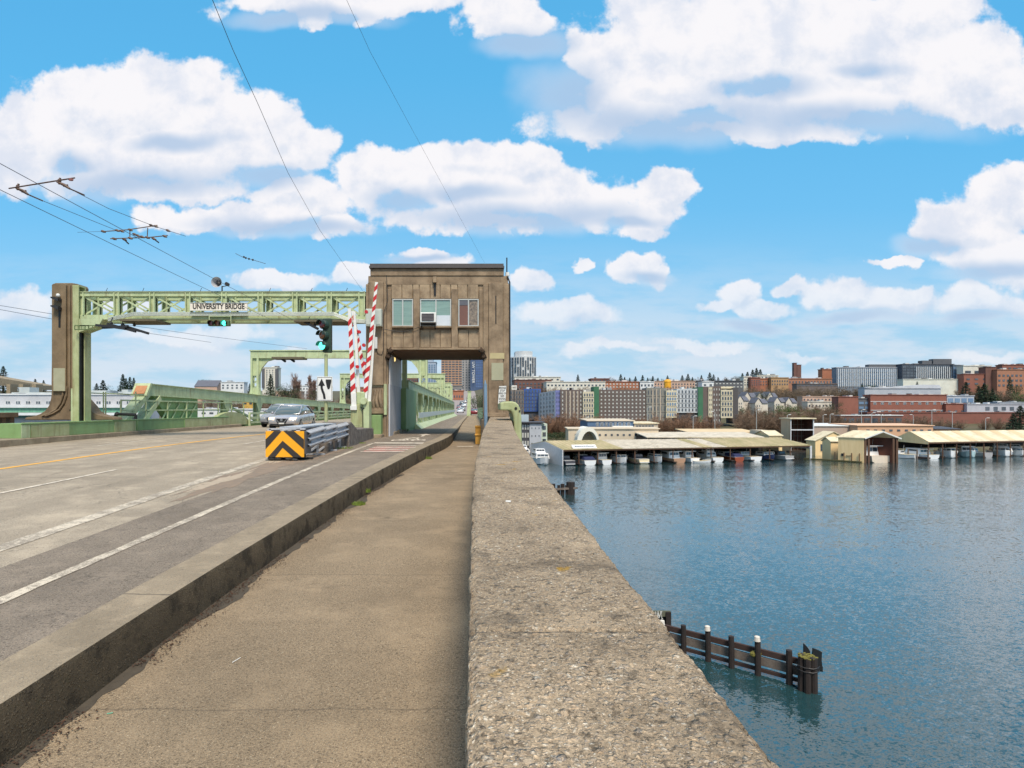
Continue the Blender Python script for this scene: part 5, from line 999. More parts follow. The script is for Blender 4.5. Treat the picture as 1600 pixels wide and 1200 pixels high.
# ------------------------------------------------------------------ cars
M_TYRE = mat('tyre_rubber', S(30, 30, 32), .85); M_RIM = mat('alloy_rim', S(150, 152, 156), .35, metal=.6)
M_GLASS = mat('car_glass', S(84, 98, 100), .04, coat=1, scale=2, amt=.3); M_HEAD = mat('lit_headlight', S(255, 240, 214), .2, emis=(S(255, 226, 186), .35)); M_HEADOFF = mat('headlight_glass', S(186, 190, 194), .12, coat=1)
M_TAIL = mat('tail_lamp', S(160, 20, 24), .2, coat=1)
def car(name, label, loc, paint, rzv=0, w=.9, h=1.46, detail=True, lit=False, L_=4.6, group=None, hood=.95, suv=0):
    t_ = thing(name, label, 'car', loc, group, rzv)
    def ring(y, zb, zt, hw, crown=.03):
        return [(-hw * .93, y, zb), (-hw, y, zb + .14), (-hw * 1.0, y, (zb + zt) / 2 + .08), (-hw * .97, y, zt - .09), (-hw * .86, y, zt - .01), (0, y, zt + crown), (hw * .86, y, zt - .01), (hw * .97, y, zt - .09), (hw * 1.0, y, (zb + zt) / 2 + .08), (hw, y, zb + .14), (hw * .93, y, zb)]
    st = [(0, .34, .6, w * .78), (.06, .24, .68, w * .86), (.25, .2, .78, w * .95), (.6, .19, hood - .09, w * .99), (1.15, .19, hood, w), (2.3, .19, hood + .03, w), (3.5, .19, hood + .06, w), (L_ - .45, .22, hood + .08, w * .97), (L_ - .1, .26, hood - .0, w * .9), (L_, .4, hood - .15, w * .82)]
    b = MB(); b.loft([ring(*s_) for s_ in st]); b.build('body', paint, t_, local=True, smooth=True, sub=1)
    def gr(y, z0, z1, wb, wt): return [(-wb, y, z0), (-(wb + wt) / 2 - .02, y, (z0 + z1) / 2 + .02), (-wt, y, z1 - .02), (-wt * .8, y, z1), (wt * .8, y, z1), (wt, y, z1 - .02), ((wb + wt) / 2 + .02, y, (z0 + z1) / 2 + .02), (wb, y, z0)]
    gs = [(1.0, hood - .03, hood + .02, w * .84, w * .8), (1.42, hood - .0, (hood + h) / 2 + .03, w * .88, w * .76), (1.85, hood, h - .06, w * .9, w * .7), (2.4, hood, h, w * .9, w * .68), (3.2 + suv * .6, hood, h - .03, w * .9, w * .66), (3.75 + suv * .5, hood, (h + hood) / 2 + .06, w * .86, w * .66), (4.15 + suv * .25, hood + .02, hood + .1, w * .8, w * .68)]
    b = MB(); b.loft([gr(*s_) for s_ in gs]); gl = b.build('window_glass', M_GLASS, t_, local=True, smooth=True)
    b = MB(); b.loft([[(-w * .69, y, z - .045), (-w * .6, y, z + .018), (w * .6, y, z + .018), (w * .69, y, z - .045)] for y, z in ((1.8, h - .075), (2.4, h), (3.25 + suv * .6, h - .035))]); b.build('roof', paint, t_, local=True, smooth=True)
    for s_ in (-1, 1):
        for q0, q1, w1, w2 in (((s_ * w * .83, 1.02, hood), (s_ * w * .71, 1.85, h - .06), .05, .05), ((s_ * w * .9, 2.62, hood), (s_ * w * .7, 2.6, h - .03), .07, .05), ((s_ * w * .84, 4.0 + suv * .2, hood + .05), (s_ * w * .68, 3.3 + suv * .6, h - .04), .12, .06)):
            b = MB(); b.bar(q0, q1, w1, w2); b.build('pillar', paint, t_, local=True)
    for y in (.86, L_ - .95):
        for s_ in (-1, 1):
            b = MB(); b.cyl((s_ * w * .99 - (.0 if s_ < 0 else .22) + (0 if s_ > 0 else 0), y, .33), .33, .22, 18, 'x'); wh = b.build('tyre', M_TYRE, t_, local=True)
            b = MB(); b.cyl((s_ * (w * .99 + (0 if s_ > 0 else -.0)) - .01 + (0 if s_ < 0 else .0), y, .33), .21, .02, 12, 'x'); b.build('rim', M_RIM, wh, local=True)
    for s_ in (-1, 1):
        b = MB(); x_ = s_ * w * .68; b.loft([[(x_ - .17, y - abs(0) * .0, z0), (x_ + .17, y + .1 * (1), z0), (x_ + .18, y + .1, z1), (x_ - .15, y, z1)] if s_ > 0 else [(x_ - .17, y + .1, z0), (x_ + .17, y, z0), (x_ + .15, y, z1), (x_ - .18, y + .1, z1)] for y, z0, z1 in ((.0, .58, .73), (.3, .58, .76))]); b.build('headlight', M_HEAD if lit else M_HEADOFF, t_, local=True)
        b = MB(); b.box(s_ * w * .72 - .15, s_ * w * .72 + .15, L_ - .1, L_ + .02, .66, .84); b.build('tail_light', M_TAIL, t_, local=True)
        b = MB(); b.ball((s_ * (w + .09), 1.42, hood + .06), .1, 8, 5, sq=(1, .7, .75)); b.build('mirror', paint, t_, local=True, smooth=True)
    if detail:
        b = MB(); b.prism([(-.36, .68), (.36, .68), (.24, .42), (-.24, .42)], 'y', -.03, .2); b.build('grille', M_BLACK, t_, local=True)
        b = MB()
        for s_ in (-1, 1): b.bar((s_ * .33, -.045, .67), (s_ * .16, -.045, .46), .045, .04)
        b.bar((-.17, -.045, .46), (.17, -.045, .46), .04, .04); b.cyl((0, -.055, .6), .075, .03, 14, 'y'); b.build('grille_trim', M_RIM, t_, local=True)
        b = MB(); b.box(-w * .74, w * .74, -.03, .2, .27, .36); b.build('lower_intake', M_BLACK, t_, local=True)
        b = MB(); b.box(-.16, .16, -.05, -.03, .36, .46); b.build('licence_plate', M_WHITE, t_, local=True)
        for s_ in (-1, 1): b = MB(); b.bar((s_ * (w + .005), 2.55, .75), (s_ * (w + .005), 2.75, .75), .02, .03); b.box(s_ * (w + .001) - .003, s_ * (w + .001) + .003, 2.58, 2.6, .3, hood); b.build('door_handle', M_RIM, t_, local=True)
        b = MB(); b.box(-.35, .35, 1.86, 1.9, h - .1, h - .09); b.build('wiper', M_BLACK, t_, local=True)
    return t_
P_GREY = mat('silver_grey_car_paint', S(176, 174, 178), .25, metal=.3, coat=1); P_WHT = mat('white_car_paint', S(214, 214, 216), .25, coat=1); P_RED = mat('dark_red_car_paint', S(120, 24, 34), .25, coat=1); P_BLK = mat('black_car_paint', S(36, 36, 42), .25, coat=1)
def placecar(d, px, x=None): x = X(px, d) if x is None else x; return (x, d, rz(d, x))
car('sedan', 'silver grey sedan with lit headlights driving towards the camera', placecar(35.6, 440), P_GREY, R(0), lit=True, h=1.5, w=.92)
car('parked_suv', 'pale crossover with dark grille, half hidden behind the silver grey sedan', placecar(41.5, 424), mat('dull_silver_car_paint', S(150, 152, 158), .3, metal=.3, coat=1), R(-3), h=1.62, hood=1.05, suv=1, w=.95)
rc = car('red_car', 'dark red car seen from the rear at the far end of the sidewalk line', placecar(128, 741.5), P_RED, R(180), h=1.45, detail=False)
rc.location.y += 4.6
dist = [(165, 719, P_WHT, 'white car on the far bridge road beyond the truss'), (190, 722.5, P_BLK, 'dark car climbing the far street behind the white car'), (215, 717, P_RED, 'small red car queued on the far street'), (235, 725, P_WHT, 'tiny white car high on the far street'), (260, 721, P_BLK, 'tiny black car farthest up the street'), (290, 727, P_GREY, 'tiny grey car farthest up the street beside the mast')]
for d, px, pt, lb in dist:
    c_ = car('far_car', lb, (X(px, d), d, EYE - ROAD_H(d) + .03), pt, 0, detail=False, group='cars on the street beyond the bridge')
# ------------------------------------------------------------------ overhead wires
M_WIRE = mat('dark_wire', S(74, 78, 88), .6); M_HW = mat('corroded_hardware', S(96, 72, 58), .6, scale=30, amt=.8)
def wire(name, label, pts, r=.008, cat='wire', grp=None):
    b = MB(); b.tube(pts, r, 4); o = b.build(name, M_WIRE); tag(o, label, cat, grp); return o
TW = []
zt_ = 18.27
def catw(x, y0, y1, z0, z1, n=10, sag=.06): return [(x, y0 + (y1 - y0) * i / n, z0 + (z1 - z0) * i / n - sag * 4 * (i / n) * (1 - i / n)) for i in range(n + 1)]
wire('trolley_wire', 'right-hand trolley wire of the pair running over the road to the portal', catw(-8.08, 3, 27.2, 18.35, 17.95), .007, 'overhead wire')
wire('trolley_wire', 'left-hand trolley wire of the pair running over the road to the portal', catw(-9.0, 3, 27.2, 18.35, 17.95), .007, 'overhead wire')
def P_(px, py, d): return tuple(W(px, py, d))
wire('span_wire', 'thin stay wire running from the upper insulator down to the crossing', [P_(97, 289, 11.6), P_(170, 326, 13.2), P_(240, 353, 15), P_(290, 369, 17)], .006, 'overhead wire')
wire('span_wire', 'thin stay wire running from the lower insulator down to the crossing', [P_(45, 305, 12), P_(110, 331, 13.6), P_(182, 360, 15.2)], .006, 'overhead wire')
wire('span_wire', 'faint level wire end left of the crossing hardware', [P_(121, 363, 15), P_(160, 361.5, 15)], .004, 'overhead wire')
wire('power_line', 'long dark cable sweeping down from the top of the photograph to the portal', [P_(328, -10, 8.8), P_(364, 78, 10.2), P_(402, 160, 12), P_(450, 270, 15.5), P_(500, 360, 20), P_(548, 428, 26), P_(572, 462, 27.2)], .0055, 'power line')
wire('power_line', 'faint thin cable descending from the top centre to the tower roof', [P_(538, -8, 9), P_(578, 80, 10.6), P_(640, 195, 13.5), P_(700, 305, 18), P_(757, 411, 28)], .003, 'power line')
wire('power_line', 'faint wire crossing low at the far left behind the pylon', [P_(-20, 474, 30), P_(90, 492, 30), P_(300, 522, 45), P_(480, 545, 60)], .011, 'power line')
wire('power_line', 'second faint wire crossing low at the far left behind the pylon', [P_(-20, 480, 30), P_(90, 500, 30), P_(330, 535, 46)], .011, 'power line')
# insulator bar
ib = thing('insulator_bar', 'rusty insulated cross bar holding the two trolley wires apart, nearest the camera', 'wire insulator', P_(60, 292, 11.8))
b = MB(); b.tube([P_(14, 294.5, 12), P_(104, 280, 11.6), P_(117, 278, 11.6)], .014, 5); b.build('bar', M_HW, ib)
for px, py, d in ((31, 295, 12), (96, 286, 11.6)):
    b = MB(); b.ball(W(px - 3, py - 4, d), .035, 7, 5); b.tube([P_(px - 7, py - 2, d), P_(px + 6, py + 4, d), P_(px + 13, py + 9, d)], [.02, .035, .02], 6); b.tube([P_(px - 4, py + 2, d), P_(px - 2, py - 8, d)], .02, 5); b.tube([P_(px + 3, py + 5, d), P_(px + 10, py + 3, d)], .016, 5); b.tube([P_(px + 13, py + 9, d), P_(px + 36, py + 19, d + .3)], .014, 5); b.build('clamp', M_HW, ib)
b = MB(); b.ball(W(111, 281, 11.6), .03, 6, 4, sq=(1.8, 1, .8)); b.build('insulator', mat('pink_insulator', S(150, 96, 92), .5), ib)
xf = thing('wire_crossing', 'cluster of rusty trolley wire crossing fittings in the sky above the road', 'wire crossing', P_(220, 366, 15.4))
b = MB()
for (a, c, e, f) in ((158, 362, 200, 359), (200, 359, 246, 352), (172, 373, 232, 371), (232, 371, 262, 368)): b.tube([P_(a, c, 15.2), P_(e, f, 15.6)], .013, 5)
b.tube([P_(203, 360, 15.4), P_(203, 373, 15.4)], .012, 5); b.tube([P_(231, 356, 15.4), P_(230, 372, 15.4)], .012, 5); b.build('frame', M_HW, xf)
for px, py in ((161, 361.5), (183, 360), (190, 361), (203, 359), (236, 352), (243, 353.5), (262, 360), (178, 373), (194, 374), (203, 372), (230, 371), (240, 373), (257, 369), (210, 366), (215, 368), (222, 370)):
    b = MB(); b.tube([P_(px - 3, py - 1, 15.4), P_(px, py, 15.4), P_(px + 4, py + 1.6, 15.4)], [.015, .036, .015], 6); b.build('fitting', M_HW, xf)
b = MB(); b.tube([P_(194, 374, 15.4), P_(201, 381, 15.6)], .018, 5); b.tube([P_(240, 373, 15.4), P_(248, 379, 15.6)], .018, 5); b.build('tail', M_WIRE, xf)
o = thing('line_insulators', 'row of small dark insulator beads on a stay wire right of the crossing', 'wire insulator', P_(388, 403, 20))
b = MB(); b.tube([P_(368, 396, 20), P_(378, 401, 20), P_(395, 406, 20), P_(415, 412, 20)], .008, 4); b.build('wire', M_WIRE, o)
for px, py in ((381, 401.5), (384, 403), (389, 404.5), (395, 406)): b = MB(); b.ball(W(px, py, 20), .035, 6, 4); b.build('bead', M_DARK, o)
# ------------------------------------------------------------------ fender pilings in the water
M_PILE = mat('creosoted_pile', S(48, 38, 34), .85, col2=S(30, 25, 24), scale=4, amt=.9, bump=.6, bscale=20, streak=(7, S(30, 24, 22), .8)); M_PILET = mat('pale_pile_cap', S(216, 208, 196), .7); M_WALE = mat('old_wale_timber', S(70, 50, 43), .9, col2=S(60, 46, 42), scale=5, amt=.9, bump=.5, bscale=18)
M_WALEP = mat('bleached_timber', S(124, 112, 102), .9, col2=S(86, 76, 70), scale=3, amt=.8, bump=.4, bscale=18, streak=(5, S(70, 60, 54), .6)); M_MOSS = mat('moss', S(122, 116, 52), .95, col2=S(88, 84, 40), scale=8, amt=.9, bump=.6, bscale=30)
A_, B_ = Vector((6.6, 39.8, 0)), Vector((16.9, 30.4, 0)); dirv = (B_ - A_).normalized(); nrm = Vector((-dirv.y, dirv.x, 0))
if nrm.y > 0: nrm = -nrm           # towards the camera
fd = thing('fender_wall', 'dark timber fender wall on pilings standing in the water below the parapet', 'fender wall', (A_ + B_) / 2)
for z0, z1, m, off in ((1.02, 1.32, M_WALE, .16), (.46, .72, M_WALEP, .2), (.72, .9, M_WALEP, .2), (.12, .3, M_WALE, .18)):
    b = MB(); b.bar(A_ - nrm * off * .3 + Vector((0, 0, (z0 + z1) / 2)), B_ - nrm * off * .3 + Vector((0, 0, (z0 + z1) / 2)), .16, z1 - z0); b.build('wale', m, fd)
for k, px in enumerate((1006, 1038, 1070.5, 1108.5, 1145, 1186, 1235)):
    # intersection of the wall with the pixel column
    m_ = (px - CX) / F; t_ = (A_.x - m_ * A_.y) / (m_ * dirv.y - dirv.x); q = A_ + dirv * t_ + nrm * .24
    b = MB(); hh = (1.62, 1.55, 1.66, 1.86, 1.7, 1.95, 1.72)[k]; b.tube([(q.x, q.y, -2), (q.x + .02, q.y, .4), (q.x, q.y, hh)], [.17, .16, .145], 10)
    pl = b.build('piling', M_PILE, fd, smooth=False)
    if k in (1, 3, 5): b = MB(); b.tube([(q.x - .04, q.y - .04, hh - .14), (q.x - .04, q.y - .04, hh + .06)], [.17, .14], 10); b.ball((q.x - .04, q.y - .04, hh + .06), .15, 10, 5, sq=(1, 1, .5)); b.build('pile_cap', M_PILET, pl)
b = MB(); q = A_ + dirv * 11.2; b.ball((q.x, q.y - .2, 1.05), .3, 8, 5, sq=(1.1, .7, .6)); b.build('moss_clump', M_MOSS, fd)
dp = thing('dolphin', 'thick cluster of dark piles with mossy top at the end of the fender wall', 'mooring dolphin', (X(1262, 30.2), 30.2, 0))
c0 = Vector((X(1262, 30.2), 30.2, 0))
for k in range(7):
    a = 2 * pi * k / 6; r_ = .3 if k < 6 else 0; b = MB(); b.tube([(c0.x + r_ * cos(a) * 1.15, c0.y + r_ * sin(a) * 1.15, -2), (c0.x + r_ * cos(a), c0.y + r_ * sin(a), 1.62 + .04 * (k % 3))], .17, 9); b.build('piling', M_PILE, dp)
b = MB()
for i in range(60): r_ = random.Random(i); a = r_.uniform(0, 6.3); q = .42 * sqrt(r_.random()); b.ball((c0.x + q * cos(a), c0.y + q * sin(a), 1.66 + .03 * r_.random()), .07, 5, 3, sq=(1, 1, .5))
b.build('moss_top', M_MOSS, dp)
b = MB()
for z_ in (1.25, 1.05): b.tube([(c0.x + .49 * cos(2 * pi * k / 16), c0.y + .49 * sin(2 * pi * k / 16), z_ + .02 * (k % 2)) for k in range(17)], .025, 4, cap=False)
b.build('cable_band', M_DARK, dp)
b = MB(); q = lambda px, py, d=31: (X(px, d), Z(py, d))
b.prism([q(1256.5, 1006), q(1260, 1009), q(1263, 1013), q(1266, 1018), q(1266, 1026), q(1256.5, 1026)], 'y', 31, 31.1); b.prism([q(1271, 1013), q(1279, 1016), q(1284.5, 1019), q(1284, 1032), q(1286, 1050), q(1277, 1049), q(1275, 1030), q(1270, 1024)], 'y', 31, 31.1); b.box(X(1257, 31), X(1284, 31), 30.9, 31, Z(1046, 31), Z(1040, 31)); b.build('broken_board', M_BLACK, dp)
gs = thing('graffiti_board', 'grey-green board with white graffiti scrawl on the fender wall beside the parapet', 'board', (X(1020, 37), 37, 0))
b = MB(); b.box(X(985, 37.2), X(1048, 37.2), 37.2, 37.35, 1.25, Z(955, 37.2)); b.build('board', mat('grey_green_board', S(96, 98, 82), .8, scale=2, amt=.7), gs)
b = MB(); b.box(X(985, 37.2), X(1048, 37.2), 37.4, 37.8, -1, 1.3); b.box(X(1040, 37.2), X(1048, 37.2), 37.1, 37.2, .5, Z(956, 37.2)); b.build('post', M_PILE, gs)
r_ = random.Random(3); b = MB()
for k in range(11):
    x = 1008 + k * 2.6; pts = [P_(x + r_.uniform(-2, 2), 952 + r_.uniform(0, 11) + (k * .35), 37.17) for _ in range(4)]; b.tube(pts, .028, 4)
b.build('graffiti', M_WHITE, gs)
sp_ = thing('small_fender', 'short row of dark pile stubs and a plank in the water nearer the marina', 'fender', (X(880, 99), 99, 0))
for px, w2, y1 in ((864.5, .33, 756), (873, .25, 758), (879, .33, 756), (886, .3, 758), (891.5, .7, 753)): b = MB(); b.tube([(X(px, 99), 99, -1), (X(px, 99), 99, Z(y1, 99))], w2, 8); b.build('piling', M_PILE, sp_)
b = MB(); b.bar((X(850, 99), 98.6, .75), (X(902, 99), 98.6, 1.1), .3, .3); b.build('plank', M_WALEP, sp_)
# ------------------------------------------------------------------ marina
M_ROOFB = mat('mossy_metal_roof', S(192, 174, 136), .8, col2=S(150, 142, 96), scale=.35, amt=.9, stretch=(1, .3, 1), detail=6, streak=(1.2, S(110, 100, 76), .6)); M_ROOFP = mat('pale_metal_roof', S(214, 202, 182), .75, col2=S(172, 160, 140), scale=.5, amt=.9, streak=(1.1, S(140, 124, 104), .5))
M_ROOFO = mat('peach_metal_roof', S(216, 190, 150), .75, col2=S(190, 164, 126), scale=.2, amt=.7); M_CREAM = mat('cream_siding', S(240, 208, 156), .75, col2=S(220, 186, 132), scale=.5, amt=.7, stretch=(3, 3, .3)); M_CREAMR = mat('cream_roof', S(228, 214, 182), .75, col2=S(186, 172, 140), scale=.5, amt=.9, streak=(.8, S(150, 132, 104), .5))
M_DOCK = mat('dark_dock_timber', S(58, 46, 40), .9, col2=S(40, 33, 30), scale=2, amt=.9); M_POSTT = mat('brown_post_timber', S(98, 72, 56), .9, scale=2, amt=.9); M_HULL = mat('white_gelcoat', S(226, 226, 226), .3, coat=.5, scale=2, amt=.2); M_HULLC = mat('cream_gelcoat', S(224, 206, 170), .35, coat=.5, scale=2, amt=.2)
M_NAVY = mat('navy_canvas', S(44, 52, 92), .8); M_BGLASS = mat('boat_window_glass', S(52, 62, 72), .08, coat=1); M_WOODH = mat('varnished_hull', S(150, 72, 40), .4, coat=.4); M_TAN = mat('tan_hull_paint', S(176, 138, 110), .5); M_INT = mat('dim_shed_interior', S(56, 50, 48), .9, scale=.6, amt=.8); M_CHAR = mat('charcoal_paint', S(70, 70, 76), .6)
def boat(label, px, dwl, Lb, Wb, hull, style='cruiser', bow=False, rz_=0, canvas=None, cat='boat', grp=None, name='motor_boat', hh=1.0, cabin=None):
    """stern (or bow) faces the camera; the boat lies along +Y"""
    t_ = thing(name, label, cat, (X(px, dwl), dwl, 0), grp, rz_)
    f = -1 if not bow else 1; yy = (lambda u: u * Lb) if not bow else (lambda u: (1 - u) * Lb)    # u=0 stern, u=1 bow
    w2 = Wb / 2; b = MB(); rings = []
    for u, ww, zk, zs in ((0, .86, .05, 1.0), (.25, 1, -.1, .98), (.5, 1, -.15, 1.05), (.72, .84, -.1, 1.18), (.88, .5, .0, 1.35), (.97, .16, .35, 1.48), (1.0, .03, .7, 1.52)):
        w_ = w2 * ww; z_ = zs * hh; rings.append([(-w_ * .55, yy(u), zk - .2), (-w_ * .9, yy(u), zk + .25), (-w_, yy(u), z_), (-w_ * .9, yy(u), z_ + .03), (w_ * .9, yy(u), z_ + .03), (w_, yy(u), z_), (w_ * .9, yy(u), zk + .25), (w_ * .55, yy(u), zk - .2)])
    b.loft(rings); b.build('hull', hull, t_, local=True)
    b = MB(); b.loft([[(-w2 * q * 1.02, yy(u), z * hh), (w2 * q * 1.02, yy(u), z * hh), (w2 * q * 1.02, yy(u), z * hh + .07), (-w2 * q * 1.02, yy(u), z * hh + .07)] for u, q, z in ((0, .86, .97), (.25, 1, .95), (.5, 1, 1.02), (.72, .84, 1.15), (.88, .5, 1.32), (.99, .08, 1.48))]); b.build('gunwale', M_HULL if hull is not M_HULL else M_HULLC, t_, local=True)
    cw = w2 * .8; c_ = cabin or M_HULL
    def cab(u0, u1, z0, z1, s0=1, s1=.85, name='cabin', win=True, m=None):
        b = MB(); ya, yb = sorted((yy(u0), yy(u1))); sl0 = (.25 if ya == yy(u0) else .7); sl1 = .7 if sl0 == .25 else .25
        b.loft([[(-cw * s0, ya, z0), (cw * s0, ya, z0), (cw * s0, yb, z0), (-cw * s0, yb, z0)], [(-cw * s1, ya + sl0 * (z1 - z0) * .6, z1), (cw * s1, ya + sl0 * (z1 - z0) * .6, z1), (cw * s1, yb - sl1 * (z1 - z0) * .6, z1), (-cw * s1, yb - sl1 * (z1 - z0) * .6, z1)]]); o = b.build(name, m or c_, t_, local=True)
        if win:
            b = MB(); h0, h1 = z0 + (z1 - z0) * .42, z0 + (z1 - z0) * .86; off = .03
            k0 = (h0 - z0) * sl0 * .6; k1 = (h1 - z0) * sl0 * .6; sw0 = s0 + (s1 - s0) * .42; sw1 = s0 + (s1 - s0) * .86
            for (a, c) in ((-.88, -.32), (-.27, .27), (.32, .88)): b.quad((cw * sw0 * a, ya + k0 - off, h0), (cw * sw0 * c, ya + k0 - off, h0), (cw * sw1 * c, ya + k1 - off, h1), (cw * sw1 * a, ya + k1 - off, h1))
            b.build('windscreen', M_BGLASS, o, local=True, fix=False)
            for s_ in (-1, 1):
                b = MB(); b.box(s_ * cw * (sw0 + sw1) / 2 - .02, s_ * cw * (sw0 + sw1) / 2 + .03, ya + (yb - ya) * .25, ya + (yb - ya) * .8, h0, h1); b.build('side_window', M_BGLASS, o, local=True)
        return o
    if style == 'cruiser': cab(.3, .78, 1.05 * hh, 2.0 * hh); cab(.34, .6, 2.0 * hh, 2.75 * hh, .75, .65, 'flybridge')
    if style == 'low': cab(.42, .8, 1.1 * hh, 1.85 * hh)
    if style == 'canvas':
        cab(.45, .8, 1.1 * hh, 1.9 * hh); b = MB(); b.loft([[(-w2 * .85, yy(u), 1.03 * hh), (w2 * .85, yy(u), 1.03 * hh), (w2 * .7, yy(u), z), (-w2 * .7, yy(u), z)] for u, z in ((.03, 1.7), (.2, 2.1), (.45, 2.15))]); b.build('canvas_cover', canvas or M_NAVY, t_, local=True)
    if style == 'dark': cab(.3, .8, 1.0 * hh, 1.9 * hh, m=M_CHAR); b = MB(); b.box(-w2 * .8, w2 * .8, -.25, .1, .35, .5); b.build('swim_platform', M_HULL, t_, local=True)
    if style == 'trawler': cab(.25, .75, 1.0 * hh, 2.3 * hh); b = MB(); b.box(-cw, cw, *sorted((yy(.15), yy(.7))), 2.32 * hh, 2.42 * hh); b.build('cabin_roof', M_HULL, t_, local=True)
    b = MB(); rr = [( -w2 * .8, yy(.6), 1.55 * hh), (-w2 * .45, yy(.9), 1.85 * hh), (0, yy(.99), 2.0 * hh), (w2 * .45, yy(.9), 1.85 * hh), (w2 * .8, yy(.6), 1.55 * hh)]; b.tube(rr, .035, 4)
    for q in rr: b.tube([q, (q[0], q[1], q[2] - .55)], .03, 4)
    b.build('bow_rail', M_ALU, t_, local=True)
    b = MB(); b.tube([(0, yy(.4), 1.9 * hh), (.1, yy(.38), 3.3 * hh)], .035, 4); b.build('aerial', M_ALU, t_, local=True)
    return t_
def shedline(t): return (21.6 + 70.1 * t, 148.6 + 17.4 * t)
SA = Vector((21.6, 148.6, 0)); SB = Vector((91.7, 166, 0)); SDv = (SB - SA).normalized(); SN = Vector((-SDv.y, SDv.x, 0))     # SN points away from the camera
def sp3(u, v, z): q = SA + SDv * u + SN * v; return (q.x, q.y, z)
LS = (SB - SA).length
shed = thing('boat_shed', 'long open-fronted boat shed with mossy tin roof over thirteen moored boats', 'boat shed', tuple(SA + SDv * LS / 2))
ub = [0, 15, 27.5, 30, 36.5, 43.5, LS]; names = [M_ROOFB, M_ROOFP, M_ROOFB, M_ROOFP, M_ROOFB, M_ROOFB]
for i, (a, c) in enumerate(zip([0, 16, 34, 38.5, 41.5, 46], [16, 34, 38.5, 41.5, 46, LS])):
    m = [M_ROOFB, M_ROOFP, M_ROOFP, M_ROOFB, M_ROOFP, M_ROOFB][i]; b = MB(); dz = .03 * (i % 2)
    b.add([sp3(a, -.5, 4.0 + dz), sp3(c, -.5, 4.0 + dz), sp3(c, 11.5, 5.5 + dz), sp3(a, 11.5, 5.5 + dz), sp3(c, 23, 4.0 + dz), sp3(a, 23, 4.0 + dz), sp3(a, -.5, 3.85), sp3(c, -.5, 3.85), sp3(c, 11.5, 5.3), sp3(a, 11.5, 5.3), sp3(c, 23, 3.85), sp3(a, 23, 3.85)], [(0, 1, 2, 3), (3, 2, 4, 5), (6, 9, 8, 7), (9, 11, 10, 8), (0, 6, 7, 1), (5, 4, 10, 11), (0, 3, 9, 6), (3, 5, 11, 9), (1, 7, 8, 2), (2, 8, 10, 4)]); r_ = b.build('roof', m, shed)
    k = a + .6
    b = MB()
    while k < c: b.bar(sp3(k, -.45, 4.05 + dz), sp3(k, 11.4, 5.55 + dz), .06, .05); k += 1.2
    b.build('roof_ribs', m, r_)
b = MB(); b.add([sp3(-.1, -.5, -.1), sp3(-.1, 23, -.1), sp3(-.1, 23, 3.85), sp3(-.1, 11.5, 5.3), sp3(-.1, -.5, 3.85), sp3(.12, -.5, -.1), sp3(.12, 23, -.1), sp3(.12, 23, 3.85), sp3(.12, 11.5, 5.3), sp3(.12, -.5, 3.85)], [(0, 1, 2, 3, 4), (9, 8, 7, 6, 5), (0, 4, 9, 5), (3, 2, 7, 8), (4, 3, 8, 9)]); b.build('end_wall', M_OFFW, shed)
b = MB(); b.bar(sp3(LS - .3, -.5, 1.9), sp3(LS + .3, -.5, 1.9), .15, 3.8); b.bar(sp3(LS, 0, 3.4), sp3(LS, 23, 3.4), .15, .9); b.build('end_post', M_OFFW, shed)
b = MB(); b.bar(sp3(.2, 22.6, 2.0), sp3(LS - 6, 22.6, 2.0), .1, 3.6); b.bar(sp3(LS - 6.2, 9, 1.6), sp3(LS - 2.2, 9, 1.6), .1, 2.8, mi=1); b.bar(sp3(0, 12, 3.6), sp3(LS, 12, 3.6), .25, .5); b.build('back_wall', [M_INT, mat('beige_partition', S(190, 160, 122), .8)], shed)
PXS = [878, 904.5, 934, 963, 992, 1022, 1051.5, 1081.5, 1111, 1141, 1172, 1202.5, 1235]
def u_of(px, off=0): m_ = (px - CX) / F; return (SA.x - m_ * SA.y) / (m_ * SDv.y - SDv.x)
for px in PXS[1:]:
    u = u_of(px); b = MB(); q0 = sp3(u, 0, -1); q1 = sp3(u, 0, 3.95); b.tube([q0, q1], .16, 6); b.tube([sp3(u, 11, -1), sp3(u, 11, 5.2)], .16, 5); b.build('post', M_POSTT, shed)
    b = MB(); b.bar(sp3(u, -1.2, .3), sp3(u, 20, .3), .9, .25); b.build('finger_dock', M_DOCK, shed)
b = MB(); b.bar(sp3(0, 20.5, .35), sp3(LS, 20.5, .35), 2, .3); b.build('walkway', M_DOCK, shed)
b = MB(); b.bar(sp3(0, -.35, 3.7), sp3(LS, -.35, 3.7), .1, .35); b.build('fascia_beam', M_POSTT, shed)
ms = thing('marina_sign', 'white sign board with blue letters on the edge of the long boat shed roof', 'sign', sp3(5, -.2, 4.1))
y_a, y_b = sp3(2.9, .6, 4.2), sp3(9.1, .6, 4.2)
b = MB(); b.add([sp3(2.8, -.25, 4.15), sp3(9.2, -.25, 4.15), sp3(9.2, .9, 5.0), sp3(2.8, .9, 5.0), sp3(2.8, -.1, 4.05), sp3(9.2, -.1, 4.05), sp3(9.2, 1.0, 4.9), sp3(2.8, 1.0, 4.9)], [(0, 1, 2, 3), (7, 6, 5, 4), (0, 4, 5, 1), (1, 5, 6, 2), (2, 6, 7, 3), (3, 7, 4, 0)]); b.build('sign_panel', M_WHITE, ms)
text('lettering', 'Boatworld Marinas', .72, tuple(Vector(sp3(6, .28, 4.6)) + Vector((0, -.06, .05))), mat('blue_lettering', S(60, 84, 120), .6), ms, rot=(R(37), 0, math.atan2(SDv.y, SDv.x)), sx=.92)
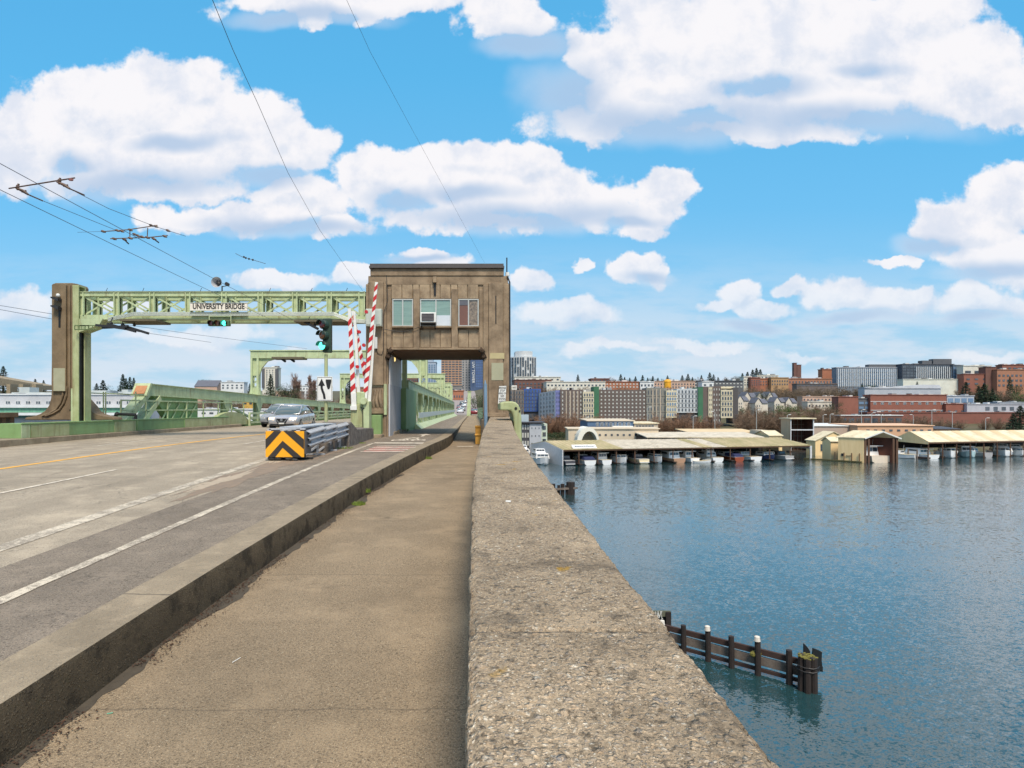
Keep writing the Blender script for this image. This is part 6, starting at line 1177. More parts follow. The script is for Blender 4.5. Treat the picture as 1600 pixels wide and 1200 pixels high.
SLIP = [(889, 'dark', M_CHAR, False, 3.0, 'dark grey runabout moored in the first bay of the long shed'), (920, 'canvas', M_HULL, False, 3.6, 'white cruiser with navy blue canvas cover in the second shed bay'), (946, 'trawler', M_HULL, False, 3.0, 'white cabin boat stern-out in the third shed bay'), (975, 'low', M_HULL, True, 3.7, 'white boat with its bow pointing out in the fourth shed bay'),
 (1004, 'dark', M_HULLC, False, 3.3, 'cream-hulled boat stern-out in the fifth shed bay'), (1031, 'low', M_HULL, True, 2.3, 'small white boat bow-out in the sixth shed bay'), (1059, 'trawler', M_TAN, False, 3.9, 'tan and brown wooden boat in the middle of the long shed'), (1083, 'trawler', M_HULL, False, 3.0, 'white boat behind the little dinghy in the long shed'),
 (1119, 'cruiser', M_HULL, False, 3.7, 'white cruiser stern-out just right of the dinghy'), (1152, 'canvas', M_WOODH, False, 3.2, 'boat with a reddish varnished hull in the long shed'), (1178, 'low', M_HULL, False, 4.0, 'broad white-sterned boat right of the varnished one'), (1206, 'low', mat('dark_blue_hull', S(36, 46, 84), .3, coat=.5), True, 3.6, 'dark blue hulled boat near the right end of the long shed'), (1230, 'dark', mat('grey_hull', S(168, 166, 166), .4), False, 3.2, 'small grey boat in the last occupied bay of the long shed')]
for i, (px, st, hm, bw, wd, lb) in enumerate(SLIP):
    u = u_of(px); q = sp3(u, -.9, 0); boat(lb, px, 100, 10, wd, hm, st, bow=bw, hh=1.2, rz_=math.atan2(SDv.y, SDv.x) * .9, grp='boats moored in the long shed').location = q
o = boat('small white dinghy floating outside the long shed', 1092, 150, 5, 1.5, M_HULL, 'none', rz_=R(-80), name='dinghy', hh=.5); o.location = sp3(u_of(1086) - 1.3, -1.2, 0)
o = boat('large white cabin cruiser moored outside the left end of the long shed', 853, 149, 13, 4.3, M_HULL, 'cruiser', bow=True, rz_=R(8), hh=1.35)
o = boat('white cruiser moored second from the left, beside the parapet edge', 822, 168, 12, 4.2, M_HULL, 'cruiser', bow=True, rz_=R(6), hh=1.3)
o = boat('pink-canopied boat moored behind the large white cruiser', 840, 176, 10, 3.6, M_HULL, 'canvas', bow=False, rz_=R(4), canvas=mat('pink_canvas', S(204, 166, 176), .8), hh=1.2)
o = boat('white speedboat moored nearest the parapet edge', 812, 158, 8, 3.0, M_HULL, 'low', bow=True, rz_=R(12), hh=1.1)
b = MB(); b.box(14, 21, 160, 200, .1, .45); b.box(12, 45, 184, 188, .1, .5); o = b.build('dock', M_DOCK); tag(o, 'dark timber dock left of the long boat shed', 'dock')
def gable(name, label, cat, x0, x1, y0, y1, ze, zr_, wall, roof, ridge='x', walls=True, ov=.3, z0=0, front_gable=None, grp=None):
    t_ = thing(name, label, cat, ((x0 + x1) / 2, y0, z0), grp)
    if walls:
        b = MB(); b.box(x0, x1, y0, y1, z0 - .5, ze)
        if ridge == 'x': b.prism([(y0, ze), (y1, ze), ((y0 + y1) / 2, zr_ - .12)], 'x', x0, x1)
        else: b.prism([(x0, ze), (x1, ze), ((x0 + x1) / 2, zr_ - .12)], 'y', y0, y1)
        b.build('wall', wall, t_)
    b = MB()
    if ridge == 'x': b.prism([(y0 - ov, ze - .05), ((y0 + y1) / 2, zr_), (y1 + ov, ze - .05), (y1 + ov, ze + .12), ((y0 + y1) / 2, zr_ + .18), (y0 - ov, ze + .12)], 'x', x0 - ov, x1 + ov)
    else: b.prism([(x0 - ov, ze - .05), ((x0 + x1) / 2, zr_), (x1 + ov, ze - .05), (x1 + ov, ze + .12), ((x0 + x1) / 2, zr_ + .18), (x0 - ov, ze + .12)], 'y', y0 - ov, y1 + ov)
    b.build('roof', roof, t_); return t_
# tall open shed
d = 195; a0, a1, am = X(1217, d), X(1272, d), X(1235, d); zt = Z(653, d)
ts = thing('tall_boat_shed', 'tall beige shed with an open front showing dark timber framing', 'boat shed', ((a0 + a1) / 2, d, 0))
b = MB(); b.box(am, am + .2, d, d + 6, 0, zt - .35); b.build('wall', mat('beige_siding', S(190, 166, 136), .8, col2=S(170, 148, 120), scale=.6, amt=.6, stretch=(3, 3, .3)), ts)
b = MB(); b.box(am - .4, a1 + .5, d - .5, d + 6.4, zt - .35, zt); b.build('roof', M_CREAMR, ts)
b = MB(); b.box(am, am + .3, d - .03, d + .25, 0, zt - .36); b.box(a1 - .3, a1, d - .03, d + .25, 0, zt - .36); b.box(am, a1, d - .05, d + .2, Z(672.5, d), Z(670.8, d)); b.build('door_frame', M_OFFW, ts)
b = MB(); b.box(a1 - .15, a1 + .05, d + .3, d + 6, 0, zt - .36); b.box(am + .2, a1, d + 5.8, d + 6, 0, zt - .36); b.build('inner_wall', mat('dark_brown_boards', S(96, 58, 46), .9, scale=1, amt=.8), ts)
for k in range(7): z_ = 1 + k * 1.9; b = MB(); b.box(am + .2, a1 - .2, d + 5.5, d + 5.78, z_, z_ + .16); b.build('framing_rail', mat('grey_framing', S(120, 108, 96), .9), ts)
for k in range(1, 6): x_ = am + (a1 - am) * k / 6; b = MB(); b.box(x_, x_ + .14, d + 5.3, d + 5.48, 0, zt - .5); b.build('framing_post', mat('grey_framing', S(120, 108, 96), .9), ts)
b = MB(); b.box(am - .8, a1 + .8, d - .6, d + 1, -.1, .4); b.build('float', M_DOCK, ts)
# yellow boathouses
d = 156
bh = thing('boathouse', 'pale yellow gabled boathouse with a white boat inside its open front', 'boathouse', (X(1360, d), d, 0))
xa, xb = X(1349.5, d), X(1399, d); yb_ = d + 17; ze, zr_ = Z(684.5, d), Z(677, d)
# the house is turned, so its left side faces the camera
def q2(u, v, z):   # u along front (0..1), v into depth metres
    p = Vector((xa, d, 0)) + Vector((xb - xa, -1.0, 0)) * u + Vector((-.62, .78, 0)).normalized() * v + Vector((0, 0, 0)); return (p.x, p.y, z)
D_ = 6.0
b = MB(); b.loft([[q2(0, 0, -.1), q2(0, 0, ze), q2(0.015, 0, ze), q2(0.015, 0, -.1)], [q2(0, D_, -.1), q2(0, D_, ze), q2(0.015, D_, ze), q2(0.015, D_, -.1)]]); b.build('side_wall', M_CREAM, bh)
b = MB(); b.loft([[q2(.985, 0, -.1), q2(.985, 0, ze), q2(1, 0, ze), q2(1, 0, -.1)], [q2(.985, D_, -.1), q2(.985, D_, ze), q2(1, D_, ze), q2(1, D_, -.1)]]); b.loft([[q2(0.02, D_ - .2, -.1), q2(.98, D_ - .2, -.1), q2(.98, D_ - .2, ze), q2(.02, D_ - .2, ze)], [q2(0.02, D_, -.1), q2(.98, D_, -.1), q2(.98, D_, ze), q2(.02, D_, ze)]]); b.build('inner_wall', mat('dark_brown_boards', S(96, 58, 46)), bh)
b = MB(); b.loft([[q2(-.03, v, ze - .1), q2(.5, v, zr_ + .45), q2(1.03, v, ze - .1), q2(1.03, v, ze + .08), q2(.5, v, zr_ + .65), q2(-.03, v, ze + .08)] for v in (-.5, D_ + .4)]); b.build('roof', M_CREAMR, bh)
b = MB()
for u0, u1, z0_, z1_ in ((-.03, .5, ze - .12, zr_ + .43), (.5, 1.03, zr_ + .43, ze - .12)): b.bar(q2(u0, -.55, z0_), q2(u1, -.55, z1_), .08, .3)
b.build('barge_board', M_WHITE, bh)
for u in (.04, .14, .86, .96): b = MB(); b.bar(q2(u, -.05, 0), q2(u, -.05, ze - .1), .5, .2, up=(0, 1, 0)); b.build('door_post', M_POSTT, bh)
b = MB(); b.bar(q2(-.06, 0, .2), q2(-.06, D_ + 8, .2), .9, .35); b.build('float', mat('mossy_float', S(84, 80, 48), .9, scale=2, amt=.9), bh)
for v in (.6, 2.4, 4.2, 6.4): b = MB(); p = q2(-.05, v, 0); b.tube([(p[0], p[1], -.3), (p[0], p[1], 2.4)], .12, 6); b.build('piling', M_POSTT, bh)
b = MB(); b.bar(q2(-.02, 2.8, 1.6), q2(-.02, 4, 1.6), .12, .12); b.bar(q2(-.02, 4.6, 1.8), q2(-.02, 5.1, 1.8), .08, .7); b.build('side_rail', M_DARK, bh)
boat('white boat with orange registration lettering parked inside the yellow boathouse', 1377, 156.2, 8, 6.2, mat('boat_cream_hull', S(226, 210, 190), .4), 'trawler', rz_=R(5), hh=1.8)
gable('boathouse_annex', 'lower pale yellow annex with a cream roof left of the yellow boathouse', 'shed', X(1298, 164), X(1322, 164), 164, 168, Z(690, 164), Z(684, 164), M_CREAM, M_CREAMR)
gable('yellow_cottage', 'low yellow shed with a wide cream roof right of the tall open shed', 'shed', X(1274, 180), X(1330, 180), 180, 185, Z(689, 180), Z(675, 180), M_CREAM, M_CREAMR, ridge='y')
b = MB(); b.box(X(1282, 180), X(1292, 180), 179.85, 180, 1.4, 3.4); b.box(X(1300, 180), X(1306, 180), 179.85, 180, .6, 3.2, mi=1); o = b.build('shed_windows', [M_BGLASS, M_WHITE]); tag(o, 'dark window and white door on the low yellow shed', 'window')
gable('yellow_cottage', 'small yellow gabled roof just left of the tall open shed', 'shed', X(1202, 186), X(1222, 186), 186, 196, Z(681, 186), Z(674, 186), M_CREAM, M_CREAMR, ridge='x')
# long yellow shed at the right
ls = thing('yellow_boat_shed', 'long cream-roofed open shed full of boats at the right', 'boat shed', (145, 172, 0))
def r3(u, v, z): return (125.5 + .97 * u, 168 + .243 * u + v, z)
ze_, zr2, U1 = 4.75, 7.4, 52
b = MB(); b.add([r3(0, -.3, ze_), r3(U1, -.3, ze_), r3(U1, 7, zr2), r3(0, 7, zr2), r3(U1, 14, ze_), r3(0, 14, ze_), r3(0, -.3, ze_ - .15), r3(U1, -.3, ze_ - .15), r3(U1, 7, zr2 - .2), r3(0, 7, zr2 - .2), r3(U1, 14, ze_ - .15), r3(0, 14, ze_ - .15)], [(0, 1, 2, 3), (3, 2, 4, 5), (6, 9, 8, 7), (9, 11, 10, 8), (0, 6, 7, 1), (5, 4, 10, 11), (1, 7, 8, 2), (2, 8, 10, 4)]); rf = b.build('roof', M_CREAMR, ls)
for k in range(6): b = MB(); u = 8 + k * 7.2; b.add([r3(u, -.32, ze_ + .03), r3(u + 2.6, -.32, ze_ + .03), r3(u + 2.6, 6.9, zr2 + .03), r3(u, 6.9, zr2 + .03)], [(0, 1, 2, 3)]); b.build('roof_panel', M_ROOFO, rf, fix=False)
b = MB(); g_ = [r3(-.05, -.3, ze_ + .05), r3(-.05, 7, zr2 + .05), r3(-.05, 14, ze_ + .05), r3(-.05, 14, ze_ - .5), r3(-.05, -.3, ze_ - .7)]; b.add(g_ + [(x + .12, y, z) for x, y, z in g_], [(0, 1, 2, 3, 4), (9, 8, 7, 6, 5), (0, 5, 6, 1), (1, 6, 7, 2), (4, 3, 8, 9)]); b.build('gable_end', M_CREAM, ls)
b = MB(); b.bar(r3(.2, -.25, ze_ - .35), r3(U1, -.25, ze_ - .35), .12, .35); b.build('fascia_beam', M_POSTT, ls)
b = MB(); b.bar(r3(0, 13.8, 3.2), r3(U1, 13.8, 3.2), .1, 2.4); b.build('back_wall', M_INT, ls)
for k in range(11): u = .3 + k * 5; b = MB(); b.tube([r3(u, .1, -1), r3(u, .1, ze_ - .2)], .17, 6); b.build('post', M_POSTT, ls); b = MB(); b.bar(r3(u + .8, .3, .35), r3(u + .8, 13, .35), .8, .3); b.build('finger_dock', M_DOCK, ls)
b = MB(); b.bar((X(1404, 174), 174, .35), (X(1452, 166), 166, .35), 1.0, .5); b.build('walkway', M_WALE, ls)
for px, d_ in ((1404, 173.5), (1419, 171), (1433, 168.5), (1450, 165.8)): b = MB(); b.tube([(X(px, d_), d_, -.5), (X(px, d_), d_, 2.6)], .2, 6); b.build('piling', M_WALEP, ls)
for px, wd, st, bw, lb, hh, ln, ry in ((1459, 4.6, 'trawler', False, 'white boat with three dark cabin windows at the left of the cream shed', 1.1, 10, 12), (1432, 3.6, 'low', False, 'small white motor boat tied behind the plank walkway', 1.1, 8, 35), (1486, 5.0, 'low', True, 'long white speedboat with its bow pointing out under the cream shed', 1.45, 12, -28), (1519, 4.2, 'trawler', True, 'pale blue-hulled boat between posts of the cream shed', 1.3, 9, -20), (1545, 3.6, 'low', False, 'grey boat in shade between the posts of the cream shed', 1.3, 9, 15), (1571, 5.6, 'cruiser', True, 'big white cruiser with flared bow near the right edge', 1.3, 12, -30), (1598, 4.8, 'cruiser', True, 'white cruiser cut by the right edge of the photograph', 1.2, 11, -20)):
    dd = 546.5 / (4 - (px - 740) / 950) - (0 if px > 1440 else -2)
    boat(lb, px, dd, ln, wd, mat('pale_blue_hull', S(176, 202, 206), .4) if 'blue' in lb else (mat('grey_hull', S(168, 166, 166)) if 'grey' in lb else M_HULL), st, bow=bw, rz_=R(ry), hh=hh, grp='boats under the long cream shed')
# sheds and buildings behind the first row
def shed2(name, label, px0, px1, py0, py1, d, dep, wall, roof, cat='building', z0=1.2):
    """flat or low-sloped building; py0 roof back edge, py1 eave"""
    t_ = thing(name, label, cat, (X((px0 + px1) / 2, d), d, z0)); x0, x1 = X(px0, d), X(px1, d); ze = Z(py1, d)
    zr_ = max(ze + .3, Z(py0, d + dep)); b = MB(); b.box(x0, x1, d, d + dep, z0 - 1.5, ze); b.build('wall', wall, t_)
    b = MB(); b.loft([[(x0 - .4, d - .4, ze), (x1 + .4, d - .4, ze), (x1 + .4, d - .4, ze + .25), (x0 - .4, d - .4, ze + .25)], [(x0 - .4, d + dep, zr_), (x1 + .4, d + dep, zr_), (x1 + .4, d + dep, zr_ + .25), (x0 - .4, d + dep, zr_ + .25)]]); b.build('roof', roof, t_)
    return t_
M_BEI = mat('beige_wall', S(206, 190, 166), .8, scale=.4, amt=.5); M_SALM = mat('salmon_wall', S(206, 164, 132), .8, scale=.4, amt=.5); M_BLUEW = mat('steel_blue_siding', S(78, 104, 134), .7, scale=.6, amt=.5)
def windows(parent, name, x0, x1, z0, z1, cols, rows, y, fw, fh, m, frame=None, limit=[None], wall_x=None, dep=.12, skip=None):
    """one mesh, copied; rows x cols openings in the rectangle"""
    cw, chh = (x1 - x0) / cols, (z1 - z0) / rows; w_, h_ = cw * fw, chh * fh; base = None; n = 0; extra = MB()
    cnt = parent.get('_wn', 0)
    for r in range(rows):
        for c in range(cols):
            if skip and skip(r, c): continue
            cx__, cz = x0 + cw * (c + .5), z0 + chh * (r + .5)
            if cnt >= 96: extra.box(cx__ - w_ / 2, cx__ + w_ / 2, y - dep, y + .02, cz - h_ / 2, cz + h_ / 2); continue
            if base is None:
                b = MB(); b.box(-w_ / 2, w_ / 2, -dep, .02, -h_ / 2, h_ / 2, mi=0)
                if frame: b.box(-w_ / 2 - w_ * .07, w_ / 2 + w_ * .07, -dep * .6, .02, -h_ / 2 - h_ * .07, h_ / 2 + h_ * .07, mi=1); b.box(-w_ * .04, w_ * .04, -dep * 1.25, -dep, -h_ / 2, h_ / 2, mi=1)
                o = b.build(name, [m, frame] if frame else [m], parent, local=True); base = o
            else: o = base.copy(); COL.objects.link(o)
            o.parent = parent; o.location = Vector((cx__, y, cz)) - WL[parent.name]; cnt += 1
    parent['_wn'] = cnt
    if extra.v: tag(extra.build(name + 's', m, parent), kind='stuff')
M_WIN = mat('dark_window_glass', S(58, 64, 72), .12, coat=.6, scale=.2, amt=.8, col2=S(98, 108, 118)); M_WINB = mat('blue_window_glass', S(92, 120, 150), .12, coat=.6, scale=.08, amt=.8, col2=S(130, 150, 170)); M_WINP = mat('pale_window_glass', S(190, 190, 184), .2, coat=.5)
t_ = shed2('blue_office', 'steel blue upper storey office behind the long boat shed', 918, 990, 655, 658, 205, 14, M_BLUEW, M_BEI); windows(t_, 'window', X(930, 205), X(986, 205), Z(666, 205), Z(660, 205), 8, 1, 205, .55, .8, M_WIN, M_WHITE)
b = MB(); b.box(X(955, 205), X(987, 205), 203, 205, Z(667, 205), Z(665.4, 205)); b.build('balcony', M_WHITE, t_)
t_ = shed2('glazed_office', 'beige flat-roofed office with a window strip right of the blue office', 991, 1028, 660, 662, 205, 12, M_BEI, M_CREAMR); windows(t_, 'window', X(993, 205), X(1022, 205), Z(671, 205), Z(664, 205), 6, 1, 205, .8, .8, M_WIN)
t_ = shed2('beige_workshop', 'long beige workshop wall below the blue office', 888, 1029, 669.5, 670.5, 198, 6, M_BEI, M_BEI); windows(t_, 'window', X(895, 198), X(1026, 198), Z(682, 198), Z(677, 198), 14, 1, 198, .35, .6, M_WIN)
t_ = shed2('marina_shed', 'grey flat-topped marina shed with pale roof right behind the long shed', 1012, 1192, 676, 684, 185, 14, M_INT, M_ROOFP)
t_ = shed2('peach_roof_shed', 'peach-roofed shed farther behind the long shed', 1078, 1186, 671, 676.5, 200, 14, M_SALM, M_ROOFO)
b = MB(); 
for (x0, x1) in ((1194, 1212),): b.box(X(x0, 190), X(x1, 190), 190, 200, 0, Z(673, 190)); 
o = b.build('storage_shed', M_BEI); tag(o, 'small beige storage box between the peach roof and the tall shed', 'shed')
t_ = shed2('grey_warehouse', 'low grey warehouse with white roof trim right of the tall shed', 1272, 1341, 662, 666, 230, 20, mat('warm_grey_wall', S(180, 160, 146), .8), M_WHITE)
t_ = shed2('salmon_warehouse', 'long salmon-coloured warehouse with small dark windows behind the yellow boathouse', 1340, 1458, 663.5, 665.5, 225, 18, M_SALM, mat('salmon_trim', S(222, 180, 148), .8)); windows(t_, 'window', X(1350, 225), X(1458, 225), Z(675, 225), Z(670, 225), 9, 1, 225, .4, .6, M_WIN)
t_ = shed2('small_grey_roof', 'small dark-roofed hut between the salmon warehouse and brick wall', 1462, 1500, 667, 671, 235, 10, M_SALM, M_CHAR, 'hut')
# arched white tent
d = 192; tt = thing('arch_tent', 'white arched fabric shelter behind the left part of the boat shed', 'tent', (X(919, d), d, 1))
b = MB(); r1 = X(937, d) - X(919, d); n = 14; hh = Z(667, d) - 1.5
o_ = [(X(919, d) - r1 * cos(pi * k / n), 1 + hh * sin(pi * k / n) ** .8 + .5) for k in range(n + 1)]; i_ = [(X(921, d) - r1 * .72 * cos(pi * k / n), 1 + hh * .82 * sin(pi * k / n) ** .8 + .3) for k in range(n + 1)]
rings = [[(o_[k][0], d, o_[k][1]), (o_[k][0], d + 9, o_[k][1]), (i_[k][0], d + 9, i_[k][1]), (i_[k][0], d, i_[k][1])] for k in range(n + 1)]; b.loft(rings); b.build('fabric_shell', mat('tent_fabric', S(232, 228, 214), .7, scale=.5, amt=.4), tt, smooth=False)
b = MB(); b.box(X(903, d), X(936, d), d + 8.7, d + 8.9, 1, 4); b.build('back_wall', M_BEI, tt)
# ------------------------------------------------------------------ city blocks
def block(name, label, px0, px1, py0, d, dep, wall, cols=0, rows=0, wy0=None, wy1=None, fw=.5, fh=.55, wm=None, roof=None, frame=None, z0=None, cat='building', grp=None, skip=None, wx=None, trim=True, rz_=0):
    x0, x1 = X(px0, d), X(px1, d); zt = Z(py0, d); z0 = gz((x0 + x1) / 2, d) - 4 if z0 is None else z0; dep = min(dep, max(6, 6 * d / (abs((px0 if px0 > 740 else px1) - 740) + 1)))
    t_ = thing(name, label, cat, ((x0 + x1) / 2, d, z0), grp); b = MB(); b.box(x0, x1, d, d + dep, z0, zt); b.build('wall', wall, t_)
    if trim: b = MB(); e = max(.3, d * .0008); b.box(x0 - e, x1 + e, d - e, d + dep + e, zt, zt + e * 1.2); b.build('roof', roof or wall, t_)
    r_ = random.Random(int(px0 * 7 + py0)); e = max(.3, d * .0008)
    for k in range(int(min(5, (x1 - x0) / (d * .008)))):
        b = MB(); a_ = x0 + (x1 - x0) * r_.uniform(.05, .85); w_ = d * r_.uniform(.002, .008); h_ = d * r_.uniform(.0008, .0028); y_ = d + dep * r_.uniform(.2, .6); b.box(a_, min(a_ + w_, x1 - .2), y_, y_ + 3, zt + e, zt + e + h_); b.build('roof_unit', roof_m[k % 3], t_)
    if rows:
        wx0, wx1 = (x0, x1) if not wx else (X(wx[0], d), X(wx[1], d)); windows(t_, 'window', wx0, wx1, Z(wy1, d), Z(wy0, d), cols, rows, d, fw, fh, wm or M_WIN, frame, dep=max(.1, d * .0004), skip=skip)
    return t_
def section(t_, px0, px1, py0, py1, d, dep, wall, cols, rows, fw=.5, fh=.5, wm=None, frame=None, stripes=None, pad=1.0):
    dep = min(dep, 8) if px0 > 900 else dep; x0, x1 = X(px0, d), X(px1, d); b = MB(); b.box(x0, x1, d, d + dep, gz(x0, d) - 4 if py1 is None else Z(py1, d), Z(py0, d)); w_ = b.build('wall', wall, t_)
    if rows: windows(t_, 'window', x0 + .2, x1 - .2, Z((py1 or 660) - pad, d), Z(py0 + pad, d), cols, rows, d, fw, fh, wm or M_WIN, frame, dep=.12)
    r_ = random.Random(int(px0))
    if x1 - x0 > 5 and (py1 is None or py1 > 640):
        for k in range(2): b = MB(); a_ = x0 + (x1 - x0) * r_.uniform(.1, .8); b.box(a_, a_ + r_.uniform(1, 2.5), d + 4, d + 7, Z(py0, d), Z(py0, d) + r_.uniform(.5, 1.3)); b.build('roof_unit', roof_m[k], t_)
        if rows > 1 and cols > 3:
            zz = [Z(py0 + pad, d) + (Z((py1 or 660) - pad, d) - Z(py0 + pad, d)) * k / rows for k in range(1, rows)]
            for z_ in zz: b = MB(); b.box(x0, x1, d - .06, d, z_ - .1, z_ + .1); b.build('floor_band', M_DK if wall not in (M_DK, M_BR) else M_GB, t_)
    for s_ in (stripes or []): b = MB(); b.box(X(s_[0], d), X(s_[1], d), d - .25, d + .01, Z((py1 or 660) - 1, d), Z(py0 + 2, d)); b.build('facade_stripe', s_[2], t_)
def C(n, r, g, b_, **k):
    m_ = (r + g + b_) / 3; q = .74; return mat(n, S(m_ + (r - m_) * q, m_ + (g - m_) * q, m_ + (b_ - m_) * q), .85, scale=.35, amt=.6, **k)
roof_m = [C('roof_unit_grey', 150, 150, 150), C('roof_unit_white', 206, 206, 202), C('roof_unit_dark', 96, 92, 92)]
M_GB = C('grey_brown_cladding', 124, 112, 104); M_BR = C('brown_cladding', 108, 92, 86); M_LG = C('light_grey_cladding', 178, 182, 190); M_BL = C('cobalt_cladding', 44, 84, 166); M_PU = C('periwinkle_cladding', 110, 118, 190); M_CRM = C('cream_cladding', 214, 200, 164); M_GG = C('green_cladding', 58, 122, 84); M_GY = C('grey_cladding', 134, 132, 122); M_TEAL = C('pale_grey_white_cladding', 190, 196, 200); M_DK = C('dark_grey_cladding', 84, 80, 82); M_TAUP = C('taupe_stripe', 190, 170, 146)
def apt(label, px, d): return thing('apartment_block', label, 'apartment block', (X(px, d), d, gz(X(px, d), d) - 1), 'coloured apartment blocks behind the marina')
t_ = apt('grey and cobalt blue apartment block nearest the tower', 822, 318)
section(t_, 796, 819, 609, 652, 318, 14, M_GB, 5, 6, .45, .6); section(t_, 819, 845, 607.5, 643, 317.6, 14, M_BL, 5, 6, .4, .6); section(t_, 820, 844, None or 643, 656, 318.4, 13, M_DK, 4, 1)
t_ = apt('brown apartment block with a light grey wing, periwinkle edge and green fin', 890, 300)
b = MB()
x0, x1 = X(843, 312), X(868, 296); b.loft([[(x0, 312, 4), (x1, 296, 4), (x1, 310, 4), (x0, 322, 4)], [(x0, 312, Z(614, 312)), (x1, 296, Z(610, 296)), (x1, 310, Z(610, 296)), (x0, 322, Z(614, 312))]]); b.build('wall', M_LG, t_)
for r in range(6):
    for c in range(5):
        u = (c + .6) / 5.2; xx, yy_ = x0 + (x1 - x0) * u, 312 - 16 * u; zt_ = Z(614, 312) + (Z(610, 296) - Z(614, 312)) * u; zz = zt_ - 1.8 - r * 2.1
        b = MB(); b.loft([[(xx - .45, yy_ + .2, zz), (xx + .45, yy_ - .42, zz), (xx + .45, yy_ - .1, zz), (xx - .45, yy_ + .4, zz)], [(xx - .45, yy_ + .2, zz + 1.1), (xx + .45, yy_ - .42, zz + 1.1), (xx + .45, yy_ - .1, zz + 1.1), (xx - .45, yy_ + .4, zz + 1.1)]]); b.build('window', M_WIN, t_)
section(t_, 868, 875.5, 610, 652, 296, 14, M_PU, 2, 6, .3, .5); section(t_, 875.5, 911, 609, 662, 295, 14, M_BR, 6, 8, .3, .5, wm=M_WINP, stripes=((884, 885.4, M_TAUP), (890, 891.8, M_TAUP), (896, 897.8, M_TAUP), (902, 903.5, M_TAUP)))
section(t_, 911, 928, 612, 655, 293.5, 14, M_CRM, 4, 5, .55, .5); section(t_, 928, 936, 604, 662, 294, 14, M_GG, 0, 0)
t_ = apt('long brown apartment block with rows of small pale windows, in the middle', 985, 300)
section(t_, 936, 1010, 609, 658, 300, 14, M_BR, 12, 8, .38, .42, wm=M_WINP); section(t_, 1010, 1041, 606, 658, 299.4, 14, M_GY, 6, 4, .25, .5, stripes=((1019, 1020.6, M_TAUP), (1025, 1026.6, M_TAUP), (1031, 1032.6, M_TAUP)))
section(t_, 1041, 1057.5, 610, 653, 298, 14, M_CRM, 4, 5, .6, .5, wm=M_WINB)
t_ = apt('white-walled apartment block with a green corner, right of the long brown one', 1075, 300)
section(t_, 1057.5, 1091, 607.5, 645, 300.4, 14, M_TEAL, 6, 5, .4, .6); section(t_, 1091, 1098.5, 605, 660, 299.5, 14, M_GG, 0, 0); section(t_, 1058, 1091, 645, 662, 301, 13, M_DK, 5, 1)
t_ = apt('dark brown apartment block with cream bay windows at the right end of the row', 1125, 300)
section(t_, 1098.5, 1107, 604, 662, 299.8, 14, M_BR, 0, 0); section(t_, 1107, 1113, 605, 652, 299.2, 14, M_CRM, 2, 6, .4, .4); section(t_, 1113, 1126.5, 603.5, 662, 299.5, 14, M_BR, 3, 7, .3, .4, wm=M_WINP); section(t_, 1126.5, 1145, 609, 653, 298.5, 14, M_CRM, 4, 5, .6, .55); section(t_, 1145, 1153.5, 606, 662, 299.5, 14, M_DK, 0, 0); section(t_, 1122, 1146, 604, 607, 301, 10, M_CRM, 0, 0)
# floating house at the left
d = 196; t_ = thing('grey_house', 'boxy three-storey grey and white house behind the moored cruisers', 'house', (X(835, d), d, 1)); section(t_, 814, 828, 660, 700, d, 9, M_CHAR, 3, 3, .6, .6, wm=M_WINP); section(t_, 827.4, 846, 662, 700, d - .6, 9, M_LG, 3, 3, .22, .2); section(t_, 845.6, 855, 662, 695, d + .3, 9, C('pale_green_cladding', 196, 210, 186), 1, 3, .7, .6); b = MB(); b.box(X(813, d), X(851, d), d - 1.2, d + 10, Z(661, d), Z(659, d)); b.build('roof', M_CHAR, t_)
b = MB(); b.box(X(814, d + 3), X(826, d + 3), d + 3, d + 7, Z(659, d), Z(648, d + 3)); b.build('roof_room', C('pale_blue_box', 170, 190, 200), t_)
# second line of buildings, climbing the hill
O_BR = C('orange_brick', 176, 112, 80); O_RB = C('red_brick', 154, 86, 66); O_YB = C('yellow_brick', 190, 142, 90); O_CR = C('cream_render', 220, 214, 196); O_PN = C('pink_render', 204, 162, 136); O_BB = C('brown_brick', 122, 78, 66); O_DG = C('slate_grey_panel', 92, 94, 100); O_WH = C('white_render', 220, 222, 222); O_LGW = C('pale_blue_grey_render', 176, 182, 192); O_OR = C('burnt_orange_brick', 184, 106, 70)
block('hall', 'long cream low building behind the apartment roofs', 854, 946, 597, 380, 20, O_CR, 16, 1, 600, 604, .5, .6)
block('hall', 'brick building with a pale roof strip, just right of the round tower base', 804, 862, 594, 400, 18, O_BB, 10, 2, 597, 607, .5, .5)
block('hall', 'beige flat building under the round residential tower', 804, 876, 589.5, 430, 16, O_CR, 8, 1, 591, 595, .4, .5)
block('rooftop_house', 'small brown house roof above the cream hall', 924, 952, 592, 400, 10, O_BB, 5, 1, 593, 596, .5, .5)
block('row_house', 'orange brick row building behind the long brown apartments', 946, 998, 597, 385, 14, O_OR, 10, 2, 598, 607, .45, .5, M_WINP)
block('row_house', 'white low building behind the middle apartments', 1000, 1022, 597, 385, 12, O_WH, 4, 1, 599, 605, .5, .5)
block('row_house', 'pinkish brick row building with many windows, right of the yellow crane cab', 1022, 1086, 596, 395, 14, O_PN, 14, 2, 598, 607, .4, .5)
b = MB(); b.cyl((X(1043, 380), 380, Z(606, 380)), 2.1, Z(596, 380) - Z(606, 380), 10); b.ball((X(1043, 380), 380, Z(596.5, 380)), 2.3, 10, 6, sq=(1, 1, .7)); o = b.build('yellow_tank', mat('yellow_tank_paint', S(236, 170, 40), .6)); tag(o, 'bright yellow domed tank above the apartment roofs', 'tank')
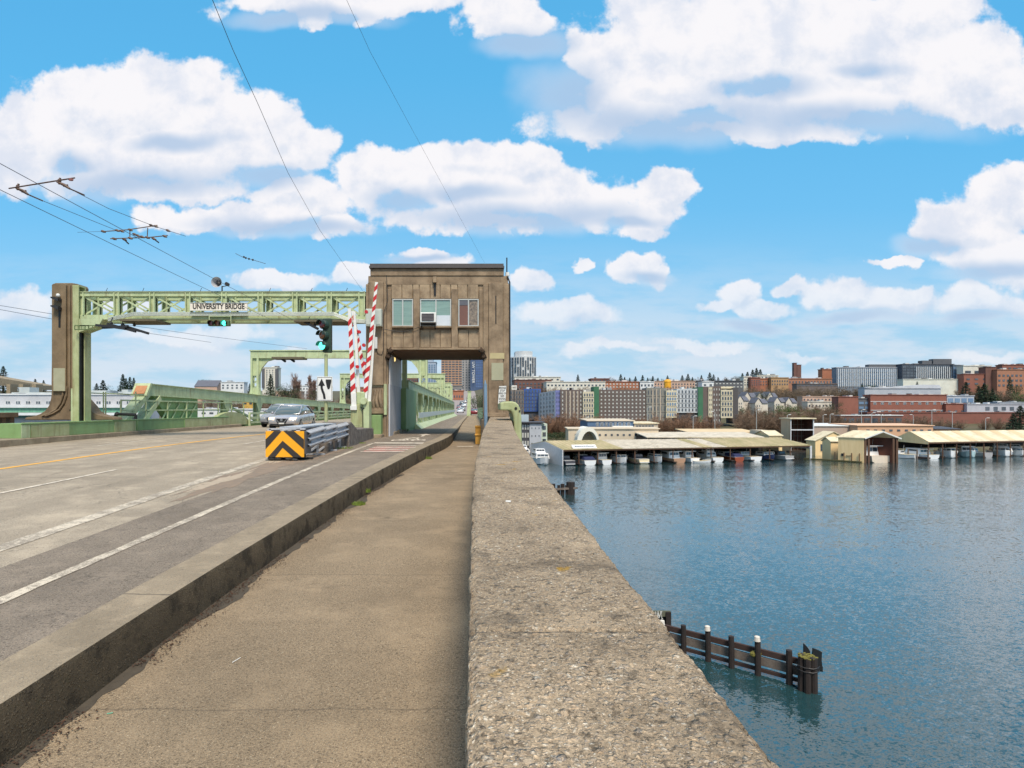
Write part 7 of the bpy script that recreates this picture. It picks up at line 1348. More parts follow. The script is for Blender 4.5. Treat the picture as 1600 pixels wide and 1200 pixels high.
block('dark_apartments', 'long slate-dark apartment building with pale windows on the hillside', 1084, 1161, 595.5, 430, 14, O_DG, 14, 2, 597, 607, .5, .35, M_WINP)
block('white_annex', 'white box building in front of the slate-dark apartments', 1097, 1115, 597, 380, 12, O_WH, 2, 1, 599, 604, .4, .5)
block('brick_flats', 'grey-green flats at the left end of the hillside brick row', 1162, 1174, 589, 440, 12, O_CR, 3, 3, 592, 603, .4, .5)
block('brick_flats', 'dark red brick flats second in the hillside row', 1173, 1188, 590.5, 436, 12, O_RB, 4, 3, 593, 603, .4, .5)
block('brick_flats', 'orange-red flats third in the hillside row', 1187, 1207, 592, 438, 12, O_OR, 5, 2, 594, 603, .4, .5)
block('brick_flats', 'wide yellow brick flats with two rows of windows on the hillside', 1205, 1232, 590.5, 434, 12, O_YB, 7, 2, 593, 603, .45, .5)
block('brick_flats', 'long low orange brick building under the brick chimneys', 1232, 1300, 592, 450, 14, O_BR, 14, 1, 594, 600, .4, .5)
block('brick_flats', 'pale penthouse building above the dark red flats', 1183, 1216, 587, 470, 12, O_CR, 6, 1, 588, 591, .4, .5)
for a, c, y_, lb in ((1240.5, 1245, 567.5, 'taller of the two brick chimneys on the hilltop'), (1245.4, 1252, 570.5, 'shorter and wider of the two brick chimneys on the hilltop')):
    b = MB(); b.box(X(a, 520), X(c, 520), 520, 523, 24, Z(y_, 520)); b.box(X(a - .3, 520), X(c + .3, 520), 519.8, 523.2, Z(y_, 520), Z(y_ - .7, 520)); o = b.build('brick_chimney', O_BB); tag(o, lb, 'chimney', 'brick chimneys on the hilltop')
block('brick_block', 'plain burnt-orange brick cube left of the glass campus building', 1285, 1308, 577.5, 470, 20, O_OR)
block('parking_deck', 'dark flat parking deck on the hillside below the brick cube', 1245, 1308, 600, 410, 16, C('deck_concrete', 120, 104, 98), 10, 1, 601, 604, .8, .5)
# glass campus buildings
t_ = block('glass_building', 'long glass building with pale vertical fins on the hill at right', 1307, 1410, 574.5, 455, 26, C('blue_glass_wall', 118, 130, 146), 0, 0, roof=O_LGW)
for k in range(34): b = MB() ; x_ = X(1308.5 + k * 3.05, 455); b.box(x_, x_ + .42, 454.2, 455, Z(604, 455), Z(576, 455)); b.build('fin', O_WH, t_)
windows(t_, 'window', X(1308, 455), X(1410, 455), Z(604, 455), Z(577, 455), 17, 5, 455, .86, .72, M_WINB, dep=.2)
b = MB(); b.box(X(1355, 458), X(1398, 458), 456, 460.5, Z(576, 460), Z(570, 460)); b.build('plant_room', O_DG, t_)
t_ = block('glass_building', 'darker glass building with rooftop boxes, right of the finned one', 1409.5, 1490, 569.5, 450, 24, C('dark_glass_wall', 70, 80, 96), 0, 0, roof=O_DG)
windows(t_, 'window', X(1410, 450), X(1490, 450), Z(594, 450), Z(571, 450), 14, 5, 450, .88, .8, M_WIN, dep=.2)
for k in range(18): b = MB() ; x_ = X(1431 + k * 3.2, 450); b.box(x_, x_ + .4, 449.2, 450, Z(593, 450), Z(573, 450)); b.build('fin', O_WH, t_)
b = MB(); b.box(X(1441, 451), X(1456, 451), 451, 455.5, Z(570, 452), Z(563.5, 452)); b.box(X(1458, 451), X(1487, 451), 451, 455.5, Z(570, 452), Z(561, 452)); b.build('plant_room', O_DG, t_)
block('glass_building', 'short dark glass tower end beside the brown brick building', 1489, 1505, 571, 448, 14, C('mid_glass_wall', 96, 108, 122), 4, 4, 573, 594, .8, .8, M_WINB)
t_ = block('white_base_building', 'plain white box building below the glass buildings', 1411, 1508, 593, 430, 12, C('off_white_panel', 216, 216, 200))
block('brick_campus_building', 'cream-topped brick building with dark openings, right of the glass buildings', 1505, 1549, 572, 440, 16, O_CR, 3, 1, 578, 586, .6, .7)
block('brick_campus_building', 'brown brick building in front of the cream-topped one', 1506, 1558, 585, 425, 12, O_RB, 4, 2, 589, 603, .4, .35)
block('brick_campus_building', 'tall brown brick stair tower right of the cream-topped building', 1540, 1557, 574, 424, 8, O_BB)
block('brick_campus_building', 'stepped brick building with slate roof at the far right', 1558, 1612, 578, 420, 14, O_BR, 8, 3, 583, 606, .5, .4)
block('brick_campus_building', 'dark red brick block at the far right skyline', 1566, 1612, 570.5, 470, 14, O_RB, 6, 1, 573, 578, .5, .5)
# middle distance at right
t_ = block('grey_metal_building', 'grey metal building with a shallow roof behind the red brick school', 1351, 1470, 606, 350, 20, O_LGW, 0, 0)
b = MB(); b.prism([(X(1351, 350), Z(607, 350)), (X(1385, 350), Z(605, 350)), (X(1440, 350), Z(601, 350)), (X(1467, 350), Z(601.5, 350)), (X(1470, 350), Z(607, 350))], 'y', 349.6, 356.4); b.build('roof', C('pale_roof', 196, 200, 208), t_)
t_ = block('brick_school', 'two-storey red brick building with rows of small windows and pale bands', 1360, 1479, 617.5, 320, 16, O_RB, 0, 0)
windows(t_, 'window', X(1361, 320), X(1478, 320), Z(633, 320), Z(628, 320), 10, 1, 320, .35, .65, M_WIN, M_WHITE); windows(t_, 'window', X(1361, 320), X(1478, 320), Z(646, 320), Z(641, 320), 10, 1, 320, .35, .65, M_WIN, M_WHITE)
for y_ in (627, 640.5): b = MB(); b.box(X(1360, 320), X(1479, 320), 319.8, 320, Z(y_ + .7, 320), Z(y_, 320)); b.build('band', O_WH, t_)
t_ = block('brick_school', 'lower red brick wing with a window band at the right of the school', 1478, 1509, 631.5, 318, 14, O_RB, 3, 1, 640, 646, .35, .6); 
t_ = block('brick_school', 'square red brick wing left of the dark glazed stair', 1310, 1341, 620.5, 318, 14, O_RB)
t_ = block('stair_link', 'dark glazed stair link between the two red brick buildings', 1341, 1360, 623, 322, 10, O_DG, 2, 3, 626, 648, .8, .5, M_WINB)
t_ = block('brick_retaining_wall', 'long red brick retaining wall behind the cream boat shed roof', 1355, 1640, 645, 310, 6, C('dark_red_brick', 144, 80, 64), cat='brick wall')  # brick slightly darker than the school's
block('undercroft', 'dark undercroft with pale canopy below the square brick wing', 1312, 1410, 649.5, 300, 6, O_BB, 8, 1, 652, 662, .7, .7, roof=O_WH)
block('white_annex', 'white glazed annex on the right of the red brick school', 1480, 1522, 619, 330, 12, O_LGW, 4, 1, 621, 630, .75, .7, M_WINB)
t_ = block('white_annex', 'low white building with dark doors above the brick wall at right', 1511, 1600, 632, 316, 10, O_LGW, 7, 1, 635, 642, .5, .8, skip=lambda r, c: c in (0, 1, 6))
t_ = block('white_annex', 'long pale flat roof behind the low white building', 1558, 1620, 629, 326, 10, O_LGW)
# gabled houses on the slope
M_SLATE = mat('slate_shingles', S(98, 100, 110), .85, scale=.4, amt=.6)
M_HW_ = C('cream_house_wall', 218, 206, 186)
hs_ = [(1152, 1174, 626, 618, 330, 'leftmost gabled cream house on the slope right of the apartments'), (1163, 1186, 621, 612.5, 350, 'upper cream gabled house behind the leftmost one'), (1180, 1204, 630, 622, 325, 'cream gabled house with dark garage in the middle of the slope'), (1183, 1202, 620, 613, 355, 'upper row gabled house, second of the grey roofs'), (1199, 1219, 620, 612.5, 356, 'upper row gabled house, third of the grey roofs'), (1210, 1232, 628, 620.5, 330, 'lower row grey-roofed house with white gable'), (1228, 1250, 629, 621, 332, 'lower row grey-roofed house next to the pink terrace')]
for a, c, ye, yr_, d, lb in hs_:
    x0, x1 = X(a, d), X(c, d); xm = x0 + (x1 - x0) * .42; zb_ = gz(x0, d) - 4
    t_ = gable('gabled_house', lb, 'house', x0, xm, d, d + 8, Z(ye, d), Z(yr_, d), M_HW_, M_SLATE, ridge='y', z0=zb_, grp='grey-roofed houses on the slope'); windows(t_, 'window', x0 + .5, xm - .5, Z(ye + 12, d), Z(ye + 2, d), 2, 2, d, .35, .5, M_WIN)
    b = MB(); b.box(xm, x1, d + 3, d + 10, zb_, Z(ye, d)); b.prism([(d + 2.5, Z(ye, d)), (d + 6.5, Z(yr_ + .8, d)), (d + 10.5, Z(ye, d))], 'x', xm - 1, x1, mi=1); b.build('side_wing', [M_HW_, M_SLATE], t_)
block('terrace', 'pink rendered terrace with tiny windows right of the gabled houses', 1254, 1310, 620, 345, 12, O_PN, 10, 1, 622, 627, .35, .5)
block('terrace', 'pale terrace below the pink one', 1262, 1300, 628, 335, 10, M_HW_, 7, 1, 631, 637, .35, .5)
# towers in the distance
t_ = thing('round_tower', 'pale residential tower with curved front and dark vertical windows, right of the bridge tower', 'building', (X(818, 700), 700, 30)); MT = C('tower_white', 204, 207, 208)
def arc(px0, px1, d0, bulge, n=10):
    a, c = X(px0, d0), X(px1, d0); return [(a + (c - a) * i / n, d0 - bulge * sin(pi * i / n)) for i in range(n + 1)]
for nm, (p0, p1, y_, bl) in (('wall', (799, 838, 557, 9)), ('crown', (805, 832, 548.5, 7))):
    pl = arc(p0, p1, 706, bl); pts = pl + [(pl[-1][0], 726), (pl[0][0], 726)]; b = MB(); b.prism(pts, 'z', 30 if nm == 'wall' else Z(557, 700), Z(y_, 700)); b.build(nm, MT, t_)
pl = arc(799, 838, 705.7, 9, 10)
for i in range(10):
    (x0, y0), (x1, y1) = pl[i], pl[i + 1]
    for r in range(9):
        if (i * 5 + r * 3) % 7 == 0 and i not in (0, 9): continue
        z_ = Z(602 - r * 4.9, 700); q0 = .22 if (i + r // 3) % 2 else .12; b = MB(); f = lambda q, e: (x0 + (x1 - x0) * q, y0 + (y1 - y0) * q - e)
        (a0, b0), (a1, b1) = f(q0, .5), f(.8, .5); b.loft([[(a0, b0, z_), (a1, b1, z_), (a1, b1 + .6, z_), (a0, b0 + .6, z_)], [(a0, b0, z_ + 3.1), (a1, b1, z_ + 3.1), (a1, b1 + .6, z_ + 3.1), (a0, b0 + .6, z_ + 3.1)]]); b.build('window', M_WIN, t_)
t_ = block('tan_tower', 'tan high-rise with dark window bands seen through the tower passage', 689.5, 722, 556, 900, 30, C('tan_tower_wall', 196, 142, 104), 6, 15, 560, 616, .78, .5, M_WIN)
t_ = block('blue_tower', 'glossy blue glass high-rise with vertical lettering seen through the passage', 735, 755, 553, 700, 26, C('blue_tower_glass', 66, 90, 130), 4, 12, 556, 606, .8, .75, mat('blue_glass_pane', S(96, 118, 150), .1, coat=1, scale=.05, amt=.9, col2=S(40, 74, 140)), wx=(743.5, 755))
o = text('lettering', 'UW TOWER', 4.4, (X(739.4, 699), 697.5, Z(582, 699)), M_WHITE, t_, rot=(R(90), R(90), 0), sx=1.0)
t_ = block('grey_tower', 'slim grey concrete high-rise left of the blue glass one', 721.5, 735.5, 556, 720, 26, C('grey_tower_wall', 160, 158, 156), 3, 13, 560, 612, .35, .5, M_WIN)
t_ = block('glass_tower', 'pale stepped glass high-rise far behind the green portal post', 657, 681, 566, 1000, 30, C('pale_glass_tower', 160, 178, 200), 6, 9, 569, 600, .7, .75, M_WINB); b = MB(); b.box(X(662, 1000), X(676, 1000), 1000, 1028, Z(566, 1000), Z(561, 1000)); b.build('crown', C('pale_glass_tower', 160, 178, 200), t_)
t_ = block('mid_rise', 'brown mid-rise left of the tan high-rise', 632, 652, 589, 800, 20, O_BB, 5, 4, 592, 608, .5, .5)
t_ = block('mid_rise', 'grey mid-rise roofs below the tan tower', 655, 722, 603, 520, 20, C('roof_grey', 128, 124, 120), 12, 1, 606, 612, .4, .5)
t_ = block('mid_rise', 'orange brick shop building beside the far street', 708, 724, 611, 330, 12, O_OR, 4, 2, 616, 630, .5, .5)
# left bank
t_ = block('long_grey_building', 'long low grey industrial building with a row of small windows at far left', -40, 232, 617, 176, 16, C('pale_grey_industrial', 188, 188, 192), 0, 0, z0=3, roof=O_WH)
windows(t_, 'window', X(5, 176), X(225, 176), Z(631.5, 176), Z(626.5, 176), 14, 1, 176, .42, .8, M_WIN, M_WHITE)
for (a, c, e, f, m) in ((-40, 232, 637, 633, O_WH), (-40, 232, 644.5, 637.2, mat('green_glass_strip', S(116, 168, 140), .3, col2=S(86, 136, 110), scale=.5, amt=.8, stretch=(4, 1, 1))), (-40, 232, 649, 644.8, O_WH), (-40, 232, 653, 649.2, C('teal_shade', 70, 110, 100))): b = MB(); b.box(X(a, 175), X(c, 175), 174 if m is O_WH else 174.6, 176.2, Z(e, 175), Z(f, 175)); b.build('facade_band', m, t_)
b = MB(); b.box(X(18, 180), X(80, 180), 180, 188, Z(617, 180), Z(613, 180)); b.box(X(30, 182), X(46, 182), 182, 186, Z(613, 182), Z(605, 182)); b.box(X(140, 180), X(166, 180), 180, 188, Z(617, 180), Z(610, 180)); b.box(X(185, 182), X(212, 182), 182, 188, Z(617, 180), Z(612, 180)); b.box(X(190, 184), X(200, 184), 184, 188, Z(613, 180), Z(608, 180)); b.build('roof_plant', C('roof_plant_grey', 178, 186, 184), t_)
ov = thing('elevated_road', 'concrete elevated freeway crossing behind the grey building at far left', 'overpass', (X(30, 240), 240, 10))
b = MB(); b.loft([[(X(-60, 232), 232, Z(596, 232)), (X(-60, 232), 232, Z(580, 232)), (X(-60, 232), 242, Z(580, 232)), (X(-60, 232), 242, Z(596, 232))], [(X(66, 262), 262, Z(609, 262)), (X(66, 262), 262, Z(602, 262)), (X(66, 262), 272, Z(602, 262)), (X(66, 262), 272, Z(609, 262))]]); b.build('deck', M_CONCL, ov)
for px in (10, 30, 50): b = MB(); b.box(X(px, 246), X(px + 6, 246), 246, 250, 6, Z(600, 246)); b.build('column', M_CONCL, ov)
t_ = block('tower_block', 'white and grey high-rise behind the trees left of the traffic light', 410, 433, 574.5, 480, 16, O_CR, 5, 9, 577, 604, .4, .4, M_WIN)
for a, c in ((409, 413), (430, 434)): b = MB(); b.box(X(a, 479), X(c, 479), 479, 481, Z(606, 479), Z(576, 479)); b.build('balcony_stack', O_DG, t_)
block('white_house', 'white flat-roofed house with brown windows left of the high-rise', 345, 381, 597.5, 420, 14, O_WH, 5, 2, 600, 608, .4, .5)
t_ = gable('gabled_house', 'grey roofed house among trees above the green truss', 'house', X(304, 430), X(339, 430), 430, 442, Z(604, 430), Z(594, 430), O_PN, M_SLATE, z0=10)
block('townhouses', 'white and grey townhouses behind the bare poplars', 468, 496, 603, 380, 12, O_WH, 6, 3, 605, 620, .4, .5)
block('townhouses', 'brick and white townhouses below the second portal', 430, 470, 612, 360, 12, O_PN, 6, 2, 615, 626, .4, .5)
t_ = block('yellow_building', 'yellow building seen beneath the left truss', 379, 396, 625, 260, 10, C('yellow_render', 226, 170, 60), 2, 1, 628, 633, .5, .5)
block('brick_building', 'brick building right of the dark conifer by the barrier arms', 547, 575, 606, 420, 14, O_BR, 5, 2, 609, 620, .4, .5)
block('row_house', 'low white moored sheds glimpsed under the left truss', 300, 470, 640, 200, 10, O_WH, 14, 1, 643, 648, .5, .5)
block('flats', 'grey-brown flats glimpsed under the left truss', 316, 345, 622, 300, 10, M_GY, 5, 3, 625, 640, .5, .5)
block('row_house', 'brown row of houses right of the far end of the truss', 706, 716, 620, 420, 12, O_BB, 3, 2, 622, 630, .4, .5)
# ------------------------------------------------------------------ trees
M_BARE = mat('bare_twigs', S(136, 112, 92), .95, col2=S(104, 84, 68), scale=.6, amt=.9); M_BARER = mat('reddish_twigs', S(150, 116, 92), .95, col2=S(114, 88, 70), scale=.6, amt=.9); M_TRUNK = mat('tree_bark', S(76, 62, 52), .95, scale=2, amt=.8)
M_EVG = mat('dark_conifer_needles', S(46, 66, 44), .95, col2=S(28, 44, 32), scale=.7, amt=.9); M_LEAF = mat('green_leaves', S(78, 100, 44), .95, col2=S(50, 74, 34), scale=.7, amt=.9); M_LEAFD = mat('dark_green_leaves', S(60, 78, 44), .95, col2=S(38, 54, 32), scale=.7, amt=.9); M_POP = mat('poplar_twigs', S(150, 122, 108), .95, col2=S(116, 92, 80), scale=.7, amt=.9)
_tm = {}
def leafquad(b, c, s, r_, flat=0):
    a = Vector((r_.gauss(0, 1), r_.gauss(0, 1), r_.gauss(0, 1) * (1 - flat))).normalized() * s; d = Vector((r_.gauss(0, 1), r_.gauss(0, 1), r_.gauss(0, 1))).normalized() * s * .8
    b.add([c - a, c + d * .6, c + a, c - d * .5], [(0, 1, 2, 3)])
def tree_mesh(kind, v):
    """unit-height tree meshes: (trunk, crown)"""
    k = (kind, v)
    if k in _tm: return _tm[k]
    r_ = random.Random(hash(kind) % 1000 + v * 17 if False else sum(map(ord, kind)) + v * 17); t = MB(); c = MB()
    if kind == 'conifer':
        t.tube([(0, 0, -.1), (0, 0, .5), (0, 0, .97)], [.022, .014, .003], 6)
        n = 1500
        for i in range(n):
            u = r_.random() ** .8; z = .1 + .9 * u; rad = (.24 * (1 - u) ** .8 + .01) * (.55 + .45 * abs(sin(u * 34 + v))) ; a = r_.uniform(0, 6.283); lob = .75 + .35 * mnoise.noise(Vector((cos(a) * 2, sin(a) * 2, z * 7 + v))) ; q = rad * lob * (.35 + .65 * r_.random() ** .5); p = Vector((q * cos(a), q * sin(a), z - q * .35)); leafquad(c, p, .012 + .02 * (1 - u), r_, .5)
    elif kind == 'broad':
        t.tube([(0, 0, -.1), (.01, 0, .25), (.0, .01, .5)], [.035, .028, .015], 6)
        cl = [(r_.uniform(-.28, .28), r_.uniform(-.28, .28), r_.uniform(.3, .82), r_.uniform(.1, .2)) for _ in range(18)]
        for (x, y, z, q) in cl: t.tube([(0, 0, .25), (x * .5, y * .5, z * .7), (x, y, z)], [.016, .01, .004], 4)
        for i in range(1900):
            x, y, z, q = r_.choice(cl); w_ = Vector((r_.gauss(0, 1), r_.gauss(0, 1), r_.gauss(0, .8))).normalized() * q * r_.random() ** .33; leafquad(c, Vector((x, y, z)) + w_, .018, r_)
    elif kind in ('bare', 'poplar'):
        pop = kind == 'poplar'; W_ = .16 if pop else .46
        t.tube([(0, 0, -.1), (.005, 0, .15), (0, .01, .3 if not pop else .9)], [.03, .024, .012 if not pop else .004], 6)
        tips = []
        for i in range(26 if not pop else 44):
            a = r_.uniform(0, 6.283); z0 = r_.uniform(.14, .34) if not pop else r_.uniform(.08, .85); L_ = r_.uniform(.4, .72) if not pop else r_.uniform(.14, .3) * (1.15 - z0 * .8)
            el = r_.uniform(.45, 1.3) if not pop else r_.uniform(1.0, 1.3); p = Vector((0, 0, z0)); pts = [p]
            for s_ in range(4): el2 = el + .12 * s_; p = p + Vector((cos(a) * cos(el2), sin(a) * cos(el2), sin(el2))) * L_ / 4 + Vector((r_.gauss(0, .012), r_.gauss(0, .012), 0)); pts.append(p)
            c.tube(pts, [.011, .008, .006, .004, .002], 4, cap=False); tips += [(q, a, el) for q in pts[1:]]
        n = 2300 if not pop else 1500
        for i in range(n):
            q, a, el = r_.choice(tips); d = Vector((cos(a + r_.gauss(0, .9)) , sin(a + r_.gauss(0, .9)), r_.uniform(.2, 1.6) if not pop else r_.uniform(1, 3))).normalized(); L_ = r_.uniform(.05, .15) * (1 if not pop else .7); s_ = q + Vector((r_.gauss(0, .03), r_.gauss(0, .03), r_.gauss(0, .03))) * (1 if not pop else .5); w_ = d.cross(Vector((r_.gauss(0, 1), r_.gauss(0, 1), .1))).normalized() * (.0032)
            c.add([s_ - w_, s_ + w_, s_ + d * L_], [(0, 1, 2)])
            d2 = (d + Vector((r_.gauss(0, .6), r_.gauss(0, .6), .1))).normalized(); m_ = s_ + d * L_ * .5; c.add([m_ - w_, m_ + w_, m_ + d2 * L_ * .5], [(0, 1, 2)])
    def mk(b, nm):
        me = bpy.data.meshes.new(nm); me.from_pydata([tuple(q) for q in b.v], [], b.f); me.update(); return me
    _tm[k] = (mk(t, 'trunk'), mk(c, 'crown')); return _tm[k]
_tmm = {}
def tree(kind, px, pytop, d, h, label, name=None, mt=None, grp=None, v=None, w=1.0, x=None, z0=None):
    nm = name or {'conifer': 'conifer_tree', 'broad': 'leafy_tree', 'bare': 'bare_tree', 'poplar': 'poplar_tree'}[kind]
    mt = mt or {'conifer': M_EVG, 'broad': M_LEAFD, 'bare': M_BARE, 'poplar': M_POP}[kind]; x = X(px, d) if x is None else x
    zt = Z(pytop, d); zb_ = zt - h if h else gz(x, d); h = h or max(2, zt - zb_)
    v = (int(abs(px) * 7) % 4) if v is None else v; tm, cm = tree_mesh(kind, v)
    t_ = thing(nm, label, 'tree', (x, d, zb_), grp, random.Random(int(px * 3)).uniform(0, 6.28))
    for me, n2, m in ((tm, 'trunk', M_TRUNK), (cm, 'crown', mt)):
        key = (me.name, m.name)
        if key not in _tmm: m2 = me.copy(); m2.materials.append(m); _tmm[key] = m2
        o = bpy.data.objects.new(n2, _tmm[key]); COL.objects.link(o); o.parent = t_
        o.scale = (h * w, h * w, h)
    return t_
# reddish bare trees in front of the apartments
row = [(840, 650, 250, 10), (852, 647, 246, 11), (873, 645, 244, 12), (889, 646, 246, 11), (917, 649, 244, 9), (934, 648, 248, 9), (846, 655, 270, 9), (858, 650, 268, 10), (868, 656, 262, 9), (880, 652, 262, 10), (896, 653, 262, 10), (909, 657, 258, 8), (925, 654, 272, 9), (943, 652, 272, 9.5), (960, 652, 275, 9), (976, 654, 272, 9), (992, 652, 275, 10), (1006, 651, 270, 10), (1022, 648, 262, 11), (1040, 650, 258, 10), (1058, 650, 256, 11), (1069, 645, 250, 12), (1096, 648, 255, 11), (1107, 653, 250, 9)]
for i, (px, py, d, h) in enumerate(row): tree('bare', px, py, d, h, nth(row, i) + ' from the left of the rusty bare street trees before the apartments', mt=M_BARER, grp='rusty bare trees before the apartment blocks', w=1.15)
row = [(1160, 648, 262, 9), (1170, 644, 255, 12), (1182, 646, 260, 11), (1193, 643, 262, 11), (1203, 641, 268, 12), (1213, 644, 262, 12), (1225, 646, 258, 11), (1238, 641, 275, 11), (1250, 642, 280, 12), (1262, 639, 285, 12), (1274, 641, 280, 12), (1287, 640, 288, 12), (1299, 644, 280, 11), (1311, 648, 285, 9), (1160, 640, 300, 9), (1230, 636, 305, 10), (1246, 633, 312, 10), (1270, 632, 315, 10), (1290, 634, 312, 9), (1302, 636, 308, 9)]
for i, (px, py, d, h) in enumerate(row): tree('bare', px, py, d, h, nth(row, i) + ' from the left of the brown bare trees below the gabled houses', grp='bare trees below the gabled houses', w=1.1)
row2 = [(1157 + k * 11.3, 632 + (k * 7) % 6, 322 + (k * 11) % 20, 11) for k in range(13)] + [(850 + k * 14.5, 604 + (k * 5) % 4, 350 + k % 3 * 9, 9) for k in range(20)]
for i, (px, py, d, h) in enumerate(row2): tree('bare' if i % 4 else 'broad', px, py, d, h, nth(row2, i) + ' from the left of the mixed trees between the rows of city buildings', grp='mixed trees between the city buildings', w=1.1, mt=None if i % 4 else M_LEAFD)
row = [(1340, 652, 285, 7), (1375, 651, 280, 8), (1390, 655, 276, 6), (1418, 652, 282, 8), (1436, 648, 284, 9), (1452, 650, 286, 9), (1470, 654, 280, 7), (1482, 655, 288, 7), (1500, 655, 285, 7), (1540, 654, 285, 7), (1560, 652, 285, 8)]
for i, (px, py, d, h) in enumerate(row): tree('bare', px, py, d, h, nth(row, i) + ' from the left of the small bare trees before the brick wall', grp='small bare trees before the brick wall', w=1.2)
row = [(1174 + i * 9.3, 604 + (i * 7 % 5), 400 - (i * 13 % 30), 12) for i in range(15)] + [(1312 + i * 11, 604 + (i * 5 % 4), 405, 10) for i in range(4)] + [(1500 + i * 12, 608 + (i * 5 % 6), 352, 13) for i in range(9)]
for i, (px, py, d, h) in enumerate(row): tree('bare', px, py, d, h, nth(row, i) + ' from the left of the greyish bare trees on the campus hillside', mt=mat('grey_twigs', S(128, 110, 92), .95, col2=S(96, 84, 66), scale=.6, amt=.9), grp='bare trees on the wooded hillside', w=1.25)
# skyline conifers on the right hill
sky = [(903, 585, 560, 9), (970, 584.5, 560, 14), (976, 589, 560, 10), (984, 590, 560, 10), (993, 588, 560, 12), (1004, 586, 560, 13), (1012, 590, 560, 9), (1020, 587.5, 560, 12), (1028, 590, 560, 9), (1043, 586.5, 570, 10), (1066, 586, 560, 12), (1075, 584, 560, 14), (1082, 589, 560, 9), (1096, 586, 580, 10), (1109, 582, 560, 16), (1115, 585, 560, 14), (1122, 589, 560, 10), (1135, 591, 560, 9), (1160, 583, 570, 14), (1168, 581, 570, 16), (1176, 577.5, 570, 18), (1182, 575, 570, 20), (1188, 577, 570, 18), (1194, 585, 560, 13), (1238, 588, 530, 9)]
for i, (px, py, d, h) in enumerate(sky): tree('conifer', px, py, d, h * 1.3,  nth(sky, i) + ' from the left of the dark conifers on the right skyline', grp='dark conifers on the skyline', w=1.7)
for i, (px, py, d, h) in enumerate([(1148, 588, 540, 10), (1156, 585, 540, 12), (1164, 586, 540, 12), (1172, 588, 538, 10), (1140, 592, 520, 9)]): tree('broad', px, py, d, h, ORD[[4, 0, 1, 2, 3].index(i) if False else i] + ' of the brownish bushy trees on the crest beside the skyline conifers', mt=mat('brown_green_foliage', S(92, 84, 60), .95, col2=S(64, 62, 44), scale=.6, amt=.9), grp='bushy trees on the crest', w=1.2)
crest = [(955 + k * 15.2, 589.5 + (k * 5) % 4, 575, 9) for k in range(20)]
for i, (px, py, d, h) in enumerate(crest): tree('broad' if i % 3 else 'bare', px, py, d, h, nth(crest, i) + ' from the left of the low crest trees behind the rooftops', grp='low trees on the crest behind the rooftops', w=1.5, mt=mat('grey_green_foliage', S(84, 86, 66), .95, col2=S(60, 64, 48), scale=.6, amt=.9) if i % 3 else None)
for px, py, d, h, lb, m, w in ((1228, 628, 300, 13, 'bright green leafy tree in front of the gabled houses', M_LEAF, 1.3), (1238, 632, 298, 10, 'smaller green tree touching the bright green leafy tree', M_LEAF, 1.2), (1253, 646, 280, 7, 'yellow-green shrub tree left of the tall open shed', mat('yellow_green_leaves', S(130, 140, 50), .95, scale=.7, amt=.8), 1.4), (1269, 635, 305, 7, 'green bush below the pale terrace', M_LEAF, 1.4), (1303, 626, 312, 11, 'dark green tree left of the square brick wing', M_LEAFD, 1.2), (1192, 611, 345, 8, 'dark green tree behind the upper gabled roofs', M_LEAFD, 1.3), (1290, 610, 400, 9, 'green tree on the hillside below the brick cube', M_LEAFD, 1.3),
    (1545, 606, 345, 15, 'broad green tree right of the white base building', M_LEAFD, 1.0), (1360, 598, 400, 10, 'green tree in front of the finned glass building', M_LEAFD, 1.1), (1595, 606, 330, 14, 'yellow-green tree at the far right edge under the brick blocks', M_LEAF, 1.1), (1588, 598, 380, 12, 'tall dark green tree in front of the stepped brick building', M_LEAFD, .9), (1535, 598, 400, 10, 'small green tree before the brown brick building', M_LEAF, 1.1)):
    tree('broad', px, py, d, h, lb, mt=m, w=w)
for px, py, d, h, lb, w in ((1509, 597, 340, 19, 'broad dark conifer left of the bushy tree above the white annex', 2.0), (1538, 600, 338, 20, 'large dark conifer in the middle of the right hillside', 2.2), (1529, 603, 350, 16, 'dark conifer between the two large ones on the right hillside', 1.6), (1551, 607, 336, 17, 'slim dark conifer right of the largest hillside conifer', 1.3), (1347, 599, 402, 10, 'slim conifer left of the grey metal building', 1.2), (1433, 596, 390, 8, 'small conifer in front of the white base building', 1.5), (1578, 588, 400, 14, 'pointed conifer before the far right brick block', 1.2), (1594, 634, 240, 13, 'dark cedar cut by the right edge above the cream shed roof', 2.6), (1583, 646, 236, 9, 'lower dark cedar beside the one at the right edge', 2.4)):
    tree('conifer', px, py, d, h, lb, w=w)
# left bank
for px, py, d, h, lb, w in ((5, 572, 330, 16, 'dark conifer above the freeway at the far left edge', 1.8), (55, 592, 300, 12, 'conifer standing right of the freeway deck', 1.6), (68, 594, 280, 12, 'pointed green conifer left of the concrete pylon', 1.3), (151, 599, 260, 11, 'first pointed conifer right of the pylon', 1.7), (161, 594, 258, 13, 'taller pointed conifer right of the pylon', 1.9), (192, 584.5, 330, 22, 'tallest dark fir above the grey building', 1.3), (203, 589, 330, 18, 'dark fir right of the tallest one', 1.4), (209, 590, 332, 18, 'dark fir just left of the truss end', 1.2), (197, 591, 334, 16, 'dark fir squeezed between its two tall neighbours', 1.2), (226, 599, 330, 12, 'small dark fir above the end of the truss', 1.3), (423, 584.5, 300, 16, 'dark spruce in front of the white high-rise', 1.4), (546, 592, 330, 22, 'tall dark conifer behind the third portal post', 1.6), (390, 599, 400, 10, 'little dark conifer left of the second portal post', 1.3), (540, 605, 320, 15, 'lower dark conifer beside the third portal post', 1.8)):
    tree('conifer', px, py, d, h, lb, w=w)
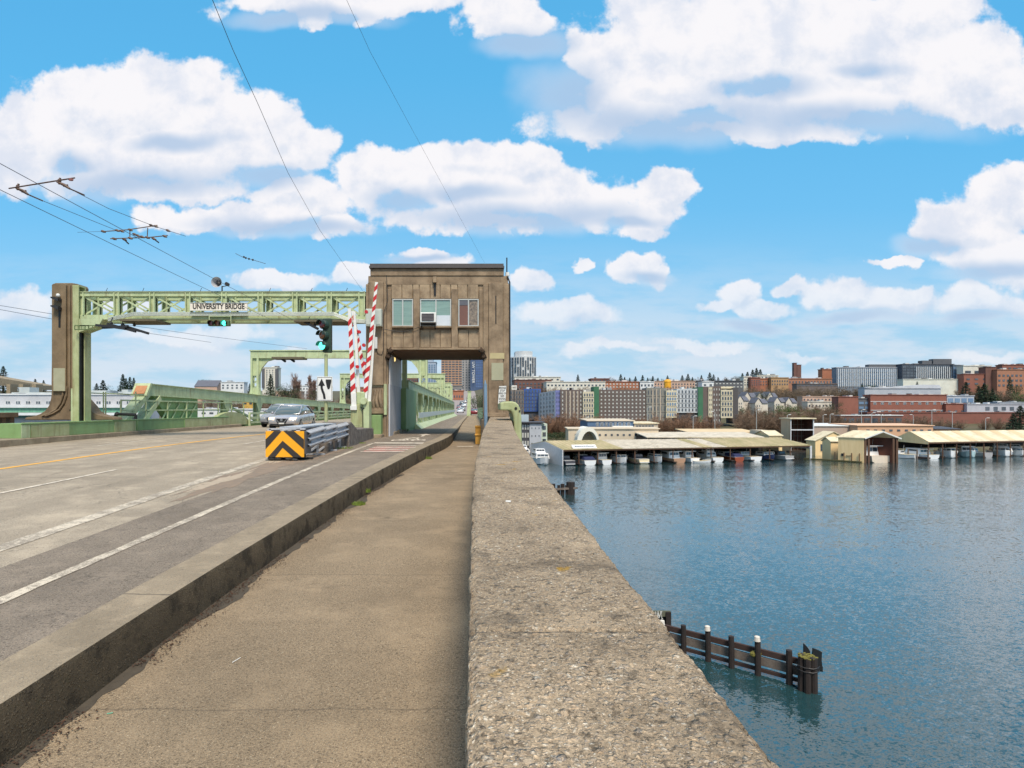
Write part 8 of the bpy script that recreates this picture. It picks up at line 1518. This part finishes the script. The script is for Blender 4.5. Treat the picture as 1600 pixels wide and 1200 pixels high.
for px, py, d, h, lb, w in ((40, 597, 290, 10, 'round green tree under the freeway deck', 1.3), (142, 601, 270, 10, 'dark rounded tree touching the right side of the pylon', 1.4), (179, 600, 330, 12, 'rounded dark tree left of the tall firs', 1.4), (442, 596, 290, 13, 'round dark green tree right of the spruce', 1.3), (452, 602, 292, 10, 'low dark green bush tree under the poplars', 1.4), (320, 591, 440, 8, 'dark shrubby tree behind the grey roofed house', 1.4), (506, 600, 340, 9, 'green tree behind the keep-left sign', 1.3), (500, 606, 310, 12, 'dark green tree half hidden by the keep-left sign', 1.2), (565, 612, 300, 12, 'dark tree right of the third portal, behind the gates', 1.4), (748, 610, 210, 13, 'dark ivy-green tree at the end of the sidewalk beside the blue post', .75), (747, 618, 190, 10, 'lower green tree at the end of the sidewalk', .7), (438, 632, 250, 6, 'brown green shrub under the truss beside the yellow building', 1.8), (362, 624, 255, 10, 'green shrub glimpsed beneath the left truss', 1.5), (300, 640, 230, 5, 'low green shrub beneath the left truss end', 1.8)):
    tree('broad', px, py, d, h, lb, w=w)
for px, py, d, h, lb in ((460, 585, 330, 20, 'left one of the two tall bare poplars'), (484.5, 585, 330, 20, 'right one of the two tall bare poplars'), (466, 592, 332, 16, 'shorter bare poplar beside the left one'), (491, 593, 332, 15, 'shorter bare poplar beside the right one')): tree('poplar', px, py, d, h, lb, w=1.1)
BL = [(330, 620), (375, 616), (410, 618), (440, 616), (470, 618), (500, 622), (520, 620), (545, 618), (575, 614)]
for i, (px, py) in enumerate(BL): tree('bare', px, py, 280, 12, nth(BL, i) + ' from the left of the bare trees beyond the left truss', grp='bare trees beyond the left truss', w=1.2)
# shore planting and hedges
def hedge(label, px0, px1, d, h, m, n=1400, seed=1, name='hedge'):
    r_ = random.Random(seed); b = MB(); x0, x1 = X(px0, d), X(px1, d)
    for i in range(n):
        x = r_.uniform(x0, x1); y = d + r_.uniform(-2, 2); z = gz(x, y); hh = h * (.65 + .5 * mnoise.noise(Vector((x * .25, seed, 0)))); leafquad(b, Vector((x, y, z + hh * r_.random() ** .7)), .28, r_)
    o = b.build(name, m, fix=False); tag(o, label, 'hedge')
hedge('green hedge on the bank behind the grey house', 850, 905, 235, 4.2, M_LEAFD, 1600, 1); hedge('low green hedge behind the flat marina buildings', 1030, 1075, 240, 3, M_LEAFD, 900, 2); hedge('green verge shrubs below the slope of bare trees', 1150, 1215, 238, 2.6, M_LEAF, 1000, 3); hedge('brown shrubbery left of the square brick wing', 1272, 1312, 300, 5, M_BARE, 1500, 4); hedge('shrubs in front of the brick retaining wall', 1345, 1480, 278, 3, mat('brown_green_foliage', S(92, 84, 60)), 1800, 5); hedge('dense brown shrubbery under the bare street trees', 862, 1060, 262, 3.5, M_BARER, 2600, 6)
# street lamps and poles
def lamp(px, pytop, d, label, arm=1):
    x = X(px, d); z0 = gz(x, d) - .5; zt = Z(pytop, d); t_ = thing('street_lamp', label, 'street lamp', (x, d, z0), 'street lamps along the shore road'); b = MB(); b.tube([(x, d, z0), (x, d, zt - .3), (x + .6 * arm, d, zt)], [.13, .1, .08], 5); b.build('pole', M_ALU, t_)
    b = MB(); b.box(x + .5 * arm, x + 1.5 * arm, d - .2, d + .2, zt - .05, zt + .15); b.build('lamp_head', M_WHITE, t_)
for px, py, d, lb, a in ((1117, 643, 240, 'street lamp in front of the dark brown apartment end', -1), (1083, 650, 235, 'street lamp beside the bare tree at the white apartments', 1), (1230, 648, 250, 'street lamp left of the yellow-green shrub', 1), (1286, 648, 260, 'street lamp right of the tall open shed', 1), (1297, 647, 262, 'second street lamp right of the tall open shed', 1), (1346, 640, 250, 'tall street lamp before the glazed stair', 1), (1362, 645, 255, 'street lamp before the dark undercroft', 1), (1377, 648, 255, 'street lamp before the left end of the school', -1), (1427, 648, 255, 'street lamp below the small school windows', -1), (1456, 640, 250, 'street lamp with a large head before the brick school', 1), (1488, 644, 255, 'street lamp before the lower brick wing', 1), (1540, 653, 250, 'short street lamp before the brick wall', 1), (914, 652, 225, 'street lamp left of the blue office', 1), (1012, 636, 240, 'tall street lamp behind the glazed office', 1), (1182, 640, 240, 'slim lamp post on the verge', 1)): lamp(px, py, d, lb, a)
# parked cars on the shore road
sc_ = 0
for px, d, pt, lb in ((1116, 225, P_GREY, 'grey parked car at the shore road under the apartments'), (1128, 225, P_WHT, 'white parked car at the shore road under the apartments'), (1185, 222, P_WHT, 'white parked car near the peach-roofed shed'), (1194, 222, P_GREY, 'silver parked car near the beige storage box'), (1045, 222, P_WHT, 'white parked car behind the glazed office'), (1033, 222, P_BLK, 'dark parked car behind the glazed office'), (1370, 262, P_WHT, 'white car parked under the pale canopy'), (1362, 262, P_BLK, 'black car parked under the pale canopy')):
    x = X(px, d); car('parked_car', lb, (x, d, gz(x, d)), pt, R(90), detail=False, group='cars parked along the shore road')
